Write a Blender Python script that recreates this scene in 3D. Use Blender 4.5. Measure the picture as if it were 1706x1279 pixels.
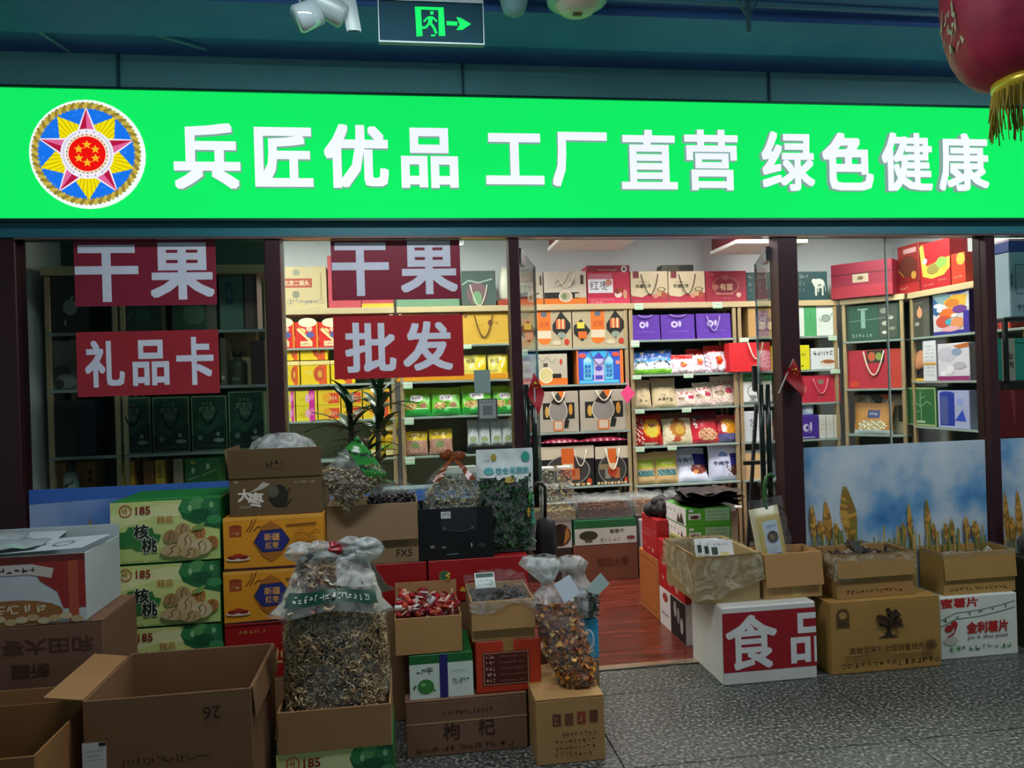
import bpy, math, random
from mathutils import Vector, Matrix
random.seed(11)
sc = bpy.context.scene
for o in list(bpy.data.objects):
    bpy.data.objects.remove(o)

# ------------------------------------------------------------------ camera
CAM = Vector((0.0, -4.02, 1.55))
YAW, PITCH, ROLL, FPX = math.radians(8.02), math.radians(0.05), math.radians(-1.78), 1281.0
_f = Vector((math.sin(YAW) * math.cos(PITCH), math.cos(YAW) * math.cos(PITCH), math.sin(PITCH)))
_r = Vector((math.cos(YAW), -math.sin(YAW), 0))
_u = _r.cross(_f)
_r, _u = _r * math.cos(ROLL) + _u * math.sin(ROLL), _u * math.cos(ROLL) - _r * math.sin(ROLL)
cam_d = bpy.data.cameras.new('camera')
cam_d.sensor_width = 36.0
cam_d.lens = 36.0 * FPX / 1706.0
cam_d.clip_start = 0.05
cam = bpy.data.objects.new('camera', cam_d)
sc.collection.objects.link(cam)
cam.matrix_world = Matrix(((_r.x, _u.x, -_f.x, CAM.x), (_r.y, _u.y, -_f.y, CAM.y), (_r.z, _u.z, -_f.z, CAM.z), (0, 0, 0, 1)))
sc.camera = cam

# ------------------------------------------------------------------ world, exposure, big lights
world = bpy.data.worlds.new('world')
sc.world = world
world.use_nodes = True
bg = world.node_tree.nodes['Background']
bg.inputs['Color'].default_value = (0.72, 0.92, 1.0, 1)
bg.inputs['Strength'].default_value = 0.21
vs = sc.view_settings
vs.view_transform = 'Standard'
vs.look = 'None'
vs.exposure = 0.0
vs.gamma = 1.0
vs.use_curve_mapping = False


# ------------------------------------------------------------------ placing
def ray(px, py):
    return _r * ((px - 853.0) / FPX) - _u * ((py - 639.5) / FPX) + _f


def at(px, py, Y):
    d = ray(px, py)
    return CAM + d * ((Y - CAM.y) / d.y)


def atx(px, py, X):
    d = ray(px, py)
    return CAM + d * ((X - CAM.x) / d.x)


def frect(x0, y0, x1, y1, Y):
    """world x range and z range of an upright front face lying in the plane y=Y"""
    ym, xm = (y0 + y1) / 2, (x0 + x1) / 2
    return at(x0, ym, Y).x, at(x1, ym, Y).x, at(xm, y1, Y).z, at(xm, y0, Y).z


def m_(x, y): return (850 + x / 2.907, 380 + y / 2.907)
def n_(x, y): return (1220 + x / 2.9075, 380 + y / 2.9075)
def w_(x, y): return (440 + x / 3.045, 380 + y / 3.045)
def l_(x, y): return (x / 2.906, 380 + y / 2.906)


# ------------------------------------------------------------------ materials
def lin(h):
    h = h.lstrip('#')
    c = [int(h[i:i + 2], 16) / 255.0 for i in (0, 2, 4)]
    return tuple(x / 12.92 if x <= 0.04045 else ((x + 0.055) / 1.055) ** 2.4 for x in c) + (1.0,)


_mats = {}


def mat(h, rough=0.55, metal=0.0, var=0.10, scale=9.0, bump=0.0, emit=0.0, spec=0.5, coat=0.0):
    key = (h, rough, metal, var, scale, bump, emit, spec, coat)
    if key in _mats:
        return _mats[key]
    m = bpy.data.materials.new('paint_' + h.lstrip('#'))
    m.use_nodes = True
    nt = m.node_tree
    p = nt.nodes['Principled BSDF']
    c = lin(h)
    p.inputs['Roughness'].default_value = rough
    p.inputs['Metallic'].default_value = metal
    p.inputs['Specular IOR Level'].default_value = spec
    p.inputs['Coat Weight'].default_value = coat
    if emit:
        p.inputs['Base Color'].default_value = (c[0] * .2, c[1] * .2, c[2] * .2, 1)
        p.inputs['Emission Color'].default_value = c
        p.inputs['Emission Strength'].default_value = emit
        p.inputs['Specular IOR Level'].default_value = 0.0
    else:
        tc = nt.nodes.new('ShaderNodeTexCoord')
        no = nt.nodes.new('ShaderNodeTexNoise')
        no.inputs['Scale'].default_value = scale
        no.inputs['Detail'].default_value = 4
        nt.links.new(tc.outputs['Object'], no.inputs['Vector'])
        mx = nt.nodes.new('ShaderNodeMix')
        mx.data_type = 'RGBA'
        mx.inputs['A'].default_value = tuple(x * (1 - var) for x in c[:3]) + (1,)
        mx.inputs['B'].default_value = tuple(min(1, x * (1 + var)) for x in c[:3]) + (1,)
        nt.links.new(no.outputs['Fac'], mx.inputs['Factor'])
        nt.links.new(mx.outputs['Result'], p.inputs['Base Color'])
        if bump:
            b = nt.nodes.new('ShaderNodeBump')
            b.inputs['Strength'].default_value = bump
            b.inputs['Distance'].default_value = 0.01
            n2 = nt.nodes.new('ShaderNodeTexNoise')
            n2.inputs['Scale'].default_value = scale * 3
            nt.links.new(tc.outputs['Object'], n2.inputs['Vector'])
            nt.links.new(n2.outputs['Fac'], b.inputs['Height'])
            nt.links.new(b.outputs['Normal'], p.inputs['Normal'])
    _mats[key] = m
    return m


def ramp_mat(name, stops, scale, rough=0.5, tex='noise', detail=4, bump=0.0, stretch=None, spec=0.5):
    m = bpy.data.materials.new(name)
    m.use_nodes = True
    nt = m.node_tree
    p = nt.nodes['Principled BSDF']
    p.inputs['Roughness'].default_value = rough
    p.inputs['Specular IOR Level'].default_value = spec
    tc = nt.nodes.new('ShaderNodeTexCoord')
    mp = nt.nodes.new('ShaderNodeMapping')
    if stretch:
        mp.inputs['Scale'].default_value = stretch
    nt.links.new(tc.outputs['Object'], mp.inputs['Vector'])
    if tex == 'noise':
        t = nt.nodes.new('ShaderNodeTexNoise')
        t.inputs['Detail'].default_value = detail
        out = t.outputs['Fac']
    else:
        t = nt.nodes.new('ShaderNodeTexVoronoi')
        out = t.outputs['Color']
    t.inputs['Scale'].default_value = scale
    nt.links.new(mp.outputs['Vector'], t.inputs['Vector'])
    cr = nt.nodes.new('ShaderNodeValToRGB')
    while len(cr.color_ramp.elements) < len(stops):
        cr.color_ramp.elements.new(0.5)
    for e, (pos, h) in zip(cr.color_ramp.elements, stops):
        e.position = pos
        e.color = lin(h)
    nt.links.new(out, cr.inputs['Fac'])
    nt.links.new(cr.outputs['Color'], p.inputs['Base Color'])
    if bump:
        b = nt.nodes.new('ShaderNodeBump')
        b.inputs['Strength'].default_value = bump
        b.inputs['Distance'].default_value = 0.004
        nt.links.new(out, b.inputs['Height'])
        nt.links.new(b.outputs['Normal'], p.inputs['Normal'])
    return m


def clear_mat(name, tint='#ffffff', body='#ffffff', lo=0.05, hi=0.3, rough=0.12, scale=14.0, fres=True, bump=0.0):
    """thin clear sheet: mostly see-through, with a gloss that grows at grazing angles"""
    m = bpy.data.materials.new(name)
    m.use_nodes = True
    nt = m.node_tree
    p = nt.nodes['Principled BSDF']
    p.inputs['Base Color'].default_value = lin(body)
    p.inputs['Roughness'].default_value = rough
    tr = nt.nodes.new('ShaderNodeBsdfTransparent')
    tr.inputs['Color'].default_value = lin(tint)
    mx = nt.nodes.new('ShaderNodeMixShader')
    mr = nt.nodes.new('ShaderNodeMapRange')
    mr.inputs['To Min'].default_value = lo
    mr.inputs['To Max'].default_value = hi
    if fres:
        lw = nt.nodes.new('ShaderNodeLayerWeight')
        lw.inputs['Blend'].default_value = 0.3
        nt.links.new(lw.outputs['Facing'], mr.inputs['Value'])
    else:
        tc = nt.nodes.new('ShaderNodeTexCoord')
        no = nt.nodes.new('ShaderNodeTexNoise')
        no.inputs['Scale'].default_value = scale
        no.inputs['Detail'].default_value = 5
        no.inputs['Distortion'].default_value = 1.5
        nt.links.new(tc.outputs['Object'], no.inputs['Vector'])
        mr.inputs['From Min'].default_value = 0.35
        mr.inputs['From Max'].default_value = 0.7
        nt.links.new(no.outputs['Fac'], mr.inputs['Value'])
        if bump:
            b = nt.nodes.new('ShaderNodeBump')
            b.inputs['Strength'].default_value = bump
            b.inputs['Distance'].default_value = 0.02
            nt.links.new(no.outputs['Fac'], b.inputs['Height'])
            nt.links.new(b.outputs['Normal'], p.inputs['Normal'])
    nt.links.new(mr.outputs['Result'], mx.inputs['Fac'])
    nt.links.new(tr.outputs['BSDF'], mx.inputs[1])
    nt.links.new(p.outputs['BSDF'], mx.inputs[2])
    nt.links.new(mx.outputs['Shader'], nt.nodes['Material Output'].inputs['Surface'])
    return m


GLASS = clear_mat('window_glass', '#f1f7f4', '#0a1416', 0.03, 0.45, 0.02)
ACRYL = clear_mat('acrylic', '#f2f6f6', '#ffffff', 0.05, 0.45, 0.08)
PLAST = clear_mat('clear_plastic_film', '#f4f6f5', '#e6ecea', 0.02, 0.17, 0.12, 16, False, 0.9)
PLASTM = clear_mat('milky_plastic_film', '#eef2f0', '#e8efec', 0.14, 0.62, 0.2, 12, False, 0.9)
CARD = mat('#a47a4c', 0.75, 0, 0.14, 5, 0.15)
CARD2 = mat('#8c6a45', 0.78, 0, 0.16, 5, 0.15)
CARD3 = mat('#b78d55', 0.75, 0, 0.12, 5, 0.15)
CARDIN = mat('#97764c', 0.8, 0, 0.12, 6, 0.1)
KRAFT = mat('#cfae7a', 0.7, 0, 0.1, 8, 0.1)
TAPE = mat('#a98645', 0.25, 0, 0.08, 20)
WHITE = mat('#eef0ec', 0.5)
BLACK = mat('#101112', 0.45)
GOLD = mat('#cdb48a', 0.35, 0.55, 0.06)
ROPE = mat('#e9e2cf', 0.7)
ROPED = mat('#3b2d20', 0.7)
STEEL = mat('#9aa0a0', 0.3, 0.9, 0.05)

# ------------------------------------------------------------------ mesh building
_gl = {}


def glyphs(s, bold=0.0, ext=0.0):
    """outline of a string as a mesh, scaled to the unit square; third value is width/height.
    bold thickens the strokes by laying shifted copies of the outline over each other"""
    k = (s, bold, ext)
    if k in _gl:
        return _gl[k]
    c = bpy.data.curves.new('type', 'FONT')
    c.body = s
    c.resolution_u = 2
    c.fill_mode = 'BOTH' if ext else 'FRONT'
    c.extrude = 0.5 if ext else 0.0
    o = bpy.data.objects.new('type', c)
    me = bpy.data.meshes.new_from_object(o)
    v0 = [v.co.copy() for v in me.vertices]
    f0 = [list(p.vertices) for p in me.polygons]
    bpy.data.objects.remove(o)
    bpy.data.curves.remove(c)
    bpy.data.meshes.remove(me)
    vs_, fs = [], []
    b = max(0.0, bold)
    for q_, (dx, dy) in enumerate([(0, 0)] if b == 0 else [(-b, -b), (b, -b), (b, b), (-b, b), (0, b), (0, -b), (b, 0), (-b, 0)]):
        n = len(vs_)
        vs_ += [Vector((v.x + dx, v.y + dy, v.z if ext else q_ * 3e-5)) for v in v0]
        fs += [[n + i for i in f] for f in f0]
    x0, x1 = min(v.x for v in vs_), max(v.x for v in vs_)
    y0, y1 = min(v.y for v in vs_), max(v.y for v in vs_)
    W, H = max(x1 - x0, 1e-4), max(y1 - y0, 1e-4)
    _gl[k] = ([((v.x - x0) / W, (v.y - y0) / H, v.z) for v in vs_], fs, W / H)
    return _gl[k]


def arc(cx, cy, rx, ry, n=20, a0=0, a1=360):
    return [(cx + rx * math.cos(math.radians(a0 + (a1 - a0) * i / n)), cy + ry * math.sin(math.radians(a0 + (a1 - a0) * i / n))) for i in range(n if a1 - a0 == 360 else n + 1)]


class B:
    def __init__(s):
        s.v, s.f, s.m, s.mats = [], [], [], []

    def mi(s, m):
        if isinstance(m, str):
            m = mat(m)
        if m not in s.mats:
            s.mats.append(m)
        return s.mats.index(m)

    def add(s, vs_, fs, m):
        b, k = len(s.v), s.mi(m)
        s.v += [tuple(p) for p in vs_]
        for f in fs:
            s.f.append([b + i for i in f])
            s.m.append(k)
        return s

    def box(s, x0, y0, z0, x1, y1, z1, m, bev=0.0):
        if bev <= 0:
            vs_ = [(x, y, z) for x in (x0, x1) for y in (y0, y1) for z in (z0, z1)]
            return s.add(vs_, [(0, 1, 3, 2), (4, 6, 7, 5), (0, 4, 5, 1), (2, 3, 7, 6), (0, 2, 6, 4), (1, 5, 7, 3)], m)
        c = ((x0 + x1) / 2, (y0 + y1) / 2, (z0 + z1) / 2)
        h = (abs(x1 - x0) / 2, abs(y1 - y0) / 2, abs(z1 - z0) / 2)
        b = min(bev, min(h) * 0.9)
        vs_, ix = [], {}
        for sx in (-1, 1):
            for sy in (-1, 1):
                for sz in (-1, 1):
                    for a in range(3):
                        q = [h[i] - (0 if i == a else b) for i in range(3)]
                        ix[(sx, sy, sz, a)] = len(vs_)
                        vs_.append((c[0] + sx * q[0], c[1] + sy * q[1], c[2] + sz * q[2]))
        fs = []
        for a in range(3):
            o1, o2 = (a + 1) % 3, (a + 2) % 3
            for sg in (-1, 1):
                loop = []
                for (p, q) in ((-1, -1), (1, -1), (1, 1), (-1, 1)):
                    k = [0, 0, 0]
                    k[a], k[o1], k[o2] = sg, p, q
                    loop.append(ix[(k[0], k[1], k[2], a)])
                fs.append(loop if sg > 0 else loop[::-1])
            for p in (-1, 1):
                for q in (-1, 1):
                    k = [0, 0, 0]
                    k[o1], k[o2] = p, q
                    e = []
                    for sg, aa in ((-1, o1), (1, o1), (1, o2), (-1, o2)):
                        k[a] = sg
                        e.append(ix[(k[0], k[1], k[2], aa)])
                    fs.append(e if p * q < 0 else e[::-1])
        for sx in (-1, 1):
            for sy in (-1, 1):
                for sz in (-1, 1):
                    t = [ix[(sx, sy, sz, a)] for a in range(3)]
                    fs.append(t if sx * sy * sz > 0 else t[::-1])
        return s.add(vs_, fs, m)

    def tube(s, pts, r, m, n=6, closed=False, cap=True):
        pts = [Vector(p) for p in pts]
        N = len(pts)
        vs_ = []
        prev = None
        for i, p in enumerate(pts):
            a = pts[(i - 1) % N] if (closed or i) else p
            b = pts[(i + 1) % N] if (closed or i < N - 1) else p
            t = (b - a).normalized()
            ref = prev if prev is not None else (Vector((0, 0, 1)) if abs(t.z) < 0.9 else Vector((1, 0, 0)))
            x = (ref - t * ref.dot(t)).normalized()
            prev = x
            y = t.cross(x)
            rr = r[i] if isinstance(r, (list, tuple)) else r
            for k in range(n):
                an = 2 * math.pi * k / n
                vs_.append(p + x * (rr * math.cos(an)) + y * (rr * math.sin(an)))
        fs = []
        for i in range(N if closed else N - 1):
            j = (i + 1) % N
            for k in range(n):
                l = (k + 1) % n
                fs.append((i * n + k, i * n + l, j * n + l, j * n + k))
        if cap and not closed:
            fs.append(tuple(range(n))[::-1])
            fs.append(tuple((N - 1) * n + k for k in range(n)))
        return s.add(vs_, fs, m)

    def lathe(s, prof, m, n=20, c=(0, 0, 0), wob=None):
        vs_, fs = [], []
        for i, (r, z) in enumerate(prof):
            for k in range(n):
                a = 2 * math.pi * k / n
                rr = r * (wob(a, z) if wob else 1)
                vs_.append((c[0] + rr * math.cos(a), c[1] + rr * math.sin(a), c[2] + z))
        for i in range(len(prof) - 1):
            for k in range(n):
                l = (k + 1) % n
                fs.append((i * n + k, i * n + l, (i + 1) * n + l, (i + 1) * n + k))
        fs.append(tuple(range(n))[::-1])
        fs.append(tuple((len(prof) - 1) * n + k for k in range(n)))
        return s.add(vs_, fs, m)

    def grid(s, fn, nu, nv, m, flip=False, pick=None, wrap=False):
        vs_ = [fn(i / nu, j / nv) for j in range(nv + 1) for i in range(nu + 1)]
        b = len(s.v)
        s.v += [tuple(p) for p in vs_]
        k0 = s.mi(m)
        for j in range(nv):
            for i in range(nu):
                a = b + j * (nu + 1) + i
                q = [a, a + 1, a + nu + 2, a + nu + 1]
                s.f.append(q[::-1] if flip else q)
                mm = pick((i + .5) / nu, (j + .5) / nv) if pick else None
                s.m.append(s.mi(mm) if mm else k0)
        return s

    def art(s, items, w, h, frame=None, off0=0.0006, step=0.0003):
        """flat print on a w x h face; frame(u,v,off) gives the point, default: the face y=0 seen from -y, left edge at -w/2"""
        if frame is None:
            frame = lambda u, v, o: (u - w / 2, -o, v)
        off = off0
        for it in items:
            k = it[0]
            off += step
            if k == 'r':
                _, x0, y0, x1, y1, c = it
                pts = [[(x0, y0), (x1, y0), (x1, y1), (x0, y1)]]
            elif k == 'e':
                _, cx, cy, rx, ry, c = it
                pts = [arc(cx, cy, rx, ry, 18)]
            elif k == 'o':   # ring
                _, cx, cy, rx, ry, t, c = it
                a, b_ = arc(cx, cy, rx, ry, 22), arc(cx, cy, rx * (1 - t), ry * (1 - t), 22)
                pts = [[a[i], a[(i + 1) % 22], b_[(i + 1) % 22], b_[i]] for i in range(22)]
            elif k == 'p':
                _, P, c = it
                pts = [P]
            elif k == 'l':
                _, P, t, c = it
                pts = []
                for (xa, ya), (xb, yb) in zip(P, P[1:]):
                    dx, dy = (xb - xa) * w, (yb - ya) * h
                    L = math.hypot(dx, dy) or 1
                    nx, ny = -dy / L * t / 2, dx / L * t / 2
                    pts.append([(xa - nx / w, ya - ny / h), (xb - nx / w, yb - ny / h), (xb + nx / w, yb + ny / h), (xa + nx / w, ya + ny / h)])
            elif k == 's':   # rows of tiny unreadable print
                _, x0, y0, x1, y1, n, c = it
                rs = random.Random(int(x0 * 991 + y1 * 577 + n))
                pts = []
                q = (x1 - x0) / n
                hq = y1 - y0
                for i in range(n):
                    xa = x0 + i * q
                    for g in range(rs.randint(2, 4)):
                        if rs.random() < .6:
                            ya, xs_, xe = y0 + rs.random() * hq * .86, xa + rs.random() * q * .3, xa + q * (.55 + rs.random() * .3)
                            sl = rs.uniform(-.1, .1) * hq
                            pts.append([(xs_, ya), (xe, ya + sl), (xe, ya + sl + hq * .14), (xs_, ya + hq * .14)])
                        else:
                            xm, ys_ = xa + rs.random() * q * .7, y0 + rs.random() * hq * .4
                            sl = rs.uniform(-.15, .15) * q
                            pts.append([(xm + sl, ys_), (xm + sl + q * .15, ys_), (xm + q * .15, y1 - rs.random() * hq * .3), (xm, y1 - rs.random() * hq * .3)])
            elif k == 't':
                # ('t', text, cx, cy, height, colour, [width or 0], [bold], [rot180])
                txt, cx, cy, hh, c = it[1:6]
                ww = it[6] if len(it) > 6 else 0
                bo = it[7] if len(it) > 7 else 0.012
                rot = it[8] if len(it) > 8 else 0
                gv, gf, asp = glyphs(txt, bo)
                H_ = hh * h
                W_ = ww * w if ww else H_ * asp
                sg = -1 if rot else 1
                s.add([frame(cx * w + sg * (x - .5) * W_, cy * h + sg * (y - .5) * H_, off + _z) for x, y, _z in gv], gf, c)
                continue
            for P in pts:
                # keep every polygon counter-clockwise
                ar = sum(P[i][0] * P[(i + 1) % len(P)][1] - P[(i + 1) % len(P)][0] * P[i][1] for i in range(len(P)))
                if ar < 0:
                    P = P[::-1]
                s.add([frame(x * w, y * h, off) for x, y in P], [tuple(range(len(P)))], c)
        return s

    def obj(s, name, parent=None, smooth=False, **kw):
        me = bpy.data.meshes.new(name)
        me.from_pydata(s.v, [], s.f)
        for m in s.mats:
            me.materials.append(m)
        me.polygons.foreach_set('material_index', s.m)
        if smooth:
            me.polygons.foreach_set('use_smooth', [True] * len(s.f))
        me.update()
        o = bpy.data.objects.new(name, me)
        sc.collection.objects.link(o)
        if parent:
            o.parent = parent
        for k, v in kw.items():
            o[k] = v
        return o


def thing(name, label, cat, loc=(0, 0, 0), rz=0.0, rx=0.0, ry=0.0, group=None):
    o = bpy.data.objects.new(name, None)
    sc.collection.objects.link(o)
    o.empty_display_size = 0.05
    o.location = loc
    o.rotation_euler = (rx, ry, rz)
    o['label'], o['category'] = label, cat
    if group:
        o['group'] = group
    return o


def struct(name, loc=(0, 0, 0)):
    o = bpy.data.objects.new(name, None)
    sc.collection.objects.link(o)
    o.location = loc
    o['kind'] = 'structure'
    return o


def instance(src, parent, loc, rot=(0, 0, 0), scale=(1, 1, 1)):
    o = src.copy()
    sc.collection.objects.link(o)
    o.parent = parent
    o.location, o.rotation_euler, o.scale = loc, rot, scale
    return o


# ------------------------------------------------------------------ builders of goods
def uhandle(w, h, d, x0=.3, x1=.7, top=.92, low=.45, r=.004, m=None, parent=None, out=.012):
    pts = []
    for i in range(13):
        t = i / 12
        x = (x0 + (x1 - x0) * t - .5) * w
        z = h * (low + (top - low) * abs(2 * t - 1) ** 2.0)
        pts.append((x, -d / 2 - out * (1 - abs(2 * t - 1) ** 6) - r * .5, z))
    B().tube(pts, r, m or ROPE, 5).obj('handle', parent, True)


def pbox(name, label, cat, loc, w, d, h, color, art=(), rz=0., rx=0., handle=None, group=None, side=None, top=None, rough=.45, bev=.004, lid=None, window=None):
    """a printed box: body, print, optional rope handle; loc is the middle of its base"""
    t = thing(name, label, cat, loc, rz, rx, group=group)
    b = B().box(-w / 2, -d / 2, 0, w / 2, d / 2, h, mat(color, rough) if isinstance(color, str) else color, bev)
    b.obj('body', t)
    if art:
        B().art(art, w, h, lambda u, v, o: (u - w / 2, -d / 2 - o, v)).obj('printed_front', t)
    if side:
        B().art(side, d, h, lambda u, v, o: (-w / 2 - o, d / 2 - u, v)).obj('printed_side', t)
    if top:
        B().art(top, w, d, lambda u, v, o: (u - w / 2, -d / 2 + v, h + o)).obj('printed_top', t)
    if lid:
        B().box(-w / 2 - .004, -d / 2 - .004, h - lid[0], w / 2 + .004, d / 2 + .004, h + .004, mat(lid[1], rough), .003).obj('lid', t)
    if handle:
        uhandle(w, h, d, parent=t, **handle)
    return t


def gift_bag(name, label, cat, loc, w, d, h, color, art=(), handle=None, group=None, rz=0., hm=None):
    """paper carrier: folded gusset sides, open top, ribbon handle"""
    t = thing(name, label, cat, loc, rz, group=group)
    mt = mat(color, .5)
    b = B()
    g = d * .35
    prof = [(-w / 2, -d / 2), (w / 2, -d / 2), (w / 2 - g * .4, 0), (w / 2, d / 2), (-w / 2, d / 2), (-w / 2 + g * .4, 0)]
    n = len(prof)
    vs_ = [(x, y, 0) for x, y in prof] + [(x, y * .8, h) for x, y in prof] + [(x * .985, y * .74, h) for x, y in prof] + [(x * .985, y * .74, h * .5) for x, y in prof]
    fs = []
    for lv in range(3):
        for i in range(n):
            j = (i + 1) % n
            fs.append((lv * n + i, lv * n + j, (lv + 1) * n + j, (lv + 1) * n + i))
    fs += [tuple(range(n))[::-1], tuple(3 * n + i for i in range(n))]
    b.add(vs_, fs, mt)
    b.obj('body', t)
    if art:
        B().art(art, w, h, lambda u, v, o: (u - w / 2, -d / 2 * (1 - .2 * v / h) - o - .0005, v)).obj('printed_front', t)
    if handle:
        uhandle(w, h, d * .9, parent=t, m=hm, **handle)
    return t


def pouch(name, label, cat, loc, w, h, th, color, shapes=(), texts=(), rx=-.12, rz=0., group=None, rough=.25, nu=22, nv=26, seal=.06, kind='pouch', wr=.12):
    """foil or paper stand-up pouch, puffed in the middle, sealed at the top"""
    t = thing(name, label, cat, loc, rz, rx, group=group)
    mt = mat(color, rough) if isinstance(color, str) else color
    sd = random.Random(sum(map(ord, label)))
    ph = [sd.random() * 6.28 for _ in range(6)]

    def bulge(u, v):
        a = max(0, 1 - abs(2 * u - 1) ** 2.6)
        k = min(1, v / .10) ** .5 * (max(0, 1 - max(0, (v - .3) / (.7 - seal)) ** 1.7) if v < 1 - seal else 0)
        wv = math.sin(9 * u + ph[0] + 4 * v) * math.sin(7 * v + ph[1]) + .6 * math.sin(17 * u - 9 * v + ph[2])
        return max(.0015, th / 2 * (a ** .6) * (.12 + .88 * k) * (1 + wr * wv) + .002)

    def edge(u, v):
        return (u - .5) * w * (1 - .05 * math.sin(math.pi * v) + .012 * math.sin(11 * v + ph[3]))

    def zz(u, v):
        return v * h * (1 + .012 * math.sin(6 * u + ph[4]) * v)

    def pick(u, v):
        c = None
        for it in shapes:
            if it[0] == 'r' and it[1] <= u <= it[3] and it[2] <= v <= it[4]:
                c = it[5]
            elif it[0] == 'e' and ((u - it[1]) / it[3]) ** 2 + ((v - it[2]) / it[4]) ** 2 <= 1:
                c = it[5]
            elif it[0] == 'n' and it[1] <= u <= it[3] and it[2] <= v <= it[4]:   # speckle
                if math.sin(u * 57 + ph[0]) * math.sin(v * 49 + ph[1]) + math.sin(u * 31 + v * 40 + ph[2]) * .6 > it[6]:
                    c = it[5]
        return mat(c, rough) if c else None
    b = B()
    b.grid(lambda u, v: (edge(u, v), -bulge(u, v), zz(u, v)), nu, nv, mt, pick=pick)
    b.grid(lambda u, v: (edge(u, v), bulge(u, v) * .9, zz(u, v)), 8, 10, mt, flip=True)
    b.obj('bag', t, True)
    if texts:
        B().art(texts, w, h, lambda u, v, o: (edge(min(1, max(0, u / w)), v / h), -bulge(min(1, max(0, u / w)), v / h) - .003, zz(u / w, v / h))).obj('printed_front', t)
    return t


def carton(name, label, loc, w, d, h, m=None, art=(), rz=0., tape=True, group=None, side=None, cat='cardboard box', wrapflap=0.0):
    """closed shipping carton: body, two top flaps with a seam, tape"""
    m = m or CARD
    t = thing(name, label, cat, loc, rz, group=group)
    B().box(-w / 2, -d / 2, 0, w / 2, d / 2, h - .005, m, .004).obj('body', t)
    for s in (-1, 1):
        y0, y1 = (-d / 2, -.002) if s < 0 else (.002, d / 2)
        B().box(-w / 2, y0, h - .0045, w / 2, y1, h, m, .0015).obj('top_flap', t)
    if tape:
        b = B().box(-w / 2 - .0006, -.026, h, w / 2 + .0006, .026, h + .0008, TAPE)
        b.obj('tape', t)
    if art:
        B().art(art, w, h, lambda u, v, o: (u - w / 2, -d / 2 - o, v)).obj('printed_front', t)
    if side:
        B().art(side, d, h, lambda u, v, o: (-w / 2 - o, d / 2 - u, v)).obj('printed_side', t)
    return t


def open_carton(name, label, loc, w, d, h, m=None, art=(), rz=0., flaps='', fl=.12, group=None, cat='open carton', inner=None, th=.006, side=None):
    """carton with its lid open. flaps: letters f b l r for flaps folded down outside, F B L R for flaps standing up"""
    m = m or CARD
    t = thing(name, label, cat, loc, rz, group=group)
    inner = inner or CARDIN

    def panel(nm, x0, y0, x1, y1):
        return B().box(x0, y0, 0, x1, y1, h, m, .0015).obj(nm, t)
    pf = panel('front_panel', -w / 2, -d / 2, w / 2, -d / 2 + th)
    panel('back_panel', -w / 2, d / 2 - th, w / 2, d / 2)
    panel('side_panel', -w / 2, -d / 2 + th, -w / 2 + th, d / 2 - th)
    panel('side_panel', w / 2 - th, -d / 2 + th, w / 2, d / 2 - th)
    B().box(-w / 2 + th, -d / 2 + th, .002, w / 2 - th, d / 2 - th, .008, inner).obj('base', t)
    if art:
        B().art(art, w, h, lambda u, v, o: (u - w / 2, -d / 2 - o, v)).obj('printed_front', pf)
    if side:
        B().art(side, d, h, lambda u, v, o: (-w / 2 - o, d / 2 - u, v)).obj('printed_side', t)
    for c in flaps:
        k = c.lower()
        up = c.isupper()
        lw = w if k in 'fb' else d - .02
        b = B().box(-lw / 2, 0, 0, lw / 2, .004, fl, m, .001)
        o = b.obj('flap', t)
        z = h - .001
        tilt = random.uniform(.06, .14)
        if k == 'f':
            o.location = (0, -d / 2 - .0045, z)
            o.rotation_euler = (math.pi - tilt if not up else .10, 0, 0)
            if not up:
                o.location = (0, -d / 2 - .0008, z)
        elif k == 'b':
            o.location = (0, d / 2 - .005, z)
            o.rotation_euler = (-(math.pi - tilt) if not up else -.08, 0, 0)
        elif k in 'lr':
            s = -1 if k == 'l' else 1
            o.location = (s * (w / 2 + (.001 if not up else -.002)), 0, z)
            a = (math.pi - tilt) if not up else .15
            o.rotation_euler = (a if s > 0 else -a, 0, math.pi / 2)
            o.rotation_euler = (0, 0, 0)
            o.matrix_local = Matrix.Translation(o.location) @ Matrix.Rotation(s * a, 4, 'Y') @ Matrix.Rotation(math.pi / 2, 4, 'Z')
    return t


# ---- loose goods
def p_ring(n=9, k=4, r=.3):
    v, f = [], []
    for i in range(n):
        a = 2 * math.pi * i / n
        for j in range(k):
            b = 2 * math.pi * j / k
            q = 1 + r * math.cos(b)
            v.append((q * math.cos(a), q * math.sin(a), r * 1.5 * math.sin(b)))
    for i in range(n):
        for j in range(k):
            f.append((i * k + j, ((i + 1) % n) * k + j, ((i + 1) % n) * k + (j + 1) % k, i * k + (j + 1) % k))
    return v, f


def p_bean(ax=1., ay=.6, az=.45, n=6):
    v, f = [(0, 0, az)], []
    for ph in (-.5, 0, .5):
        for i in range(n):
            a = 2 * math.pi * i / n
            c = math.cos(ph * 1.1)
            v.append((ax * c * math.cos(a), ay * c * math.sin(a), -az * math.sin(ph * 1.5)))
    v.append((0, 0, -az))
    for i in range(n):
        f.append((0, 1 + i, 1 + (i + 1) % n))
        for l in range(2):
            f.append((1 + l * n + i, 1 + (l + 1) * n + i, 1 + (l + 1) * n + (i + 1) % n, 1 + l * n + (i + 1) % n))
        f.append((3 * n + 1, 1 + 2 * n + (i + 1) % n, 1 + 2 * n + i))
    return v, f


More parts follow.
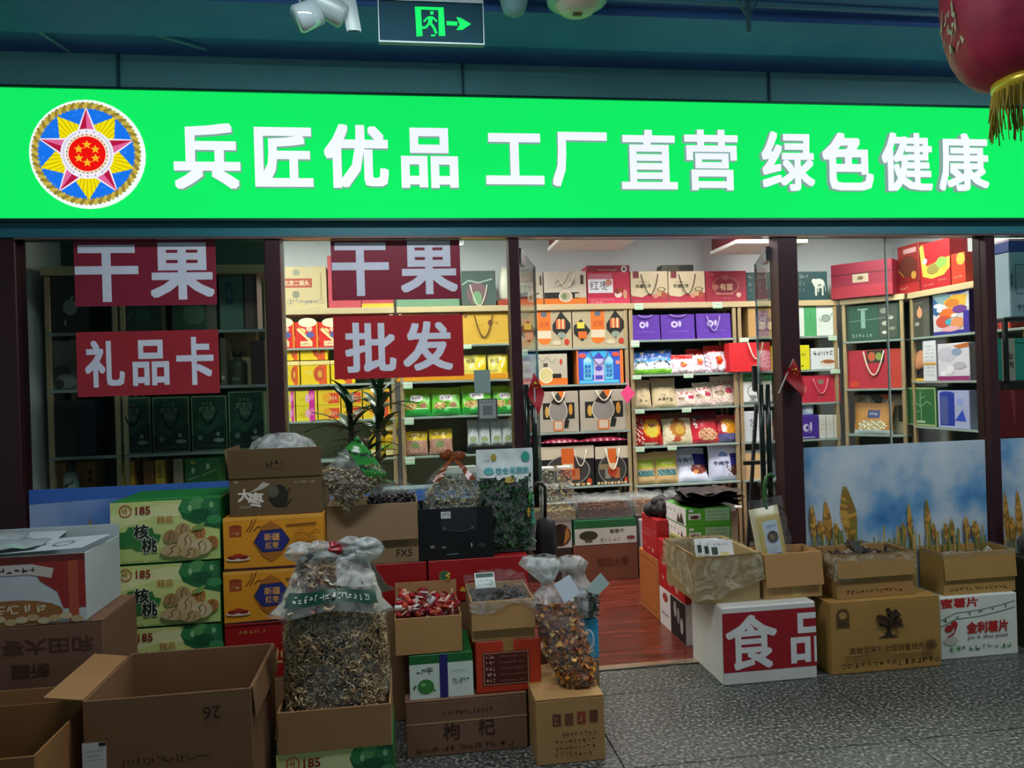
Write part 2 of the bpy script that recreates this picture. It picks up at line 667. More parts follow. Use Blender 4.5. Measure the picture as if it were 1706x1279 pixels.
def p_chip():
    v, f = [], []
    for i in range(5):
        for j in range(3):
            x, y = i / 2 - 1, (j - 1) * .55 * (1 - .25 * abs(i / 2 - 1))
            v.append((x, y, .45 * x * x - .5 * y * y))
    for i in range(4):
        for j in range(2):
            a = i * 3 + j
            f.append((a, a + 3, a + 4, a + 1))
    return v, f


def p_strip():
    v, f = [], []
    for i in range(5):
        x = i / 2 - 1
        v += [(x, .16, .2 * math.sin(3 * x)), (x, -.16, .2 * math.sin(3 * x) + .1), (x, 0, .2 * math.sin(3 * x) - .14)]
    for i in range(4):
        a = i * 3
        for p, q in ((0, 1), (1, 2), (2, 0)):
            f.append((a + p, a + q, a + q + 3, a + p + 3))
    return v, f


def p_pack():
    v = [(x, y, z) for x in (-1, 1) for y in (-.6, .6) for z in (-.18, .18)] + [(-1.25, -.6, 0), (-1.25, .6, 0), (1.25, -.6, 0), (1.25, .6, 0)]
    f = [(0, 2, 6, 4), (1, 5, 7, 3), (0, 4, 5, 1), (2, 3, 7, 6), (0, 1, 8), (2, 9, 3), (1, 3, 9, 8), (0, 8, 9, 2), (4, 10, 5), (6, 7, 11), (5, 10, 11, 7), (4, 6, 11, 10)]
    return v, f


def loose(n, sample, proto, size, mats, name, parent, seed=1, smooth=True, tilt=math.pi, normal=None):
    rs = random.Random(seed)
    b = B()
    pv, pf = proto
    for _ in range(n):
        p = Vector(sample(rs))
        R = Matrix.Rotation(rs.uniform(0, 6.28), 3, 'Z') @ Matrix.Rotation(rs.uniform(-tilt, tilt), 3, 'X') @ Matrix.Rotation(rs.uniform(0, 6.28), 3, 'Z')
        if normal:
            R = Vector(normal(p)).to_track_quat('Z', 'Y').to_matrix() @ Matrix.Rotation(rs.uniform(-.75, .75), 3, 'X') @ Matrix.Rotation(rs.uniform(-.75, .75), 3, 'Y')
        k = size * rs.uniform(.8, 1.2)
        b.add([p + R @ (Vector(q) * k) for q in pv], pf, rs.choice(mats))
    return b.obj(name, parent, smooth, kind='stuff')


def film_bag(parent, prof, m, n=24, seed=3, lump=.10, sx=1., sy=1., name='film', lean=None):
    """crumpled plastic bag from (radius, z) rings"""
    rs = random.Random(seed)
    ph = [rs.random() * 6.28 for _ in range(6)]
    b = B()
    N = len(prof) - 1

    def fn(u, v):
        i = min(N - 1, int(v * N))
        t = v * N - i
        r = prof[i][0] * (1 - t) + prof[i + 1][0] * t
        z = prof[i][1] * (1 - t) + prof[i + 1][1] * t
        a = 2 * math.pi * u
        k = 1 + lump * (math.sin(3 * a + ph[0] + z * 9) * .5 + math.sin(7 * a + ph[1] - z * 21) * .35 + math.sin(13 * a + ph[2] + z * 37) * .25)
        x, y = r * k * math.cos(a) * sx, r * k * math.sin(a) * sy
        if lean:
            q = lean(z)
            x, y = x + q[0], y + q[1]
        return (x, y, z)
    b.grid(fn, n, N * 3, m)
    return b.obj(name, parent, True)

# ================================================================== the setting
GRAN = ramp_mat('granite', [(0.32, '#131613'), (0.45, '#3f433e'), (0.56, '#5e625b'), (0.70, '#a4a69e')], 62, 0.42, detail=3)
nt = GRAN.node_tree
_g = nt.nodes.new('ShaderNodeNewGeometry')
nt.links.new(_g.outputs['Position'], [n for n in nt.nodes if n.type == 'MAPPING'][0].inputs['Vector'])
WOOD = ramp_mat('red_wood_floor', [(0.3, '#4a1d14'), (0.5, '#662a1e'), (0.7, '#7d3a2a')], 4, 0.25, stretch=(1, 6, 1))
nt = WOOD.node_tree
_g = nt.nodes.new('ShaderNodeNewGeometry')
nt.links.new(_g.outputs['Position'], [n for n in nt.nodes if n.type == 'MAPPING'][0].inputs['Vector'])
FRAME = mat('#3a1d22', 0.35, 0.2)
HEAD = mat('#2c7480', 0.35, 0.1, 0.05)
CEIL = ramp_mat('blue_ceiling_paint', [(0.3, '#3d6cb0'), (0.7, '#5286c8')], 1.4, 0.7)
BEAM = mat('#6fa9b8', 0.65, 0, .1, 2)
WALLIN = mat('#dfe4e6', 0.7, 0, .04)
WALLOUT = mat('#74bcb8', 0.7, 0, .08, 3)

fl = struct('floor')
B().box(-5.5, -6, -.06, 7.5, 0.05, -.006, mat('#2a2a28', .8)).obj('bed', fl)
tile = B().box(-.6125, -.3575, -.03, .6125, .3575, 0, GRAN, .002).obj('tile', fl)
first = True
for i in range(-4, 6):
    for j in range(-6, 2):
        x, y = .83 + 1.23 * i + .615, -1.03 + .72 * j + .36
        if y > -.1:
            continue
        if first:
            tile.location = (x, y, 0)
            first = False
        else:
            instance(tile, fl, (x, y, 0))
half = B().box(-.6125, -.165, -.03, .6125, .165, 0, GRAN, .002).obj('tile', fl)
half.location = (.83 + .615, -.142, 0)
for i in list(range(-4, 0)) + list(range(1, 6)):
    instance(half, fl, (.83 + 1.23 * i + .615, -.142, 0))
fi = struct('floor_inside')
B().box(-2.4, .03, -.06, 4.7, 2.75, -.004, mat('#2a1a14', .8)).obj('bed', fi)
pl = None
for j in range(22):
    y = .10 + j * .121
    if pl is None:
        pl = B().box(-3.5, -.0595, -.02, 3.5, .0595, .004, WOOD, .0015).obj('plank', fi)
        pl.location = (1.15, y, 0)
    else:
        instance(pl, fi, (1.15 + .0 * j, y, 0))
t1 = struct('trim_1')
B().box(.62, .0, 0, 2.056, .055, .012, mat('#c9b39a', .25, .7), .004).obj('threshold_strip', t1)

ce = struct('ceiling')
B().box(-5.5, -6, 3.24, 7.5, .1, 3.34, CEIL).obj('slab', ce)
B().box(-5.5, -.66, 3.20, 7.5, -.30, 3.24, CEIL, .004).obj('beam', ce)
B().box(-5.5, -2.2, 3.14, 7.5, -1.8, 3.24, CEIL, .004).obj('beam', ce)
for k, (xa, ya, xb, yb) in enumerate([(-1.9, -.9, -.9, -.12), (-1.55, -.05, -1.75, -.95), (-1.2, -.8, 2.9, -.72)]):
    B().tube([(xa, ya, 3.225), (xb, yb, 3.225)], .008, BEAM, 6).obj('conduit', ce)
c2 = struct('ceiling_inside')
B().box(-2.4, .02, 2.93, 4.7, 2.75, 3.0, WALLIN).obj('slab', c2)

wf = struct('wall_front')
B().box(-5.5, 0.0, 2.43, 7.5, .10, 3.24, WALLOUT).obj('upper_wall', wf)
B().box(-5.5, 0.0, 0, -2.62, .10, 2.43, mat('#3c4a4c', .7)).obj('side_wall', wf)
B().box(4.72, 0.0, 0, 7.5, .10, 2.43, mat('#3c4a4c', .7)).obj('side_wall', wf)
for x in (-1.35, .35, 2.05, 3.75):
    B().box(x, -.012, 3.07, x + .012, .0, 3.24, mat('#2b5a60', .6)).obj('panel_joint', wf)
o = B().box(-2.4, 2.68, 0, 4.75, 2.78, 2.95, WALLIN).obj('wall_back')
o['kind'] = 'structure'
o = B().box(-2.08, .06, 0, -1.96, 2.68, 2.95, WALLIN).obj('wall_left')
o['kind'] = 'structure'
o = B().box(4.62, .06, 0, 4.74, 2.68, 2.95, WALLIN).obj('wall_right')
o['kind'] = 'structure'

o = B().box(-1.96, .79, 0, -.70, .83, 2.95, mat('#4a6662', .7)).obj('added_dark_backing')  # added board hiding the lit wall; dark colour stands in for glass reflection
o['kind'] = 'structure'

# header beam and posts of the shop front
t2 = struct('trim_2')
B().box(-2.62, -.055, 2.325, 4.72, .07, 2.43, HEAD, .004).obj('header_beam', t2)
B().box(-1.82, -.062, 2.315, 4.72, -.03, 2.327, mat('#8c7a72', .25, .8)).obj('metal_strip', t2)
t3 = struct('trim_3')
for x0, x1 in ((-2.62, -1.82), (-.67, -.593), (.565, .619), (2.056, 2.17), (3.317, 3.377), (4.6, 4.72)):
    B().box(x0, -.05, 0, x1, .06, 2.325, FRAME, .005).obj('post', t3)
for k, (x0, x1) in enumerate(((-1.82, -.67), (-.593, .565), (2.17, 3.317), (3.377, 4.6))):
    w = struct('window_%d' % (k + 1))
    for nm, a in (('sill_rail', (x0, -.03, .0, x1, .03, .09)),):
        B().box(*a, FRAME, .003).obj(nm, w)
    if k == 2:
        xm = at(1480, 580, 0).x
        for a, b in ((x0, xm - .004), (xm + .004, x1)):
            B().box(a, -.004, .09, b, .004, 2.325, GLASS).obj('pane', w)
        B().box(xm - .004, -.006, .09, xm + .004, .006, 2.325, mat('#a9b6ad', .2)).obj('joint_bead', w)
    else:
        B().box(x0, -.004, .09, x1, .004, 2.325, GLASS).obj('pane', w)

# glass door leaves, both swung into the shop
PEND = Vector((at(895, 600, .7).x, .70))
PENR = Vector((at(1263, 600, .7).x, .70))
for k, (hx, e) in enumerate(((.632, PEND), (2.045, PENR))):
    d = struct('door_%d' % (k + 1), (hx, .05, 0))
    dv = Vector((e.x - hx, e.y - .05))
    L = dv.length
    d.rotation_euler = (0, 0, math.atan2(dv.y, dv.x))
    B().box(0, -.006, .02, L, .006, 2.28, GLASS).obj('pane', d)
    B().box(L - .012, -.0075, .02, L, .0075, 2.28, mat('#8fa89d', .15)).obj('polished_edge', d)
    for z in (.02, 2.2):
        B().box(0, -.014, z, .16, .014, z + .08, STEEL, .003).obj('clamp', d)

# pull bars by the door posts
for k, px in enumerate((887, 1278)):
    x = at(px, 740, -.1).x
    b = thing('door_handle_bar', ['dark green-black pull bar at the left side of the doorway', 'dark pull bar at the right side of the doorway beside the easel'][k], 'door handle', (x, -.09, 0))
    z0, z1 = at(px, 845, -.09).z, at(px, 640, -.09).z
    for dx in (-.022, .016):
        B().tube([(dx, 0, z0), (dx, 0, z1)], .014, mat('#1c2a25', .25, .4), 10).obj('bar', b, True)
    for z in (z0 + .12, z1 - .12):
        B().box(-.03, -.005, z - .012, .03, .06, z + .012, mat('#1c2a25', .3, .4), .003).obj('bracket', b)

# ------------------------------------------------------------------ lit shop sign
SGR = mat('#12e862', emit=1.0)
SWH = mat('#eef4ff', emit=1.0)
SY = -.10
ss = thing('shop_sign', 'long green light box sign with white raised Chinese characters over the shop', 'shop sign', (0, SY, 0))
z0, z1 = at(853, 363, SY).z, at(853, 163, SY).z
lb = B().box(-2.75, 0, z0, 4.85, .10, z1, SGR, .006).obj('light_box', ss)
B().box(-2.76, -.004, z0 - .014, 4.86, .10, z0 - .001, mat('#24504a', .3, .5)).obj('bottom_edge', ss)
B().box(-2.76, -.004, z1 + .001, 4.86, .10, z1 + .012, mat('#24504a', .3, .5)).obj('top_edge', ss)
SIGN = [('兵', 289, 205, 400, 315), ('匠', 424, 212, 521, 311), ('优', 540, 207, 647, 313), ('品', 668, 213, 763, 313), ('工', 809, 222, 906, 307), ('厂', 920, 220, 1012, 311),
        ('直', 1035, 216, 1128, 315), ('营', 1141, 216, 1230, 317), ('绿', 1269, 219, 1357, 318), ('色', 1370, 221, 1455, 317), ('健', 1469, 221, 1553, 318), ('康', 1564, 222, 1647, 318)]
SIDEG = mat('#9cc4bc', emit=.62)
for ch, a, b_, c, d in SIGN:
    x0, x1, za, zb = frect(a, b_, c, d, SY - .03)
    BW = .022 if ch in '营绿健康直' else .030
    gv, gf, _ = glyphs(ch, BW)
    bb = B()
    bb.add([(x0 + (x1 - x0) * x, -.0305 - z, za + (zb - za) * y) for x, y, z in gv], gf, SWH)
    gv, gf, _ = glyphs(ch, BW, 1)
    bb.add([(x0 + (x1 - x0) * x, -.015 - z * .03, za + (zb - za) * y) for x, y, z in gv], [f[::-1] for f in gf], SIDEG)
    bb.obj('character', ss)


def emblem(cx, cz, R, parent):
    """round star badge printed on a lit disc"""
    em = B().lathe([(R, 0), (R, .012)], mat('#eefaf6', emit=1.0), 40)
    for i, (x, y, z) in enumerate(em.v):
        em.v[i] = (x, -z, y)
    e = em.obj('emblem', parent)
    e.location = (cx, -.004, cz)

    def col(h, k=.95): return mat(h, emit=k)
    def P(r, a, o): return (R * r * math.sin(math.radians(a)), -.013 - o, R * r * math.cos(math.radians(a)))
    b = B()
    b.add([P(.86, i * 9, 0) for i in range(40)], [tuple(range(40))[::-1]], col('#1a74ec'))
    rs = random.Random(5)
    for i in range(46):
        a, r = rs.uniform(0, 360), rs.uniform(.55, .84)
        pts = []
        for q in range(4):
            a += rs.uniform(-5, 5)
            r = min(.85, r + rs.uniform(-.03, .04))
            pts.append((r, a))
        for (ra, aa), (rb, ab) in zip(pts, pts[1:]):
            b.add([P(ra, aa, .0004), P(rb, ab, .0004), P(rb + .012, ab, .0004), P(ra + .012, aa, .0004)], [(0, 1, 2, 3)], col('#3f8cf0'))
    b.obj('blue_field', e)
    # rope border: wound strands
    for i in range(72):
        a = i * 5
        s = B()
        s.tube([P(.845, a - 2.2, .004), P(.87, a - .4, .009), P(.90, a + 1.6, .009), P(.925, a + 3.6, .004)], R * .035, col(('#cdb64e', '#9a8636')[i % 2], .9), 6)
        if i == 0:
            rope = s
        else:
            n0 = len(rope.v)
            rope.v += s.v
            k = rope.mi(s.mats[0])
            rope.f += [[n0 + q for q in f] for f in s.f]
            rope.m += [k] * len(s.f)
    rope.obj('rope_border', e, True)
    # five pleated yellow ray bundles between the star points
    y = B()
    for k in range(5):
        a0 = 36 + 72 * k
        N = 16
        for i in range(N):
            t0, t1 = i / N * 2 - 1, (i + 1) / N * 2 - 1
            def tip(t): return .84 * .228 / (.228 * math.cos(math.radians(26 * t)) + (.84 - .467) * abs(math.sin(math.radians(26 * t))))
            aa, ab = a0 + t0 * 26, a0 + t1 * 26
            rm = max(tip((t0 + t1) / 2) + .02, .3)
            y.add([P(.3, aa, .0010), P(.3, ab, .0010), P(tip(t1), ab, .0010), P(rm, (aa + ab) / 2, .0010), P(tip(t0), aa, .0010)], [(0, 1, 2, 3, 4)], col('#f6ea10' if i % 2 else '#dcc408'))
    y.obj('gold_rays', e)
    st = B()
    for k in range(5):
        a0 = 72 * k
        st.add([P(.88, a0, .0016), P(.36, a0 + 36, .0016), P(.1, a0, .0016), P(.36, a0 - 36, .0016)], [(0, 1, 2, 3)[::-1]], col('#f3e9f2'))
        st.add([P(.83, a0, .0022), P(.34, a0 + 30, .0022), P(.1, a0, .0022)], [(0, 1, 2)[::-1]], col('#e0679a'))
        st.add([P(.83, a0, .0022), P(.34, a0 - 30, .0022), P(.1, a0, .0022)], [(0, 1, 2)], col('#b81a44'))
    st.obj('star', e)
    ce_ = B()
    ce_.add([P(.46, i * 9, .0030) for i in range(40)], [tuple(range(40))[::-1]], col('#f0eef6'))
    for i in range(60):
        if abs((i * 6 + 180) % 360 - 180) < 26 or abs(i * 6 - 180) < 40:
            if i % 3 == 0:
                ce_.add([P(.40, i * 6 - 1.5, .0034), P(.40, i * 6 + 1.5, .0034), P(.435, i * 6 + 1, .0034), P(.425, i * 6 - 1, .0034)], [(0, 1, 2, 3)], col('#6a6d8c'))
            continue
        ce_.add([P(.395, i * 6, .0034), P(.412, i * 6 + 3, .0034), P(.445, i * 6 - 1, .0034), P(.42, i * 6 + 1, .0034)], [(0, 1, 2, 3)], col('#41479a'))
    ce_.add([P(.365, i * 9, .0036) for i in range(40)], [tuple(range(40))[::-1]], col('#f6dcc0'))
    for i in range(30):
        ce_.add([P(.36, i * 12 - 3, .004), P(.36, i * 12 + 3, .004), P(.333, i * 12, .004)], [(0, 1, 2)[::-1]], col('#5d4a24'))
    ce_.add([P(.32, i * 9, .0044) for i in range(40)], [tuple(range(40))[::-1]], col('#ee1410'))
    for k in range(6):
        a = 60 * k
        cxx, czz = .165 * math.sin(math.radians(a)), .165 * math.cos(math.radians(a))
        pts = []
        for i in range(10):
            r = .085 if i % 2 == 0 else .038
            an = math.radians(i * 36)
            pts.append((R * (cxx + r * math.sin(an)), -.0182, R * (czz + r * math.cos(an))))
        ce_.add(pts, [tuple(range(10))[::-1]], col('#f6b92c'))
    ce_.obj('centre_medal', e)
    return e


pc = at(146.5, 257, SY - .012)
R_ = (at(243, 257, SY - .012).x - at(50, 257, SY - .012).x) / 2
emblem(pc.x, pc.z, R_, ss)
pr = at(1780, 275, SY - .012)
emblem(pr.x, pr.z, R_ * 1.05, ss)

# ------------------------------------------------------------------ lettered vinyl panels on the windows
def window_panel(label, rect, chars, color, Y=-.0075):
    x0, x1, za, zb = frect(*rect, Y)
    t = thing('window_sign', label, 'sign', ((x0 + x1) / 2, Y, za))
    w, h = x1 - x0, zb - za
    B().box(-w / 2, -.0012, 0, w / 2, .0012, h, mat(color, .35, 0, .06)).obj('backing', t)
    for ch, a, b_, c, d in chars:
        xa, xb, ya, yb = frect(a, b_, c, d, Y)
        gv, gf, _ = glyphs(ch, .026)
        B().add([(xa - t.location.x + (xb - xa) * x, -.0025 - z, ya - za + (yb - ya) * y) for x, y, z in gv], gf, mat('#dfe6f2', .4)).obj('character', t)
    return t


window_panel('red sign reading 干果 on the leftmost window, above the 礼品卡 sign', (124, 400, 360, 509), [('干', 125, 408, 231, 503), ('果', 250, 404, 357, 499)], '#8a2036')
window_panel('red sign with three white characters 礼品卡 low on the leftmost window', (128, 551, 365, 658), [('礼', 142, 567, 208, 645), ('品', 221, 566, 282, 642), ('卡', 294, 561, 356, 641)], '#a52430')
window_panel('dark red sign reading 干果 on the window next to the door, above the 批发 sign', (552, 400, 767, 499), [('干', 553, 404, 648, 493), ('果', 667, 401, 762, 490)], '#8a2036')
window_panel('bright red sign reading 批发 on the window next to the door', (556, 525, 772, 629), [('批', 575, 537, 660, 620), ('发', 671, 535, 754, 617)], '#b01c24')
x0, x1, za, zb = frect(790, 616, 817, 655, -.006)
o = B().box(x0, -.0072, za, x1, -.0048, zb, mat('#8ba39a', .5)).obj('blank_card', label='plain grey-green card taped on the glass beside the door post', category='card')
x0, x1, za, zb = frect(796, 664, 829, 703, -.006)
t = thing('notice_card', 'dark framed notice card on the glass under the plain grey card', 'card', ((x0 + x1) / 2, -.006, za))
B().box((x0 - x1) / 2, -.0012, 0, (x1 - x0) / 2, .0012, zb - za, mat('#4a504e', .5)).obj('backing', t)
B().art([('r', .08, .16, .92, .95, '#9aa39e'), ('s', .15, .8, .85, .9, 4, '#3c4340'), ('r', .25, .3, .75, .7, '#6d7672')], x1 - x0, zb - za, lambda u, v, o: (u - (x1 - x0) / 2, -.0014 - o, v)).obj('printed_front', t)

# printed films along the foot of the windows: sky, clouds and ears of wheat
FILM = ramp_mat('sky_print', [(0.32, '#1f6cb0'), (0.42, '#6fa6cf'), (0.52, '#b9cfdb'), (0.72, '#dbe3e8')], 2.2, 0.4, detail=6)
FILML = ramp_mat('sky_print_left', [(0.36, '#4a7ed0'), (0.52, '#8fb0e0'), (0.66, '#b4cbe6')], 1.6, 0.4, detail=5)


def film(label, x0, x1, z1, m, ears, green=False, Y=-.009):
    t = thing('window_film', label, 'window film', ((x0 + x1) / 2, Y, .092))
    w, h = x1 - x0, z1 - .092
    B().box(-w / 2, -.001, 0, w / 2, .001, h, m).obj('film', t)
    b = B()
    rs = random.Random(int(x0 * 100))
    its = []
    if green:
        its.append(('p', [(0, 0), (1, 0), (1, .97), (.75, .955), (.55, .93), (.5, .3), (0, .3)], '#2f7d3c'))
        its.append(('p', [(.0, 1), (1, 1), (1, .975), (.6, .955), (0, .93)], '#3f74cc'))
    base = h * .55
    for px, py, hw in ears:
        p, e, s_ = at(px, py, Y), at(px, 900, Y), at(px + hw, py, Y)
        u, v0, v1 = (p.x - x0) / w, (e.z - .092) / h, (p.z - .092) / h
        hwu = (s_.x - p.x) / w
        col = rs.choice(['#b98a35', '#a97c2c', '#8e7a32'])
        its.append(('l', [(u + hwu * .5, .05), (u + hwu * .5, v0 + .02)], .012, '#7d7a35'))
        n = max(6, int((v1 - v0) * h / .018))
        for q in range(n):
            f = q / n
            yy = v0 + (v1 - v0) * f
            st = (v1 - v0) / n
            ww = hwu * .72 * min(1, .55 + f * 1.5) * min(1, (1 - f) * 2.0) ** .7 + .0015
            sh = hwu * .5 * (1 - f)
            for s in (-1, 1):
                its.append(('p', [(u + sh, yy - st * .3), (u + sh + s * ww, yy + st * .5), (u + sh + s * ww * .75, yy + st * 1.6), (u + sh, yy + st * 1.0)], rs.choice([col, '#d0a048', '#94702c', '#c8963c'])))
        its.append(('l', [(u, v1 - .01), (u - .002, v1 + .03)], .002, '#b89a50'))
    for i in range(int(w * 60)):
        u = rs.random()
        v = (at(1500, 885, Y).z - .092) / h + rs.uniform(-.08, .04)
        its.append(('l', [(u, .05), (u + rs.uniform(-.03, .03), v)], .010, rs.choice(['#a08a3c', '#7f8a44', '#c0a050', '#66783a'])))
    b.art(its, w, h, lambda u, v, o: (u - w / 2, -.0012 - o * .3, v)).obj('wheat_print', t)


film('sky and wheat film on the window right of the door', 2.19, 3.305, 1.149, FILM, [(1406, 812, 20), (1374, 838, 10), (1512, 842, 6), (1541, 834, 7), (1350, 843, 7), (1582, 866, 5), (1605, 862, 7), (1551, 872, 5), (1500, 872, 7), (1362, 868, 9), (1388, 872, 8), (1570, 872, 7), (1618, 868, 9)])
film('dim sky film on the rightmost window at the edge of the picture', 3.39, 4.58, 1.149, FILM, [(1673, 824, 7), (1693, 820, 8), (1683, 862, 8)])
film('blue and green landscape film on the leftmost window behind the walnut boxes', -1.81, -.68, 1.113, FILML, [(150, 868, 4)], True)
film('blue film along the foot of the window left of the door', -.585, .56, 1.02, FILML, [])

# ------------------------------------------------------------------ added fill lamps over the passage, lamps of the shop
FILL_LED = mat('#f8faff', emit=37.0)
for x, lab in ((-.1, 'above the left windows'), (3.2, 'to the right of the doorway')):  # fill lamps added above the view to brighten the shop front
    t = thing('added_fill_lamp', 'added long white fill lamp under the passage ceiling, ' + lab, 'ceiling lamp', (x, -1.62, 3.24))
    B().box(-.62, -.15, -.05, .62, .15, 0, WHITE, .006).obj('housing', t)
    B().box(-.60, -.13, -.058, .60, .13, -.0502, FILL_LED).obj('diffuser', t)
LED = mat('#fffaf4', emit=33.0)
k = 0
for x, lab in ((-1.2, 'over the left shelf'), (.2, 'over the plant window'), (1.5, 'over the nut counter'), (2.8, 'over the red gift boxes'), (3.75, 'at the right wall')):
    t = thing('ceiling_lamp', 'flat white LED ceiling panel ' + lab, 'ceiling lamp', (x, 1.45, 2.93))
    B().box(-.32, -.32, -.035, .32, .32, 0, WHITE, .004).obj('frame', t)
    B().box(-.29, -.29, -.038, .29, .29, -.0352, LED).obj('diffuser', t)
p = at(765, 402, 1.4)
t = thing('spotlight', 'small bright shop spotlight seen above the door-side 干果 sign', 'spotlight', (p.x, 1.4, 2.93))
B().lathe([(.03, -.03), (.03, 0)], WHITE, 14).obj('mount', t)
B().tube([(0, 0, 0), (0, 0, p.z - 2.93 + .05)], .008, WHITE, 8).obj('stem', t)
B().lathe([(.028, p.z - 2.93 - .02), (.036, p.z - 2.93 + .03), (.02, p.z - 2.93 + .07)], WHITE, 14).obj('head', t)
B().lathe([(.024, p.z - 2.93 - .0215), (.024, p.z - 2.93 - .0205)], mat('#ffffff', emit=25.), 14).obj('bulb', t)
for k, (pa, pb, lab) in enumerate((((915, 418), (1030, 402), 'over the silver gift boxes'), ((1186, 424), (1292, 405), 'over the dark cow boxes'))):
    a, c = at(*pa, 2.25), at(*pb, 2.25)
    t = thing('air_duct', 'white-edged maroon hanging duct box ' + lab, 'duct', ((a.x + c.x) / 2, 2.0, 2.93))
    w = c.x - a.x
    B().box(-w / 2, -.25, a.z - 2.93 + .03, w / 2, .25, 0, mat('#6b2430', .5), .004).obj('body', t)
    B().box(-w / 2 - .012, -.262, a.z - 2.93, w / 2 + .012, .262, a.z - 2.93 + .03, WHITE, .004).obj('edge_frame', t)

# ------------------------------------------------------------------ fittings under the passage ceiling
EY = -.9
x0, x1, za, zb = frect(632, 6, 804, 72, EY)
t = thing('exit_sign', 'hanging exit sign with running figure and green arrow', 'exit sign', ((x0 + x1) / 2, EY, za))
w, h = x1 - x0, zb - za
B().box(-w / 2, -.012, 0, w / 2, .012, h, mat('#12353f', .7, 0, .1, spec=.1), .003).obj('panel', t)
fb = B()
for a in ((-w / 2 - .004, -.014, -.006, w / 2 + .004, .014, 0), (-w / 2 - .004, -.014, 0, -w / 2, .014, h), (w / 2, -.014, 0, w / 2 + .004, .014, h), (-w / 2 - .004, -.018, h, w / 2 + .004, .018, h + .03)):
    fb.box(*a, mat('#7f9393', .5, .4))
fb.obj('frame', t)
for sx in (-.14, .14):
    B().tube([(sx, 0, h + .03), (sx, 0, 3.24 - za)], .006, STEEL, 6).obj('rod', t)
EG = mat('#1fe86a', emit=.95)
GY = -.0125


def ex(px, py):
    p = at(px, py, EY - .013)
    return (p.x - t.location.x, GY - .0006, p.z - za)


pic = B()
for P in ([(691, 11), (701, 11), (704, 60), (694, 61)], [(730, 12), (739, 12), (742, 60), (731, 60)], [(701, 11), (730, 12), (730, 17), (701, 16)]):
    pic.add([ex(*q) for q in P], [(0, 1, 2, 3)[::-1]], EG)
pic.add([ex(719.5 + 3.2 * math.cos(a * .524), 21.5 + 3.2 * math.sin(a * .524)) for a in range(12)], [tuple(range(12))[::-1]], EG)
for P, wd in (([(718, 27), (716, 40)], 7), ([(714, 28), (706, 36)], 3.2), ([(720, 28), (728, 36)], 3.2), ([(716, 38), (709, 46), (702, 46)], 4), ([(717, 38), (723, 46), (727, 56)], 4.4), ([(718, 59), (725, 59)], 3)):
    for (xa, ya), (xb, yb) in zip(P, P[1:]):
        dx, dy = xb - xa, yb - ya
        L = math.hypot(dx, dy)
        nx, ny = -dy / L * wd / 2, dx / L * wd / 2
        pic.add([ex(xa + nx, ya + ny), ex(xb + nx, yb + ny), ex(xb - nx, yb - ny), ex(xa - nx, ya - ny)], [(0, 1, 2, 3)], EG)
pic.obj('running_figure', t)
ar = B()
ar.add([ex(*q) for q in ((744, 35), (762, 36), (762, 43), (744, 42))], [(0, 1, 2, 3)[::-1]], EG)
ar.add([ex(*q) for q in ((760, 28), (768, 30), (785, 40), (770, 50), (760, 50), (766, 41))], [(0, 1, 2, 3, 4, 5)[::-1]], EG)
ar.obj('arrow', t)

# flood lamp with bracket
c0 = at(566, 18, -.85)
t = thing('flood_lamp', 'grey flood lamp on a bracket left of the exit sign', 'spotlight', (c0.x, -.85, 3.24))
zc = c0.z - 3.24
GREY = mat('#a9bdb9', .4, .2)
hd = B().lathe([(.035, -.07), (.05, -.06), (.052, .05), (.045, .065)], GREY, 18).obj('housing', t, True)
hd.location, hd.rotation_euler = (-.04, 0, zc + .01), (0, math.radians(-62), math.radians(10))
gl = B().lathe([(.047, -.10), (.055, -.09), (.055, .0)], mat('#b9cfd0', .05, .3), 18).obj('lens', t, True)
gl.location, gl.rotation_euler = (-.085, -.01, zc - .01), (0, math.radians(62), math.radians(10))
b = B()
b.grid(lambda u, v: (.02 + (u - .5) * (.07 - .012 * v) + .035 * v, .0 - .01 * math.sin(3 * u), zc - .08 + .20 * (1 - v)), 5, 6, GREY)
b.grid(lambda u, v: (.02 + (u - .5) * (.07 - .012 * v) + .035 * v, .012 - .01 * math.sin(3 * u), zc - .08 + .20 * (1 - v)), 5, 6, GREY, True)
b.obj('bracket', t, True)
B().tube([(.03, .0, zc + .1), (.03, .0, 0)], .018, GREY, 10).obj('stem', t, True)
B().tube([(-.15, 0, 0), (-.17, 0, zc + .06), (-.15, 0, zc + .02), (-.10, 0, zc + .02)], .004, GREY, 6).obj('cable', t, True)

c0 = at(857, 28, -.8)
t = thing('smoke_detector', 'teal-grey smoke detector cup hanging from the ceiling beside the exit sign', 'smoke detector', (c0.x, -.8, 3.24))
zb_ = c0.z - 3.24
B().lathe([(.012, zb_), (.045, zb_ + .02), (.058, zb_ + .06), (.06, zb_ + .16), (.05, -.02), (.05, 0)], mat('#7fb0ac', .5), 24).obj('body', t, True)
B().lathe([(.0595, zb_ + .07), (.0625, zb_ + .075), (.0595, zb_ + .08)], mat('#5f8f8c', .5), 24).obj('vent_ring', t, True)
c0 = at(962, 25, -.8)
t = thing('dome_lamp', 'round cream dome lamp with pale rim on the ceiling', 'ceiling lamp', (c0.x, -.8, 3.24))
zb_ = c0.z - 3.24 + .01
B().lathe([(.10, zb_ + .03), (.128, zb_ + .045), (.13, zb_ + .06), (.11, zb_ + .09), (.09, 0)], mat('#a8cdbb', .4), 30).obj('rim', t, True)
B().lathe([(.03, zb_ - .005), (.07, zb_ + .003), (.095, zb_ + .03), (.1, zb_ + .045)], mat('#e6dcc0', .4), 30).obj('dome', t, True)
B().box(-.02, -.012, zb_ - .012, .02, .012, zb_ - .004, mat('#6b4a34', .5), .003).obj('sensor', t)
c0 = at(1247, 54, -.8)
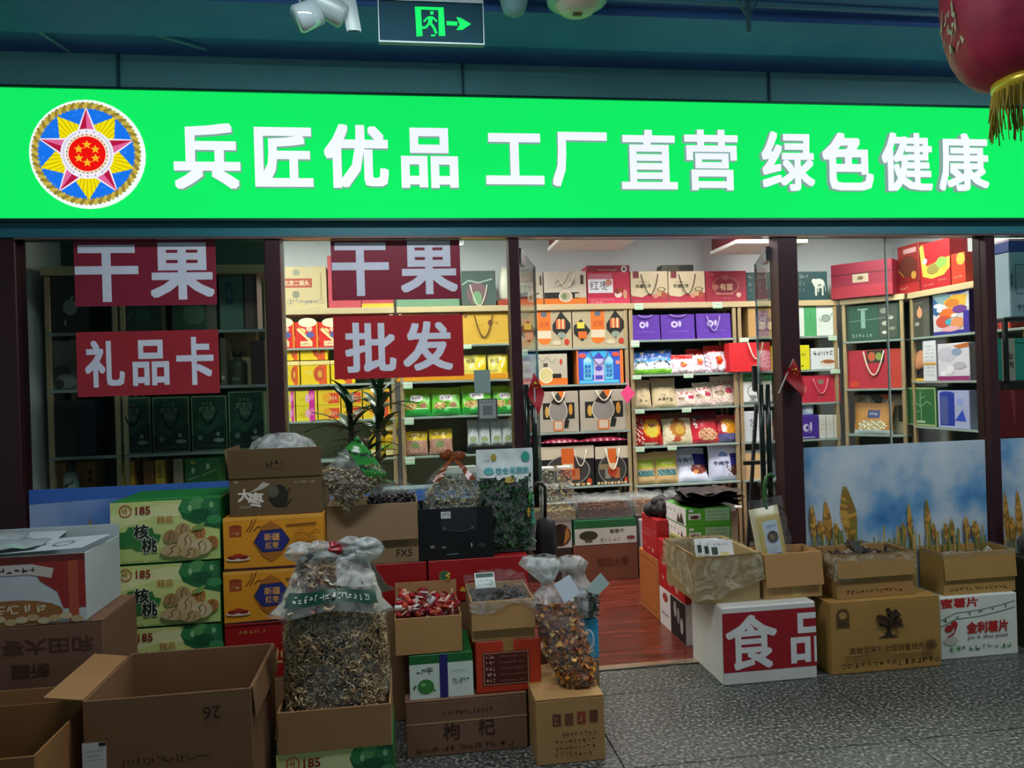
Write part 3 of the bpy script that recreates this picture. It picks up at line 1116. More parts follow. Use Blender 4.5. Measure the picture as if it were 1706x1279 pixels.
t = thing('ceiling_bracket', 'thin metal hanger bracket under the ceiling near the lantern', 'bracket', (c0.x, -.8, 3.24))
B().box(-.012, -.004, c0.z - 3.24, .012, .004, 0, mat('#5f8d8c', .4, .4), .002).obj('strap', t)
B().tube([(-.05, 0, -.02), (0, 0, -.10), (.05, 0, -.02)], .006, mat('#5f8d8c', .4, .4), 6).obj('stay', t)

# red festival lantern
LX = at(1733, 60, -1.75)
lx, lz = LX.x, at(1700, 133, -1.75).z
t = thing('red_lantern', 'big red cloth festival lantern with gold fringe hanging near the camera', 'lantern', (lx, -1.75, lz))
RED = ramp_mat('lantern_cloth', [(0.3, '#a01a3c'), (0.7, '#c42c54')], 5, 0.55, stretch=(1, 1, 3))
prof = []
for i in range(15):
    a = i / 14 * math.pi
    q = math.sin(a)
    prof.append((max(.13, .296 * q ** .42), .31 - .31 * math.cos(a)))
B().lathe(prof, RED, 60, (0, 0, 0), lambda a, z: 1 - .030 * abs(math.sin(a * 8)) ** .6).obj('cloth_body', t, True)
GL = mat('#e2c43a', .3, .3)
B().lathe([(.125, -.035), (.142, -.03), (.145, .008), (.13, .012)], GL, 40).obj('bottom_rim', t, True)
B().lathe([(.12, .60), (.14, .605), (.14, .64), (.12, .645)], GL, 40).obj('top_rim', t, True)
B().tube([(0, 0, .62), (0, 0, 3.24 - lz)], .006, ROPED, 6).obj('cord', t)
fr = B()
rs = random.Random(2)
for i in range(190):
    a = rs.uniform(0, 6.283)
    L = rs.uniform(.07, .155)
    x, y = .140 * math.cos(a), .140 * math.sin(a)
    sw = rs.uniform(-.012, .012)
    fr.tube([(x, y, -.025), (x * 1.03 + sw * .3, y * 1.03, -.025 - L * .5), (x * 1.02 + sw, y * 1.02 + rs.uniform(-.01, .01), -.025 - L)], rs.uniform(.0016, .0036), rs.choice([mat('#a8922a', .5), mat('#c9ae3c', .5), mat('#8a8428', .5)]), 4)
fr.obj('fringe', t, True, kind='stuff')
gd = B()
for i in range(26):
    a = math.radians(rs.uniform(150, 176))
    z = rs.uniform(.11, .25)
    for q in range(2):
        a2, z2 = a + rs.uniform(-.05, .05), z + rs.uniform(-.035, .035)
        r = .3 * math.sin(math.acos((.31 - z) / .31)) ** .42 - .002
        gd.add([(r * math.cos(a), r * math.sin(a), z), (r * math.cos(a2), r * math.sin(a2), z2), (r * math.cos(a2 + .022), r * math.sin(a2 + .022), z2 + .012), (r * math.cos(a + .02), r * math.sin(a + .02), z + .012)], [(0, 1, 2, 3)], mat('#c9d3a8', .4))
gd.obj('gold_lettering', t)

# ================================================================== goods stacked in front of the shop
def dates(cx, cy, s, c='#8e1f14'):
    return [('e', cx, cy - s * .35, s * 1.35, s * .45, '#e9dcc8'), ('e', cx - s * .6, cy, s * .55, s * .45, c), ('e', cx + s * .6, cy, s * .55, s * .45, c), ('e', cx, cy + s * .3, s * .6, s * .5, '#a62a18'), ('e', cx - s * .2, cy + s * .4, s * .2, s * .12, '#c65a3a')]


WAL = [('r', 0, .02, 1, 1, '#cfdd86'), ('p', [(0, .02), (1, .02), (1, .3), (.55, .22), (0, .34)], '#b9d27a'), ('p', [(0, .55), (.4, .75), (1, .7), (1, .9), (.5, .95), (0, .8)], '#e3e8a4'),
       ('p', [(.66, 1), (.62, .86), (.66, .7), (.75, .62), (.86, .56), (1, .5), (1, 1)], '#1e6a3a'),
       ('e', .70, .88, .07, .11, '#2f8a4a'), ('e', .80, .93, .08, .10, '#5aa05c'), ('e', .91, .87, .08, .13, '#2b7d45'), ('e', .84, .76, .09, .09, '#1d5c37'), ('e', .95, .66, .07, .08, '#3e9153'), ('e', .73, .86, .02, .05, '#9fce8e'), ('e', .93, .90, .02, .05, '#86c081'),
       ('o', .14, .86, .058, .10, .16, '#b23a1e'), ('s', .105, .80, .175, .92, 2, '#b23a1e'),
       ('t', '185', .30, .86, .13, '#8f2a14', 0, .02), ('t', '精品', .50, .70, .115, '#b8702a', 0, .004),
       ('p', arc(.16, .42, .11, .13) and [(.06, .42), (.08, .52), (.14, .53), (.16, .60), (.26, .62), (.30, .56), (.38, .58), (.40, .48), (.46, .46), (.44, .36), (.36, .32), (.34, .24), (.24, .22), (.20, .28), (.10, .28), (.06, .34)], '#2f7d3a'),
       ('t', '核', .28, .52, .25, '#eef2d8', 0, .06), ('t', '桃', .35, .30, .25, '#eef2d8', 0, .06), ('t', '核', .28, .52, .235, '#16241a', 0, .03), ('t', '桃', .35, .30, .235, '#16241a', 0, .03)]
for cx, cy, rx, ry, c in ((.66, .50, .07, .13, '#b89a66'), (.55, .42, .07, .11, '#a88956'), (.80, .46, .07, .12, '#c0803c'), (.93, .30, .06, .10, '#b87a3a'), (.70, .33, .09, .15, '#cbb583'), (.58, .20, .13, .10, '#c4ad78'), (.83, .24, .10, .13, '#d5c394'), (.73, .15, .10, .09, '#bda56d')):
    WAL.append(('e', cx, cy, rx, ry, c))
    WAL.append(('l', [(cx - rx * .5, cy - ry * .7), (cx - rx * .1, cy - ry * .2), (cx - rx * .25, cy + ry * .3), (cx + rx * .2, cy + ry * .8)], .004, '#5b4726'))
    WAL.append(('l', [(cx + rx * .2, cy - ry * .8), (cx + rx * .45, cy - ry * .1), (cx + rx * .3, cy + ry * .5)], .003, '#7b6438'))
WAL += [('s', .08, .035, .5, .07, 20, '#3f5a2a'), ('p', [(.74, .50), (.80, .60), (.88, .64), (.84, .52)], '#7fae5a')]


def walnut(label, loc, w=.45, d=.40, h=.270, rz=0.):
    t = pbox('walnut_box', label, 'gift box', loc, w, d, h, '#1f8038', WAL, rz=rz, group='walnut gift boxes', rough=.4)
    B().box(-w / 2 + .004, -d / 2 + .05, h, w / 2 - .004, -d / 2 + .065, h + .003, mat('#3f9a52', .4), .001).obj('lid_fold', t)
    return t


for k, lab in enumerate(('lowest green walnut box of the stack, at floor level', 'pale green 185 walnut box third from the top, just over the open carton', 'pale green 185 walnut box in the middle of the visible stack', 'top green 185 walnut box of the stack under the 礼品卡 sign')):
    walnut(lab, (-1.045 + (.006, -.004, -.004, .002)[k], -.30 + (.0, .004, 0, .003)[k], k * .2745))
walnut('green walnut box on the floor under the carton of ring snacks', (-.283, -1.02, 0), .41, .35, .262)

DATE = [('r', 0, 0, 1, 1, '#e59a1e'), ('r', 0, .93, 1, 1, '#eeb043'), ('e', .12, .80, .065, .05, '#8e3a1a'), ('r', .06, .62, .18, .80, '#a8481e'), ('s', .07, .64, .17, .78, 2, '#eebc66'),
        ('l', [(.22, .7), (.27, .82), (.29, .95)], .004, '#7d3c12'), ('l', [(.26, .7), (.30, .84), (.33, .97)], .004, '#7d3c12'), ('l', [(.30, .72), (.34, .8), (.42, .78)], .004, '#7d3c12'),
        ('p', [(.47, .90), (.56, .80), (.66, .50), (.56, .22), (.47, .10), (.38, .22), (.29, .50), (.38, .80)], '#b06c1c'),
        ('p', [(.30, .50), (.37, .72), (.58, .74), (.66, .52), (.58, .30), (.38, .28)], '#1d2560'), ('p', [(.315, .50), (.38, .69), (.575, .71), (.645, .52), (.575, .33), (.385, .31)], '#25307c'),
        ('t', '新疆', .48, .585, .145, '#e6a955', 0, .02), ('t', '红枣', .48, .425, .125, '#e6a955', 0, .02), ('s', .40, .345, .56, .365, 12, '#d89a4a'),
        ('l', [(.62, .80), (.93, .82)], .006, '#6d3a12'), ('s', .72, .74, .92, .77, 14, '#8a4a14')] + dates(.14, .22, .09)
DATE += [('l', [(.70, .62), (.78, .7), (.86, .6), (.92, .7), (.97, .66)], .005, '#b8701a'), ('l', [(.68, .5), (.76, .58), (.84, .5), (.93, .56)], .006, '#bb761c')]
pbox('date_box', 'orange red-date gift box, upper of two, under the brown printed carton', 'gift box', (-.588, -.31, .780), .43, .38, .224, '#d98b1c', DATE, group='date gift boxes')
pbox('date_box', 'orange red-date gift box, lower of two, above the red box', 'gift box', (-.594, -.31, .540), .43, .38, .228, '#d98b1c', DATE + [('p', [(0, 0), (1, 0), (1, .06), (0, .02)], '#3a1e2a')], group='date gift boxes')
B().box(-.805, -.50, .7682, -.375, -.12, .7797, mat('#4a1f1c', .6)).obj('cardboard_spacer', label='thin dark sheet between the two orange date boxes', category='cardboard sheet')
REDB = [('s', .12, .80, .42, .88, 5, '#c89a4a'), ('s', .10, .25, .60, .55, 4, '#d8b070')]
pbox('red_date_box', 'dark red gift box below the orange date boxes', 'gift box', (-.596, -.31, .290), .43, .38, .2485, '#a3191c', REDB)
carton('carton', 'plain brown carton on the floor under the dark red gift box', (-.596, -.31, 0), .44, .38, .2895, CARD2)

# brown printed carton with lid standing up and plastic on top
BR = [('t', '大', .16, .55, .34, '#e4dccb', 0, .03), ('t', '枣', .28, .42, .40, '#e4dccb', 0, .03), ('p', [(.20, .60), (.36, .70), (.44, .82), (.36, .88), (.30, .74)], '#b9b7a6'), ('e', .53, .50, .10, .30, '#231d14'), ('e', .47, .62, .06, .16, '#5b5a44'),
      ('l', [(.42, .45), (.48, .25), (.6, .22), (.66, .4)], .006, '#2c2416'), ('l', [(.58, .5), (.66, .7)], .005, '#2c2416'), ('s', .70, .80, .92, .88, 9, '#c9c2ae'), ('s', .10, .20, .24, .28, 6, '#cfc7b2'), ('s', .05, .86, .10, .94, 2, '#c9c2ae')]
bc = open_carton('printed_carton', 'brown printed carton with its lid up, on top of the date boxes', (-.575, -.32, 1.0055), .40, .34, .168, mat('#65502f', .7, 0, .12, 5, .1), BR, flaps='FL', fl=.13)
for o in bc.children:
    if o.name.startswith('flap') and abs(o.location.y + .1745) < .02:
        B().art([('s', .40, .35, .60, .6, 4, '#2e2417'), ('s', .38, .28, .62, .33, 9, '#2e2417')], .40, .13, lambda u, v, o_: (u - .20, -o_, v)).obj('printed_front', o)
pb = thing('plastic_wrap', 'crumpled clear plastic wrap bulging out of the brown printed carton', 'plastic bag', (-.575, -.30, 1.02))
film_bag(pb, [(.02, .0), (.15, .03), (.165, .16), (.155, .24), (.12, .30), (.06, .335), (.005, .34)], PLASTM, 30, 5, .16, 1.05, .7)

# left edge: open snack box on a carton with upside-down print
x0, x1, za, zb = frect(-60, 930, 142, 1033, -.9)
YB = -.9
carton('carton', 'brown carton under the upside-down printed carton at the left edge', (-1.43, YB + .185, 0), .50, .36, .405, CARD2)
UPS = [('t', '和田大枣', .62, .72, .20, '#563527', .62, .02, 1), ('t', '新疆', .50, .42, .18, '#563527', .26, .02, 1), ('s', .1, .10, .3, .17, 5, '#3f261d'), ('s', .62, .10, .9, .17, 6, '#3f261d')]
x0, x1, za, zb = frect(0, 1038, 173, 1150, YB)
carton('carton', 'brown carton with large upside-down characters at the left edge', ((x1 - .52 + x1) / 2, YB + .185, .406), .52, .37, zb - .406, mat('#7d5a42', .75, 0, .15, 5, .1), UPS, tape=False)
x0b, x1b, zab, zbb = frect(0, 925, 142, 1036, YB)
STG = [('r', 0, 0, 1, 1, '#cfd9d8'), ('r', 0, .86, 1, 1, '#6d2a22'), ('p', [(0, .9), (.30, .9), (.26, .6), (.18, .45), (.2, .2), (0, .2)], '#9a2c28'), ('p', [(1, .9), (.62, .9), (.68, .62), (.80, .45), (.84, .2), (1, .2)], '#a02e28'), ('r', .06, .0, .13, .9, '#b8553a'), ('r', .88, .0, .95, .9, '#b8553a'),
       ('p', [(.22, .80), (.38, .88), (.62, .88), (.78, .80), (.76, .66), (.60, .73), (.40, .73), (.24, .66)], '#d9d3c4'), ('s', .34, .75, .66, .84, 6, '#4a2a22'), ('e', .48, .16, .36, .20, '#a06a34'), ('s', .36, .16, .74, .30, 4, '#e6d6b0')]
for i in range(12):
    STG.append(('e', .08 + i * .078, .07 + .03 * math.sin(i * 2.1), .045, .05, ('#d9c79a', '#c9b07c')[i % 2]))
wb_ = x1b - x0b + .1
sb = open_carton('snack_box', 'open white snack box printed with a red stage curtain, at the left edge', (x1b - .25, YB + .185, zb + .002), .50, .36, zbb - zb - .002, mat('#b9c6c4', .6), STG, flaps='B', fl=.05, inner=WHITE)
for k, (a, dx) in enumerate(((-.18, .04), (.12, -.16))):
    f = B().box(-.24, -.10, 0, .20, .10, .003, mat('#c6cfd6', .6), .001).obj('lid_flap', sb)
    f.location, f.rotation_euler = (dx + .02, -.05 + .10 * k, zbb - zb + .012 + .016 * k), (.06, a * .3, a)
    if k == 0:
        B().art([('o', .72, .45, .09, .2, .2, '#7a6470'), ('s', .42, .40, .58, .62, 2, '#3a5a8a')], .44, .2, lambda u, v, o_: (u - .24, -.1 + v, .003 + o_)).obj('printed_top', f)
for k in range(2):
    bb = thing('foil_bag', ['silver snack bag lying on the open stage-print box', 'white snack bag tucked at the far left of the stage-print box'][k], 'snack bag', (x1b - .33 - .1 * k, YB + .14 + .06 * k, zbb + .022 + .02 * k), .3 * k, 0)
    b = B()
    b.grid(lambda u, v: ((u - .5) * .26, (v - .5) * .17, .022 * (math.sin(math.pi * u) * math.sin(math.pi * v)) ** .5 + .003 * math.sin(20 * u + 9 * v)), 16, 12, mat('#c3ced2', .25, .3))
    b.grid(lambda u, v: ((u - .5) * .26, (v - .5) * .17, -.004 - .006 * math.sin(math.pi * u) * math.sin(math.pi * v)), 6, 6, mat('#c3ced2', .25, .3), True)
    b.obj('bag', bb, True)

# foreground open cartons, bottom left
FC = [('s', .22, .62, .62, .67, 14, '#4f3826'), ('t', '和田元枣', .44, .48, .14, '#4f3826', .40, .01), ('l', [(.62, .63), (.68, .65), (.74, .64)], .005, '#5a4330'), ('t', '26', .76, .88, .07, '#2c2118', 0, -.01, 1)]
fc = open_carton('open_carton', 'big empty open carton in the bottom left foreground', (-.785, -1.175, 0), .517, .45, .584, mat('#8a6442', .75, 0, .16, 4, .12), FC, flaps='r', fl=.10)
f = B().box(-.02, -.21, 0, .0, .2, .004, CARD).obj('flap', fc)
f.location = (-.262, 0, .58)
f.scale = (6, 1, 1)
f.rotation_euler = (0, .15, 0)
x0, x1, za, zb = frect(139, 1237, 175, 1279, -1.402)
st = thing('shipping_label', 'small white shipping label stuck on the big open foreground carton', 'label', ((x0 + x1) / 2, -1.4015, za - .02))
B().box(-.036, -.0004, 0, .036, .0004, .10, WHITE).obj('paper', st)
B().art([('r', .7, .88, 1, 1, '#222222'), ('s', .1, .70, .9, .76, 10, '#555555'), ('s', .1, .56, .8, .61, 9, '#777777'), ('s', .1, .44, .9, .48, 10, '#888888')], .072, .10, lambda u, v, o: (u - .036, -.0006 - o, v)).obj('print', st)
oc = open_carton('open_carton', 'open carton of dark seeds cut off by the bottom left corner', (-1.42, -1.41, 0), .66, .42, .52, mat('#9a6a3a', .7, 0, .14, 4, .1), flaps='B', fl=.05, inner=mat('#a5733c', .7))
loose(900, lambda r: (r.uniform(-.315, .315), r.uniform(-.19, .19), .33 + r.uniform(-.01, .02)), p_bean(1, .6, .4), .009, [mat('#2a2622', .4), mat('#4a443c', .4), mat('#6b655a', .4)], 'seeds', oc, 4)
B().box(-.315, -.195, .01, .315, .195, .325, mat('#2a2622', .8)).obj('seed_bed', oc)

# ring snacks in a tall clear bag, mushroom bag on top
rc = open_carton('open_carton', 'cut-down carton holding the tall bag of ring snacks', (-.281, -1.025, .2625), .398, .35, .150, CARD, flaps='l', fl=.10)
rb = thing('ring_snack_bag', 'tall clear bag full of small ring-shaped snacks standing in a carton', 'snack bag', (-.281, -1.02, .272))


def ringpt(r):
    z = r.uniform(.0, .43)
    a = r.uniform(math.pi * .86, math.pi * 2.14)
    k = 1 + .03 * math.sin(5 * a + 11 * z)
    e = 3.2
    ca, sa = math.cos(a), math.sin(a)
    q = (abs(ca) ** e + abs(sa) ** e) ** (-1 / e)
    d = r.uniform(.94, 1.0)
    top = 1 - .10 * max(0, (z - .38) / .05)
    return (.183 * q * ca * k * d * top, .158 * q * sa * k * d * top, z)


RINGS = [mat('#b8986a', .5), mat('#cdb183', .5), mat('#9d8058', .5), mat('#d9c397', .5)]
loose(2700, ringpt, p_ring(10, 4, .26), .0088, RINGS, 'ring_snacks', rb, 6, normal=lambda p: (p.x / .18, p.y / .155 - .15, .1))
loose(260, lambda r: (r.uniform(-.17, .17), r.uniform(-.14, .14), .43 + r.uniform(0, .012)), p_ring(8, 3), .0078, RINGS, 'ring_snacks', rb, 7)
core = B().lathe([(.12, 0), (.168, .01), (.168, .40), (.14, .425)], mat('#4f3f2a', .8), 20)
core.v = [(x * 1.02, y * .86, z) for x, y, z in core.v]
core.obj('snack_core', rb, True)
film_bag(rb, [(.19, .0), (.198, .04), (.200, .2), (.198, .36), (.196, .43), (.17, .47), (.10, .49), (.03, .495)], PLAST, 40, 8, .03, 1.0, .86)
mb = thing('mushroom_bag', 'clear bag of dried mushroom slices with a green printed band and tied handles', 'snack bag', (-.283, -1.02, .752))
MR = [mat('#e6d6b8', .6), mat('#d5bd92', .6), mat('#8a4f2c', .6), mat('#c9a878', .6)]


def mfront(u, v):
    """front sheet of the bag: wide foot, drawn in towards the knot"""
    w_ = .425 - .17 * v ** .8 + .03 * max(0, .15 - v) / .15
    return ((u - .5) * w_ * (1 + .015 * math.sin(23 * v)), -.165 + .115 * v - .028 * math.sin(math.pi * u) - .005 * math.sin(14 * u + 5 * v), .175 * v - .012 * math.sin(9 * u) * (1 - v))


def mushpt(r):
    u, v = (r.uniform(.10, .52), r.uniform(.52, .95)) if r.random() < .62 else (r.uniform(.05, .95), r.uniform(.04, .95))
    p = mfront(u, v)
    return (p[0], p[1] + .014 + r.uniform(0, .012), p[2])


loose(260, mushpt, p_chip(), .017, MR, 'mushroom_slices', mb, 12)
fill = B()
fill.grid(lambda u, v: (lambda p: (p[0] * .96, p[1] + .032, p[2]))(mfront(u, v)), 14, 10, mat('#a8a894', .6))
fill.grid(lambda u, v: (lambda p: (p[0] * .96, .11 - .10 * v, p[2]))(mfront(u, v)), 14, 10, mat('#a8a894', .6), True)
fill.obj('slice_core', mb, True)
bk = B()
bk.grid(mfront, 34, 24, PLAST, pick=lambda u, v: mat('#1d4a36', .35) if .17 < v < .42 and .06 < u < .94 else (PLASTM if u > .55 and v > .45 else None))
bk.grid(lambda u, v: (mfront(u, v)[0], .13 - .13 * v + .01 * math.sin(11 * u), mfront(u, v)[2]), 12, 8, PLASTM, True)
bk.obj('bag', mb, True)
B().art([('s', .12, .23, .88, .36, 14, '#cfd8cf')], 1, 1, lambda u, v, o: (lambda p: (p[0], p[1] - .003, p[2]))(mfront(u, v))).obj('printed_band', mb)
kb = B()
for cx, cz, s, m, ph in ((-.115, .195, .055, PLASTM, 0), (-.05, .205, .045, PLASTM, 1), (.06, .215, .045, PLASTM, 2), (.125, .195, .062, PLASTM, 3), (.012, .205, .036, mat('#a3262c', .35), 4), (-.07, .178, .024, mat('#26302c', .35), 5), (.07, .165, .05, PLASTM, 6), (-.01, .17, .06, PLASTM, 7), (.045, .168, .022, mat('#5a1f28', .35), 8)):
    kb.grid(lambda u, v, cx=cx, cz=cz, s=s, ph=ph: (cx + s * math.cos(6.283 * u) * math.sin(3.1416 * v) * (1 + .28 * math.sin(5 * 6.283 * u + ph + 4 * v)), -.05 + .6 * s * math.sin(6.283 * u) * math.sin(3.1416 * v) * (1 + .25 * math.sin(18 * v + ph)), cz + s * .62 * math.cos(3.1416 * v) * (1 + .25 * math.sin(3 * 6.283 * u + ph))), 26, 14, m)
kb.obj('knotted_handles', mb, True)

# wolfberry carton and what stands on it
GQ = [('r', 0, .58, 1, .61, '#b3946a'), ('t', '枸', .37, .42, .30, '#3a2418', 0, .012), ('t', '杞', .66, .45, .30, '#3a2418', 0, .012), ('s', .30, .72, .72, .80, 12, '#4a3222'), ('s', .08, .08, .9, .18, 12, '#4a2e20')]
carton('goji_carton', 'brown carton printed 枸杞 on the floor in the middle', (.222, -.59, 0), .514, .36, .236, mat('#7e5c44', .75, 0, .15, 5, .1), GQ)
GB = [('r', 0, 0, 1, .80, '#dfeee2'), ('r', 0, .80, 1, 1, '#1c6b30'), ('r', .47, 0, .60, 1, '#28246e'), ('s', .10, .56, .26, .70, 2, '#2c4a34'), ('t', '干', .31, .63, .15, '#2c4a34', 0, .02), ('e', .25, .28, .13, .17, '#3d8a3a'), ('e', .21, .33, .04, .05, '#7ab86a'), ('l', [(.36, .24), (.40, .16)], .006, '#3d8a3a'), ('l', [(.05, .25), (.10, .32)], .006, '#2c4a34'), ('s', .66, .58, .92, .63, 8, '#6f8a78'), ('s', .66, .30, .94, .44, 6, '#33463a')]
pbox('pea_snack_box', 'white and green snack box with a green pea picture, under the candy carton', 'gift box', (.121, -.60, .2372), .268, .30, .183, '#1f7436', GB, rough=.5)
OB = [('r', .10, .14, .82, .78, '#5c160f'), ('o', .0, .0, .0001, .0001, .5, '#5c160f'), ('l', [(.12, .16), (.80, .16), (.80, .76), (.12, .76), (.12, .16)], .003, '#caa27a')]
for i in range(5):
    OB.append(('s', .15, .66 - i * .115, .30, .73 - i * .115, 3, '#e6cfb0'))
    OB.append(('s', .36, .67 - i * .115, .76, .71 - i * .115, 14, '#b98a6a'))
ob = pbox('orange_snack_box', 'orange-red box with a maroon text panel beside the pea snack box', 'gift box', (.409, -.60, .2372), .282, .30, .222, '#c63a1c', OB, rough=.4)
B().box(-.022, -.1505, .165, .022, -.1498, .2225, TAPE).obj('tape', ob)
cc = open_carton('candy_carton', 'open carton of red wrapped candies on top of the pea snack box', (.073, -.59, .4245), .282, .31, .155, CARD3, flaps='', fl=.08)
f = B().box(-.141, 0, 0, .141, .004, .075, CARD, .001).obj('flap', cc)
f.location, f.rotation_euler = (0, .151, .154), (-.10, 0, 0)
CA = [mat('#b3202a', .25), mat('#d8d2cc', .2), mat('#8e1a2c', .25), mat('#c8523a', .25), mat('#e0b7a0', .25)]
loose(150, lambda r: (r.uniform(-.125, .125), r.uniform(-.135, .135), .125 + .05 * r.random() + .04 * (1 - abs(r.uniform(-1, 1)))), p_pack(), .017, CA, 'candies', cc, 21)
B().box(-.132, -.146, .01, .132, .146, .12, mat('#6d2420', .8)).obj('candy_bed', cc)
yb = B()
yb.tube([(0, 0, 0), (.01, 0, .012), (-.005, -.004, .02), (.012, 0, .03)], .005, mat('#d8b020', .4), 6)
o = yb.obj('yellow_tie')
o.parent, o.location = cc, (.10, .155, .228)
lc = open_carton('lined_carton', 'plastic-lined carton of dark dried fruit on top of the orange-red box', (.392, -.59, .4595), .272, .32, .170, CARD3, flaps='f', fl=.12)
B().box(-.127, -.15, .01, .127, .15, .12, mat('#1c1714', .6)).obj('fruit_bed', lc)
loose(240, lambda r: (r.uniform(-.12, .12), r.uniform(-.14, .14), .125 + .03 * r.random()), p_bean(1, .7, .5), .013, [mat('#17120f', .25), mat('#2c221d', .25), mat('#3d3029', .25)], 'dried_fruit', lc, 31)
lf = B()
lf.grid(lambda u, v: ((u - .5) * .285, -.168 + .34 * v, .150 + .05 * v + .028 * math.sin(math.pi * u) + .006 * math.sin(25 * u + 7 * v)), 22, 16, PLAST)
lf.grid(lambda u, v: ((u - .5) * .286 * (1 + .03 * math.sin(9 * v)), -.170 - .008 * math.sin(6 * u + 2) ** 2, .172 - .035 * v * (1 + .6 * math.sin(7 * u))), 22, 5, PLASTM, True)
lf.obj('plastic_liner', lc, True)
lt = B().box(-.045, 0, 0, .045, .001, .075, mat('#dfe9e4', .5)).obj('label', lc)
lt.location, lt.rotation_euler = (-.055, .0, .185), (-.7, 0, .05)
B().art([('r', .05, .68, .95, .95, '#3f5c52'), ('s', .1, .40, .9, .52, 7, '#4d6a60'), ('s', .1, .14, .9, .28, 8, '#6d857c')], .09, .075, lambda u, v, o: (u - .045, -o, v)).obj('label_print', lt)

# carton at the front right of the pile with the bag of dried slices
RC = [('r', .24, .58, .36, .76, '#6b3a26'), ('r', .42, .58, .54, .76, '#6b4a2e'), ('r', .60, .59, .72, .77, '#9a3a22'), ('r', .78, .60, .90, .78, '#6b3a26'), ('s', .26, .60, .34, .74, 1, '#a98a5c'), ('s', .62, .61, .70, .75, 1, '#c9a070'), ('s', .35, .42, .88, .48, 8, '#4d452a'), ('s', .26, .31, .86, .37, 9, '#4d452a'), ('s', .26, .21, .86, .27, 9, '#4d452a'), ('s', .26, .11, .80, .17, 8, '#4d452a')]
carton('carton', 'brown carton with a row of small red seals, holding up the bag of dried slices', (.632, -.745, 0), .285, .39, .268, CARD3, RC)
carton('carton', 'low brown carton behind, under the blue box near the doorway', (.745, -.36, 0), .24, .30, .252, CARD2)
pbox('blue_box', 'small bright blue box half hidden behind the bag of dried slices', 'gift box', (.76, -.38, .253), .225, .22, .185, '#2f9cc8', [('o', .78, .5, .12, .26, .25, '#cfe6f2'), ('s', .62, .3, .95, .42, 3, '#bfe0ee')], rough=.4)
sbg = thing('dried_slice_bag', 'long tied clear bag of orange dried slices leaning on the seal-printed carton', 'snack bag', (.70, -.81, .2695))
LN = lambda z: (-.125 * (z / .5), .12 * (z / .5))


def slicept(r):
    z = r.uniform(.01, .34)
    a = r.uniform(0, 6.283)
    q = (.078 if z > .06 else .05 + .03 * z / .06) * r.uniform(.75, 1.0) * (1 - .25 * max(0, (z - .26) / .08))
    c = LN(z)
    return (q * math.cos(a) * 1.12 + c[0], q * math.sin(a) + c[1], z)


B().tube([(-.01, .01, .02), (-.045, .045, .17), (-.08, .075, .32)], [.05, .068, .05], mat('#8a5220', .6), 12).obj('slice_core', sbg, True)
loose(620, slicept, p_chip(), .021, [mat('#d8842c', .4), mat('#b86820', .4), mat('#e4a444', .4), mat('#985620', .4), mat('#ecc070', .4)], 'dried_slices', sbg, 41)
film_bag(sbg, [(.02, .0), (.07, .012), (.088, .08), (.094, .2), (.088, .30), (.075, .34)], PLAST, 36, 14, .10, 1.15, 1.0, 'film', LN)
film_bag(sbg, [(.075, .34), (.060, .37), (.020, .41), (.05, .45), (.078, .49), (.06, .52), (.03, .525)], PLASTM, 40, 14, .22, 1.15, 1.0, 'film_neck', LN)
tg = B().box(-.04, -.0008, -.045, .04, .0008, .045, mat('#cfdbe2', .5)).obj('paper_tag', sbg)
tg.location, tg.rotation_euler = (-.035, .02, .40), (-.25, -.45, .1)
gb = thing('dark_seed_bag', 'clear bag of dark green dried herbs lying on the small blue box', 'snack bag', (.80, -.43, .442))
loose(420, lambda r: (r.uniform(-.05, .07) + .0, r.uniform(-.08, .08), r.uniform(.0, .12)), p_strip(), .022, [mat('#26302a', .4), mat('#3f4a40', .4), mat('#59665a', .4)], 'herbs', gb, 45)
film_bag(gb, [(.03, .0), (.085, .01), (.098, .06), (.09, .12), (.06, .17), (.05, .20), (.075, .25), (.05, .28), (.01, .285)], PLASTM, 26, 22, .16, 1.0, .95, 'film', lambda z: (-.03 * z / .2, 0))
tg = B().box(-.035, -.001, -.05, .035, .001, .05, mat('#b7d2cc', .5)).obj('paper_tag', gb)
tg.location, tg.rotation_euler = (.075, -.06, .15), (.0, .9, .2)

# back row of the pile: red boxes, FX5 carton, black carton, vegetable crisps
carton('carton', 'hidden brown carton holding up the red box with the round green mark', (.31, -.22, 0), .46, .34, .538, CARD2)
carton('carton', 'brown carton under the plain red box behind the candy carton', (-.12, -.22, 0), .38, .34, .538, CARD2)
pbox('red_box', 'plain red box beneath the FX5 carton', 'gift box', (-.122, -.23, .539), .405, .33, .198, '#9c1418', [('s', .1, .2, .4, .35, 5, '#c8a050')], rough=.4)
pbox('red_box', 'red box with a round green mark beneath the black carton', 'gift box', (.325, -.23, .539), .475, .33, .198, '#a3161a', [('e', .16, .62, .055, .13, '#2f6a44'), ('o', .16, .62, .055, .13, .2, '#6d8a52'), ('p', [(.30, .25), (.33, .35), (.36, .3), (.40, .42), (.38, .2)], '#d8b23a')], rough=.4)
fx = open_carton('fx5_carton', 'brown carton marked FX5 with its front flap hanging down', (-.162, -.25, .738), .416, .29, .278, mat('#8b7350', .75, 0, .12, 5, .1), [('t', 'FX5', .84, .16, .12, '#1e1a14', 0, .012)], flaps='f', fl=.168)
B().box(-.20, -.135, .01, .20, .135, .22, mat('#1a1614', .7)).obj('raisin_bed', fx)
loose(430, lambda r: (r.uniform(-.02, .195), r.uniform(-.13, .13), .228 + .075 * r.random() * (1 if True else 0)), p_bean(1, .7, .5), .011, [mat('#1b1516', .25), mat('#33292a', .25), mat('#4d4446', .25)], 'raisins', fx, 51)
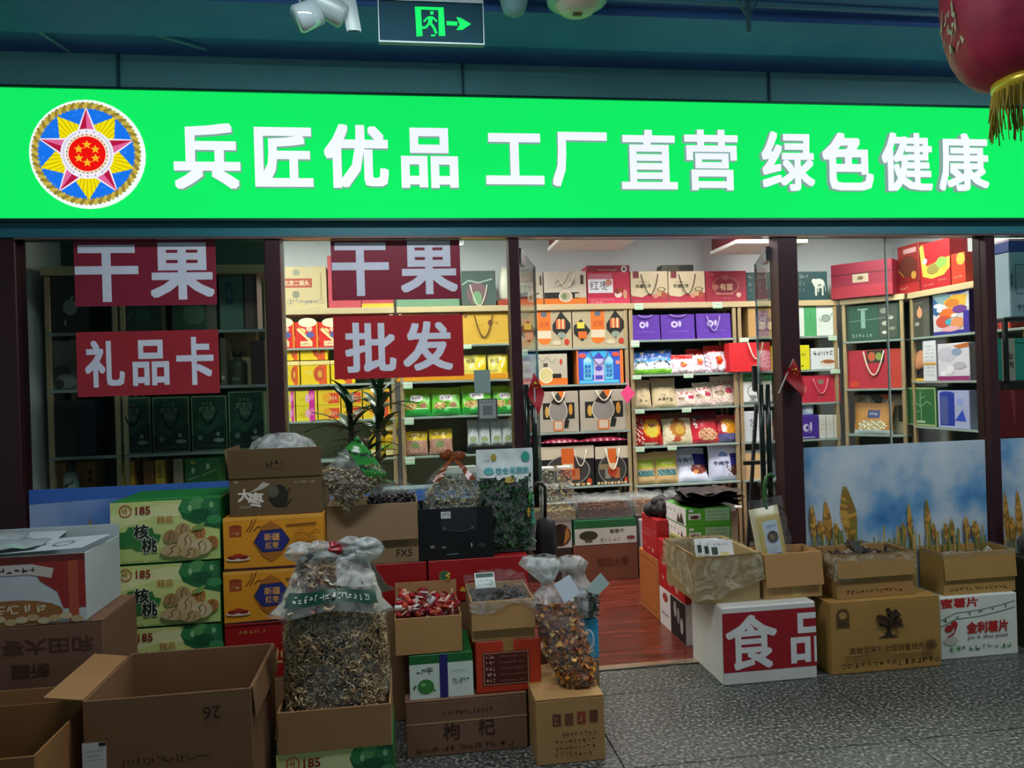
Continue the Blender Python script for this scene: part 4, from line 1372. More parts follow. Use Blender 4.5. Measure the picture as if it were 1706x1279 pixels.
o = B().grid(lambda u, v: (-.03 + u * .235, -.145 + .28 * v, .30 + .03 * math.sin(math.pi * u) + .012 * math.sin(9 * u + 8 * v) + .02 * v), 18, 12, PLAST).obj('plastic_liner', fx, True)
sp = thing('sunflower_seed_bag', 'green-topped clear bag of small brown pods leaning corner-down on the FX5 carton', 'snack bag', (-.245, -.43, .98))
# a square bag standing on one corner
SS = .30


def sqp(u, v, bul=1.0):
    x, z = (u - v) * SS * .52 + .03 * (u + v - 1), (u + v) * SS * .60
    a = max(0, math.sin(math.pi * min(1, max(0, u)))) * max(0, math.sin(math.pi * min(1, max(0, v))))
    return x, z, a ** .55 * .055 * bul


def podpt(r):
    while True:
        u, v = r.uniform(.03, .97), r.uniform(.03, .97)
        if u + v < 1.22 + .06 * math.sin(9 * u):
            break
    x, z, b_ = sqp(u, v)
    return (x, -b_ * r.uniform(.7, .98) - .01, z)


loose(900, podpt, p_bean(1, .45, .42), .0108, [mat('#a3906a', .5), mat('#c4b48c', .5), mat('#7d6a48', .5), mat('#5d5138', .5)], 'pods', sp, 61)
b = B()
GT = mat('#2f8a34', .25)
b.grid(lambda u, v: (sqp(u, v)[0], -sqp(u, v)[2] - .014 - .004 * math.sin(21 * u + 13 * v), sqp(u, v)[1]), 24, 24, PLAST, pick=lambda u, v: (mat('#2f8a34', .25) if math.sin(25 * u + 17 * v) < .75 else mat('#1c3a22', .25)) if u > .70 else None)
b.grid(lambda u, v: (sqp(u, v)[0], sqp(u, v)[2] * .5 + .0, sqp(u, v)[1]), 12, 12, PLASTM, True)
b.obj('bag', sp, True)

bl = open_carton('black_carton', 'glossy black printed carton holding the bag with the orange bow', (.224, -.25, .738), .350, .29, .242, mat('#111416', .3), [('r', .30, .55, .78, 1.0, '#1c2426'), ('r', .30, .80, .43, .93, '#cfd6d2'), ('s', .315, .82, .415, .91, 3, '#3a4240'), ('l', [(.36, .60), (.44, .55), (.60, .54), (.70, .58)], .003, '#4a5456'), ('e', .34, .61, .018, .028, '#5a6464'), ('e', .72, .60, .018, .028, '#5a6464'), ('r', .12, .18, .44, .32, '#0a0c0d'), ('r', .15, .24, .20, .29, '#7a8482'), ('r', .30, .22, .36, .26, '#6a7472'), ('r', .69, .22, .71, .30, '#9aa4a2'), ('s', .78, .2, .88, .3, 3, '#5b6462'), ('l', [(.36, .1), (.52, .11)], .004, '#7c8684')], inner=mat('#2a2622', .8))
B().box(-.165, -.135, .01, .165, .135, .20, mat('#1b1a18', .8)).obj('bed', bl)
ob_ = thing('bow_tied_bag', 'clear bag of pale brown pods tied with an orange bow on the black carton', 'snack bag', (.224, -.27, .945))


def bowpt(r):
    z = r.uniform(.02, .165)
    a = r.uniform(0, 6.283)
    q = .135 * (1 - .45 * max(0, (z - .09) / .08)) * r.uniform(.8, 1)
    return (q * math.cos(a), q * .8 * math.sin(a), z)


loose(620, bowpt, p_bean(1, .5, .42), .0095, [mat('#a39874', .5), mat('#c4bc98', .5), mat('#7d7350', .5)], 'pods', ob_, 71)
film_bag(ob_, [(.11, .0), (.145, .02), (.15, .08), (.125, .15), (.075, .20), (.022, .245), (.03, .27)], PLAST, 34, 33, .08, 1.0, .82)
OR = mat('#7d3f18', .25, 0, .6, 60)
b = B()
for cx, cz, s, ph in ((-.024, .275, .028, 0), (.026, .268, .024, 2), (0, .255, .018, 4)):
    b.grid(lambda u, v, cx=cx, cz=cz, s=s, ph=ph: (cx * 1.15 + 1.25 * s * math.cos(6.283 * u) * math.sin(3.14 * v) * (1 + .2 * math.sin(12.56 * u + ph)), -.02 + .32 * s * math.sin(6.283 * u) * math.sin(3.14 * v) * (1 + .3 * math.sin(12 * u + ph)), cz + s * .8 * math.cos(3.14 * v) * (1 + .25 * math.sin(12.56 * u + ph))), 16, 8, OR)
for s in (-1, 1):
    b.grid(lambda u, v, s=s: (s * (.01 + .075 * v) + (u - .5) * (.02 + .02 * v), -.03 - .075 * v ** .7 - .004 * math.sin(14 * v + 3 * u), .25 - .09 * v ** 1.3), 5, 10, OR)
b.obj('orange_bow', ob_, True)
film_bag(thing('clear_pack', 'flat shiny clear pack lying under the bow-tied bag in the black carton', 'snack bag', (.22, -.33, .925)), [(.06, .0), (.13, .012), (.145, .03), (.11, .048), (.02, .055)], PLASTM, 24, 35, .10, 1.0, .4)
# vegetable crisps
x0, x1, za, zb = frect(800, 755, 897, 918, -.32)
vb = thing('vegetable_crisp_bag', 'large white-topped bag of green vegetable crisps printed 综合果蔬脆', 'snack bag', (.478, -.30, .738), 0, -.05)
VH, VW = zb - .738 + .02, .275


def vbul(u, v):
    return .05 * max(0, 1 - abs(2 * u - 1) ** 2.5) ** .6 * min(1, v / .1) ** .5 * max(.06, 1 - max(0, (v - .45) / .45) ** 1.6)


b = B()
b.grid(lambda u, v: ((u - .5) * VW * (1 + .02 * math.sin(9 * v)), -vbul(u, v) - .004 - .002 * math.sin(19 * u + 23 * v), v * VH), 30, 40, PLAST,
       pick=lambda u, v: mat('#d3dfdb', .3) if v > .70 + .03 * math.sin(8 * u) else (mat('#3fa6a0', .3) if u > .93 and .25 < v < .55 else (mat('#dbe3de', .3) if u > .90 and v > .5 else None)))
b.grid(lambda u, v: ((u - .5) * VW, vbul(u, v) + .002, v * VH), 14, 18, mat('#cfd8d4', .35), True)
b.obj('bag', vb, True)
loose(620, lambda r: (lambda u, v: ((u - .5) * VW, -vbul(u, v) * r.uniform(.6, .97), v * VH))(r.uniform(.04, .93), r.uniform(.03, .72)), p_strip(), .026, [mat('#1f4a2c', .4), mat('#2f6a3c', .4), mat('#163522', .4), mat('#4a8048', .4)], 'crisps', vb, 81)
B().box(-.12, -.012, .02, .12, .0, VH * .7, mat('#12241a', .8)).obj('crisp_core', vb)
B().art([('t', '综合果蔬脆', .62, .79, .065, '#3d9a9c', .60, .015), ('e', .20, .79, .09, .035, '#4fa8a4'), ('e', .87, .92, .075, .05, '#33a08c'), ('e', .30, .92, .05, .038, '#a89a3c'), ('s', .1, .87, .22, .90, 4, '#8a4a5a'), ('e', .55, .70, .10, .03, '#b8a04a'), ('e', .92, .50, .035, .07, '#4a9a44'), ('e', .88, .38, .03, .05, '#d0a02c')], VW, VH, lambda u, v, o: (u - VW / 2, -vbul(u / VW, v / VH) - .009 - o, v)).obj('printed_front', vb)

# ================================================================== right of the doorway
CRY0, CRY1 = -.33, .085
t = thing('white_crate', 'white crate with a red 食品 panel beside the doorway', 'crate', (1.8, (CRY0 + CRY1) / 2, 0))
w, d, h = .506, CRY1 - CRY0, .394
B().box(-w / 2, -d / 2, 0, w / 2, d / 2, h, mat('#d9dbd2', .45), .006).obj('body', t)
B().art([('r', .005, .165, .998, .925, '#9c1420')], w, h, lambda u, v, o: (u - w / 2, -d / 2 - o, v)).obj('red_panel', t)
LW = mat('#e2e6e2', .5)
gv, gf, _ = glyphs('食', .020)
B().add([(-w / 2 + .018 + .275 * x, -d / 2 - .0018 - z, .075 + .275 * y) for x, y, z in gv], gf, LW).obj('character', t)
gv, gf, _ = glyphs('品', .02)
xa = -w / 2 + .365
B().add([(min(w / 2 - .001, xa + .24 * x), -d / 2 - .0018 - z, .085 + .255 * y) for x, y, z in gv], gf, LW).obj('character', t)


def liner(parent, w, d, h, drop=.08, m=None, seed=1, over=.0):
    """thin plastic sheet lining an open carton and folded over its rim"""
    rs = random.Random(seed)
    a, b_ = rs.random() * 6, rs.random() * 6
    g = B()
    rim = []
    per = [(-w / 2, -d / 2), (w / 2, -d / 2), (w / 2, d / 2), (-w / 2, d / 2)]

    def pt(u):
        k = (u % 1) * 4
        i = int(k) % 4
        t_ = k - int(k)
        p, q = per[i], per[(i + 1) % 4]
        return p[0] + (q[0] - p[0]) * t_, p[1] + (q[1] - p[1]) * t_, i
    def fn(u, v):
        x, y, i = pt(u)
        if v < .3:       # inside wall
            k = v / .3
            s = .955
            return (x * s, y * s, h - (1 - k) * h * .55)
        if v < .45:
            return (x * (1.0 + .02), y * (1.0 + .02), h + .004 + .003 * math.sin(31 * u + a))
        k = (v - .45) / .55
        dr = drop * (.9 + .22 * math.sin(6.28 * u * 2 + a) + .04 * math.sin(6.28 * 9 * u + b_))
        q = 1.025 + .018 * math.sin(6.28 * 13 * u + a) * k + over * k
        return (x * q, y * q, h - dr * k)
    g.grid(fn, 88, 14, m or PLAST)
    return g.obj('plastic_liner', parent, True)


PLASTY = clear_mat('yellowed_plastic_film', '#efe9d4', '#d8cfae', 0.18, 0.7, 0.2, 11, False, 1.0)
ac = open_carton('lined_carton', 'plastic-wrapped open carton of white snack packs on the white crate', (1.627, -.01, .3945), .335, .48, .243, mat('#a08a5c', .7, 0, .1, 5, .1))
liner(ac, .345, .49, .245, .20, PLASTY, 3, .05)
B().box(-.16, -.23, .01, .16, .23, .10, mat('#3a3226', .8)).obj('bed', ac)
PK = [('r', 0, 0, 1, 1, '#dfe5e4'), ('e', .62, .40, .30, .30, '#d8d08a'), ('s', .2, .85, .8, .93, 6, '#8a9a94'), ('r', .1, .62, .35, .82, '#2f4a34'), ('s', .55, .12, .68, .62, 1, '#3a3a2c'), ('s', .15, .15, .4, .2, 4, '#6b7a70')]
for k in range(3):
    t = thing('snack_pack', ['white snack pack with a yellow oval standing in the plastic-wrapped carton', 'second white snack pack behind the one with the yellow oval', 'rear white snack pack in the plastic-wrapped carton'][k], 'snack pack', (1.64 - .025 * k, -.17 + .035 * k, .497), -.10, -.38)
    B().box(-.065, -.006, 0, .065, .006, .20, mat('#dfe5e4', .25), .004).obj('body', t)
    B().art(PK, .13, .20, lambda u, v, o: (u - .065, -.0062 - o, v)).obj('printed_front', t)
bc2 = open_carton('open_carton', 'open brown carton with a tall yellow noodle pack on the right of the white crate', (1.978, -.158, .3945), .318, .19, .236, CARD3, flaps='f', fl=.17)
B().art([('r', .47, .0, .62, .30, '#b59a55')], .318, .236, lambda u, v, o: (u - .159, -.0958 - o, v)).obj('tape', bc2)
B().box(-.15, -.085, .01, .15, .085, .15, mat('#4a3d2a', .8)).obj('bed', bc2)
yp = thing('noodle_pack', 'tall clear pack of yellow dried noodles with a blue label', 'snack pack', (1.92, -.16, .547), .05, -.10, -.12)
b = B()
b.grid(lambda u, v: ((u - .5) * .17, -.03 * max(0, 1 - abs(2 * u - 1) ** 3) ** .5 * min(1, v / .08) ** .5 * (1 - max(0, v - .85) / .15 * .9) - .002, v * .31), 18, 22, mat('#d8c06a', .35), pick=lambda u, v: mat('#cfe0ea', .3) if .28 < u < .80 and .10 < v < .78 else (mat('#e6dcb0', .3) if v > .88 or u < .1 else None))
b.grid(lambda u, v: ((u - .5) * .17, .03 * max(0, 1 - abs(2 * u - 1) ** 3) ** .5 * min(1, v / .08) ** .5 * (1 - max(0, v - .85) / .15 * .9), v * .31), 8, 10, mat('#cdb45e', .35), True)
b.obj('body', yp, True)
B().art([('e', .54, .50, .18, .10, '#4a3f34'), ('e', .50, .50, .08, .05, '#8a7450'), ('s', .38, .66, .72, .71, 4, '#3a7aa8'), ('r', .36, .16, .74, .22, '#3a7aa8'), ('s', .42, .28, .66, .31, 5, '#55606a')], .17, .31, lambda u, v, o: (u - .085, -.036 - o, v)).obj('printed_front', yp)
b = B()
b.grid(lambda u, v: ((u - .5) * .20 + .006 * math.sin(22 * v), -.040 - .005 * math.sin(25 * u + 5 * v), -.0 + v * .36), 14, 16, PLAST)
b.obj('clear_wrap', yp, True)

TREE = [('p', [(.05, .64), (.17, .64), (.17, .84), (.15, .90), (.11, .92), (.07, .90), (.05, .84)], '#5e4320'), ('e', .11, .82, .035, .05, '#a98548'), ('r', .075, .66, .145, .74, '#4a3318')]
rs = random.Random(9)
TREE += [('p', [(.42, .46), (.61, .46), (.555, .50), (.535, .56), (.54, .66), (.50, .66), (.505, .56), (.48, .50)], '#3a2812')]
for i in range(34):
    a, r = rs.uniform(-.35, 3.5), rs.uniform(.35, 1)
    TREE.append(('e', .52 + .115 * r * math.cos(a), .66 + .19 * r * math.sin(a) + .02, .020, .030, rs.choice(['#3a2812', '#4a3418'])))
    TREE.append(('l', [(.52, .60), (.52 + .06 * r * math.cos(a), .64 + .10 * r * math.sin(a)), (.52 + .115 * r * math.cos(a), .68 + .18 * r * math.sin(a))], .004, '#3a2812'))
TREE += [('t', '高端坚果礼全国销量领先', .48, .335, .10, '#4a3014', .68, .015), ('l', [(.10, .26), (.50, .27)], .003, '#4a3014'), ('e', .88, .335, .055, .075, '#5a3d1c'), ('o', .88, .335, .045, .06, .15, '#8a6634'), ('s', .06, .09, .97, .18, 16, '#3f2a14')]
tb = carton('nut_carton', 'brown nut carton with a dark tree emblem on the floor right of the crate', (2.4505, -.195, 0), .619, .245, .371, mat('#a9823f', .7, 0, .12, 5, .1), TREE)
cc_ = open_carton('lined_carton', 'plastic-covered open carton of small dark packs on the tree-emblem carton', (2.43, -.155, .3723), .438, .225, .230, mat('#a8824a', .72, 0, .12, 5, .1), [('s', .12, .10, .86, .19, 12, '#6b2f1c')], flaps='f', fl=.12)
liner(cc_, .45, .235, .232, .12, PLASTY, 8, .02)
B().box(-.21, -.105, .01, .21, .105, .15, mat('#2c2620', .8)).obj('bed', cc_)
loose(150, lambda r: (r.uniform(-.19, .19), r.uniform(-.09, .09), .165 + .045 * r.random()), p_pack(), .018, [mat('#26201c', .2), mat('#5a4a3c', .2), mat('#9a8a78', .2), mat('#3a2a26', .2)], 'snack_packs', cc_, 91)
bf = B().box(-.10, 0, 0, .10, .003, .14, mat('#4a443c', .4)).obj('black_card', cc_)
bf.location, bf.rotation_euler = (.09, .03, .16), (-.9, .15, .3)
WBX = [('t', '蜜薯片', .25, .90, .16, '#b3261e', .48, .03), ('l', [(0, .63), (.2, .74), (.5, .76), (.8, .82), (.97, .87)], .004, '#3a7a44'), ('l', [(0, .53), (.2, .64), (.5, .66), (.8, .72), (.97, .77)], .004, '#3a7a44')]
for i in range(6):
    WBX.append(('s', .03 + i * .155, .61 + i * .032, .10 + i * .155, .67 + i * .032, 1, '#3f5a46'))
WBX += [('t', '金利薯片', .60, .485, .19, '#b3261e', .54, .035), ('t', 'jin li shu pian', .60, .325, .085, '#6b3a34', .52, .0), ('s', .10, .12, .92, .21, 10, '#4f9a5c'),
        ('e', .12, .30, .09, .07, '#c8c4b4'), ('e', .10, .50, .05, .06, '#b3261e'), ('e', .17, .56, .045, .055, '#b3261e'), ('l', [(.08, .36), (.16, .42), (.20, .52)], .008, '#b3261e')]
pbox('chip_box', 'white potato chip carton printed 金利薯片 on the floor at the right', 'cardboard box', (3.044, -.135, 0), .461, .22, .333, '#dfe6d8', WBX, rough=.55)
dc = open_carton('lined_carton', 'plastic-lined open carton of grey packs on the white potato chip carton', (3.077, -.12, .3345), .432, .195, .229, mat('#b08a48', .72, 0, .12, 5, .1), [('s', .08, .08, .9, .17, 12, '#6b4a2c')], flaps='f', fl=.145)
liner(dc, .444, .205, .231, .03, PLAST, 14, .0)
B().box(-.21, -.09, .01, .21, .09, .15, mat('#5a5248', .8)).obj('bed', dc)
loose(140, lambda r: (r.uniform(-.19, .19), r.uniform(-.08, .08), .16 + .035 * r.random()), p_pack(), .018, [mat('#8a8478', .2), mat('#b9b4a8', .2), mat('#6b6459', .2)], 'snack_packs', dc, 95)
ec = carton('carton', 'dark carton cut off by the right edge of the picture', (3.60, -.19, 0), .45, .25, .50, mat('#4a4a34', .7))
film_bag(thing('bag', 'crumpled dark plastic bag on the carton at the right edge', 'plastic bag', (3.55, -.18, .502)), [(.08, 0), (.15, .02), (.17, .09), (.13, .16), (.05, .20), (.01, .205)], clear_mat('grey_bag', '#9a9a94', '#8a8a80', .5, .9, .25, 9, False, .8), 26, 3, .16, 1.1, .6)

# boxes just inside the doorway, right-hand side
t = carton('carton', 'white carton with black bottle prints on the floor inside the doorway', (1.765, .50, 0), .37, .46, .238, mat('#d8d6d0', .5), side=[('r', .45, 0, 1, 1, '#17181a'), ('e', .62, .7, .05, .2, '#9a9a98'), ('e', .74, .6, .05, .2, '#8a8a88'), ('e', .86, .4, .05, .2, '#aaa8a4'), ('e', .25, .8, .1, .12, '#a03a2c'), ('s', .08, .3, .38, .4, 6, '#3a3a3a')], tape=False)
RS = [('s', .10, .60, .9, .68, 9, '#d88a8a'), ('s', .10, .48, .9, .56, 9, '#d88a8a'), ('s', .12, .14, .3, .32, 1, '#e8c8c0'), ('s', .40, .12, .55, .30, 1, '#e8c8c0'), ('s', .65, .10, .8, .28, 1, '#e8c8c0')]
pbox('red_carton', 'bright red box on the black and white carton inside the doorway', 'gift box', (1.765, .50, .239), .37, .46, .305, '#b3161c', side=RS)
pbox('wood_box', 'tall tan wooden gift case on the floor inside the doorway', 'gift box', (1.75, .945, .004), .34, .40, .392, '#b06a34', side=[('l', [(.1, .1), (.9, .1), (.9, .9), (.1, .9), (.1, .1)], .008, '#8a4a20'), ('l', [(.3, .2), (.3, .8), (.7, .8), (.7, .2), (.3, .2)], .004, '#8a4a20')])
pbox('red_carton', 'red box with rows of white print on the tan wooden case', 'gift box', (1.75, .90, .397), .34, .32, .255, '#b0181e', side=RS)
GS = [('r', 0, 0, 1, 1, '#e4e4de'), ('s', .1, .55, .5, .75, 3, '#2a2a28'), ('p', [(.55, .1), (.62, .6), (.70, .3), (.78, .7), (.92, .1)], '#3a3430'), ('r', .0, .0, 1, .06, '#2f8a34')]
GF = [('r', .05, .40, .32, .72, '#cfdccf'), ('e', .19, .52, .10, .10, '#5a2a22'), ('r', .42, .30, .96, .95, '#9ac49a'), ('s', .46, .75, .92, .85, 9, '#3a6a44'), ('s', .46, .55, .92, .65, 9, '#3a6a44'), ('s', .46, .38, .92, .46, 9, '#3a6a44'), ('r', .06, .82, .16, .94, '#dfe6df')]
for k in range(2):
    pbox('green_snack_box', ['lower bright green snack box with a white side inside the doorway', 'upper bright green snack box with a pale text panel, under the black seaweed'][k], 'gift box', (1.80, .60, .545 + k * .113), .285, .36, .112, '#4fa62c', GF, side=GS, rough=.45, group='green snack boxes')
sw = thing('seaweed_bundle', 'bundle of black dried seaweed sheets on the green snack box', 'dried seaweed', (1.86, .58, .772))
for k in range(7):
    b = B()
    rr = random.Random(k)
    a, c = rr.uniform(0, 6), rr.uniform(0, 6)
    b.grid(lambda u, v: ((u - .5) * .34, (v - .5) * .30, .012 * k + .014 * math.sin(9 * u + a) * math.sin(8 * v + c) + .012), 14, 12, mat('#15140f', .35))
    o = b.obj('sheet', sw, True)
    o.rotation_euler = (0, 0, rr.uniform(-.4, .4))
    o.location = (rr.uniform(-.03, .06), rr.uniform(-.03, .03), 0)
fb_ = thing('fungus_bag', 'dark lump of dried black fungus on the red box by the nut trays', 'dried fungus', (1.68, .88, .653))
b = B()
for q in range(9):
    rr = random.Random(q + 40)
    cx, cy, cz = rr.uniform(-.08, .08), rr.uniform(-.08, .08), rr.uniform(.035, .10)
    b.grid(lambda u, v: (cx + .06 * math.cos(6.283 * u) * math.sin(3.14 * v) * (1 + .3 * math.sin(19 * u + q)), cy + .06 * math.sin(6.283 * u) * math.sin(3.14 * v), cz + .045 * math.cos(3.14 * v) * (1 + .2 * math.sin(12.56 * u))), 12, 8, mat('#1d1916', .6))
b.obj('fungus', fb_, True)
t = thing('price_board', 'small yellow-green price board leaning on the red box inside the doorway', 'price board', (1.572, .40, .40), 0, 0, .06)
B().box(-.004, -.10, 0, .004, .10, .23, mat('#c9c48a', .5), .002).obj('board', t)
B().art([('r', .08, .08, .92, .92, '#6d7a2c'), ('e', .5, .72, .3, .14, '#b3302a'), ('s', .2, .25, .8, .45, 3, '#d8d08a')], .20, .23, lambda u, v, o: (-.0042 - o, .10 - u, v)).obj('printed_front', t)

# umbrella hanging from the left pull bar
p = at(908, 860, -.13)
t = thing('umbrella', 'folded black umbrella with a curved handle hooked by the left side of the doorway', 'umbrella', (p.x, -.13, at(905, 935, -.13).z))
zt = at(905, 868, -.13).z - t.location.z
B().lathe([(.012, -.03), (.05, .0), (.058, .05), (.05, .14), (.045, zt), (.02, zt + .02)], mat('#0d0d10', .6), 18, (0, 0, 0), lambda a, z: 1 + .16 * math.sin(5 * a + z * 9)).obj('canopy', t, True)
zk = at(905, 805, -.13).z - t.location.z
B().tube([(0, 0, zt), (.004, 0, zk - .06), (.004, 0, zk - .02), (-.012, 0, zk), (-.036, 0, zk + .004), (-.054, 0, zk - .014), (-.056, 0, zk - .04)], .009, mat('#121214', .35), 8).obj('handle', t, True)
p = at(1276, 812, -.13)
t = thing('green_umbrella', 'dark green curved umbrella handle hooked on the right pull bar', 'umbrella', (p.x, -.135, at(1276, 860, -.135).z))
B().lathe([(.008, -.26), (.028, -.2), (.032, -.05), (.02, 0)], mat('#1d3a22', .6), 14, (0, 0, 0), lambda a, z: 1 + .15 * math.sin(5 * a + z * 9)).obj('canopy', t, True)
zk = at(1276, 790, -.135).z - t.location.z
B().tube([(0, 0, 0), (-.012, 0, zk * .45), (-.010, 0, zk * .75), (.004, 0, zk * .95), (.026, 0, zk), (.044, 0, zk * .93)], .010, mat('#2f6a34', .35), 8).obj('handle', t, True)
# flags and tassel charm
def flag(label, stick, quad, Y, color, name='small_flag'):
    t = thing(name, label, 'flag', tuple(at(*stick[0], Y)))
    b0 = t.location.copy()
    B().tube([Vector((0, 0, 0)), at(*stick[1], Y) - b0], .004, mat('#b9b9b4', .4), 6).obj('stick', t)
    P = [at(*q, Y - .004) - b0 for q in quad]
    b = B()
    def fn(u, v, o=0.):
        p = P[0].lerp(P[1], u).lerp(P[3].lerp(P[2], u), v)
        return (p.x, p.y - o - .012 * math.sin(5 * u + 4 * v), p.z)
    b.grid(fn, 8, 8, mat(color, .6))
    b.grid(lambda u, v: fn(u, v, -.003), 8, 8, mat(color, .6), True)
    b.obj('cloth', t, True)
    s = B()
    for (u, v, r) in ((.25, .25, .010), (.42, .12, .004), (.45, .28, .004), (.3, .42, .004), (.15, .42, .004)):
        c = Vector(fn(u, v, .002))
        s.add([(c.x + r * (1 if i % 2 == 0 else .45) * math.sin(i * .628), c.y - .0015, c.z + r * (1 if i % 2 == 0 else .45) * math.cos(i * .628)) for i in range(10)], [tuple(range(10))[::-1]], '#e0b83a')
    s.obj('stars', t)


flag('small red flag hanging on the left door bar', ((893, 705), (889, 617)), [(889, 620), (908, 655), (897, 690), (879, 655)], -.12, '#a81620')
flag('small red flag on a slanted stick at the post right of the doorway', ((1297, 655), (1322, 598)), [(1322, 598), (1342, 640), (1336, 662), (1306, 625)], -.10, '#a01018')
pk = thing('pink_charm', 'bright pink cloth charm hanging from the shelf post in the doorway', 'charm', tuple(at(1045, 672, 2.24)))
hk = at(1045, 632, 2.24).z - at(1045, 672, 2.24).z
b = B()
for s in (-1, 1):
    b.add([(0, s * .006, 0), (.07, s * .004, hk * .42), (.012, s * .008, hk * .78), (-.055, s * .004, hk * .45)], [(0, 1, 2, 3) if s < 0 else (3, 2, 1, 0)], mat('#ee4a86', .6))
b.obj('cloth', pk)
B().tube([(.012, 0, hk * .75), (.01, .03, hk * 1.05)], .003, mat('#ee4a86', .6), 5).obj('cord', pk)
# black easel seen through the doorway
p = at(1262, 755, 1.3)
t = thing('easel', 'black folding easel standing behind the right pull bar', 'easel', (p.x, 1.3, .004))
zt = at(1262, 645, 1.3).z - .004
EB = mat('#141416', .5)
B().tube([(.06, -.06, 0), (.02, 0, zt)], .012, EB, 6).obj('leg', t)
B().tube([(-.16, -.06, 0), (.0, 0, zt * .92)], .012, EB, 6).obj('leg', t)
B().tube([(-.02, .22, 0), (.01, .01, zt * .9)], .012, EB, 6).obj('leg', t)
B().box(-.13, -.055, zt * .62, .06, -.03, zt * .62 + .03, EB, .003).obj('tray', t)
B().box(-.02, -.015, zt - .02, .04, .015, zt + .16, EB, .003).obj('mast', t)

# ================================================================== shop interior: shelving
YS = 2.30
LV = [2.21, 1.895, 1.60, 1.31, .99, .66]
LVC = [2.21, 1.842, 1.536, 1.138, .68]
TOPB = mat('#d9c49a', .35, .25, .05)
BACKP = mat('#3c4642', .6)
GSH = mat('#9fb0a8', .2, .2)


def shelving(label, loc, w, depth, levels, rz=0., foot=True, back=True, back_m=None, topm=None, t_in=.018, base=0.004):
    t = thing('shelving_unit', label, 'shelf', loc, rz)
    for sx in (-1, 1):
        for y in (.015, depth - .015):
            B().box(sx * (w / 2 - .015) - .015, y - .015, base, sx * (w / 2 - .015) + .015, y + .015, levels[0] - .05, GOLD, .004).obj('post', t)
    for k, z in enumerate(levels):
        if k == 0:
            B().box(-w / 2 - .012, -.012, z - .05, w / 2 + .012, depth, z, topm or TOPB, .004).obj('top_board', t)
        else:
            B().box(-w / 2 + .005, -.004, z - t_in, w / 2 - .005, depth, z, GSH, .002).obj('shelf_board', t)
    if back:
        B().box(-w / 2, depth, .05, w / 2, depth + .012, levels[0] - .05, back_m or BACKP).obj('back_panel', t)
    return t


BP2 = mat('#8b8a6c', .6)
shelving('bay of the back shelf with red snack boxes behind the 批发 sign', (-.545, YS, 0), .95, .35, LV, back_m=BP2)
shelving('bay of the back shelf with green pouches left of the door', (.45, YS, 0), .955, .35, LV, back_m=BP2)
shelving('bay of the back shelf with silver and orange gift boxes in the doorway', (1.42, YS, 0), .955, .35, LVC)
shelving('bay of the back shelf with purple bags and snack pouches', (2.39, YS, 0), .955, .35, LV)
shelving('bay of the back shelf with the plain red carrier bag', (3.345, YS, 0), .92, .35, LV)
CRZ = math.atan2(-.42, .36)
shelving('angled corner shelf with the red rope-handled bag', (4.0, 2.09, 0), .50, .30, [2.21, 1.835, 1.42, 1.025, .66], CRZ)
LVR = [2.21, 1.835, 1.475, 1.105, .7]
shelving('shelf along the right wall with the colourful book box', (4.2, 1.45, 0), .84, .35, LVR, -math.pi / 2)
shelving('shelf along the right wall seen through the rightmost window', (4.2, .72, 0), .50, .35, LVR, -math.pi / 2)
LVL = [2.262, 1.905, 1.597, 1.236, 1.03, .62]
DKB = mat('#33423a', .6)
shelving('narrow left bay of the window shelf with dark boxes', (-1.715, .42, 0), .37, .33, LVL, back=False)
shelving('wide bay of the window shelf with dark green gift boxes', (-1.125, .42, 0), .79, .33, LVL, back=False)


def near(levels, z):
    return min(levels, key=lambda q: abs(q - z))


def spot(fr, r, levels=LV, Y=YS + .012, d=.16, lift=0.):
    a, b = fr(r[0], r[1]), fr(r[2], r[3])
    x0, x1, za, zb = frect(a[0], a[1], b[0], b[1], Y)
    z = near(levels, za) + lift + .0008
    return ((x0 + x1) / 2, Y + d / 2, z), x1 - x0, zb - z


def gbox(fr, r, label, color, art=(), levels=LV, d=.16, Y=YS + .012, name='gift_box', cat='gift box', lift=0., **kw):
    loc, w, h = spot(fr, r, levels, Y, d, lift)
    return pbox(name, label, cat, loc, w - .004, d, h, color, art, **kw)


def gbag(fr, r, label, color, art=(), levels=LV, d=.12, Y=YS + .012, **kw):
    loc, w, h = spot(fr, r, levels, Y, d)
    return gift_bag('gift_bag', label, 'gift bag', loc, w - .004, d, h, color, art, **kw)


def gpouch(fr, r, label, color, shapes=(), texts=(), levels=LV, Y=YS + .06, th=.07, rx=-.22, name='snack_pouch', **kw):
    loc, w, h = spot(fr, r, levels, Y, 0)
    return pouch(name, label, 'snack bag', loc, w, h / math.cos(rx), th, color, shapes, texts, rx=rx, **kw)


# ---- doorway bay, top row
SILV = [('r', 0, 0, 1, .20, '#d8741e'), ('r', .0, .18, .82, .36, '#1d1a18'), ('e', .5, .24, .16, .17, '#b9ad92'), ('o', .5, .24, .16, .17, .15, '#efe8d4'), ('e', .47, .24, .06, .09, '#7a8a5a'), ('r', .72, .2, .86, .32, '#c9b9a0'), ('l', [(.25, .6), (.35, .75), (.42, .55), (.52, .72), (.58, .9), (.66, .98)], .005, '#7d7260'), ('l', [(.22, .5), (.4, .58), (.55, .5), (.72, .6)], .005, '#8d8270'), ('e', .68, .66, .06, .09, '#a99d84'), ('r', .86, .60, .93, .88, '#3a332a')]
gbox(m_, (42, 214, 160, 358), 'silver and orange gift box at the far left of the doorway top row', '#b9b2a0', SILV, LVC)
gbox(m_, (163, 208, 370, 356), 'silver gift box with orange foot and knotted rope, top row of the doorway', '#cfc6b4', SILV, LVC, handle=dict(x0=.3, x1=.72, top=.95, low=.5, r=.004))
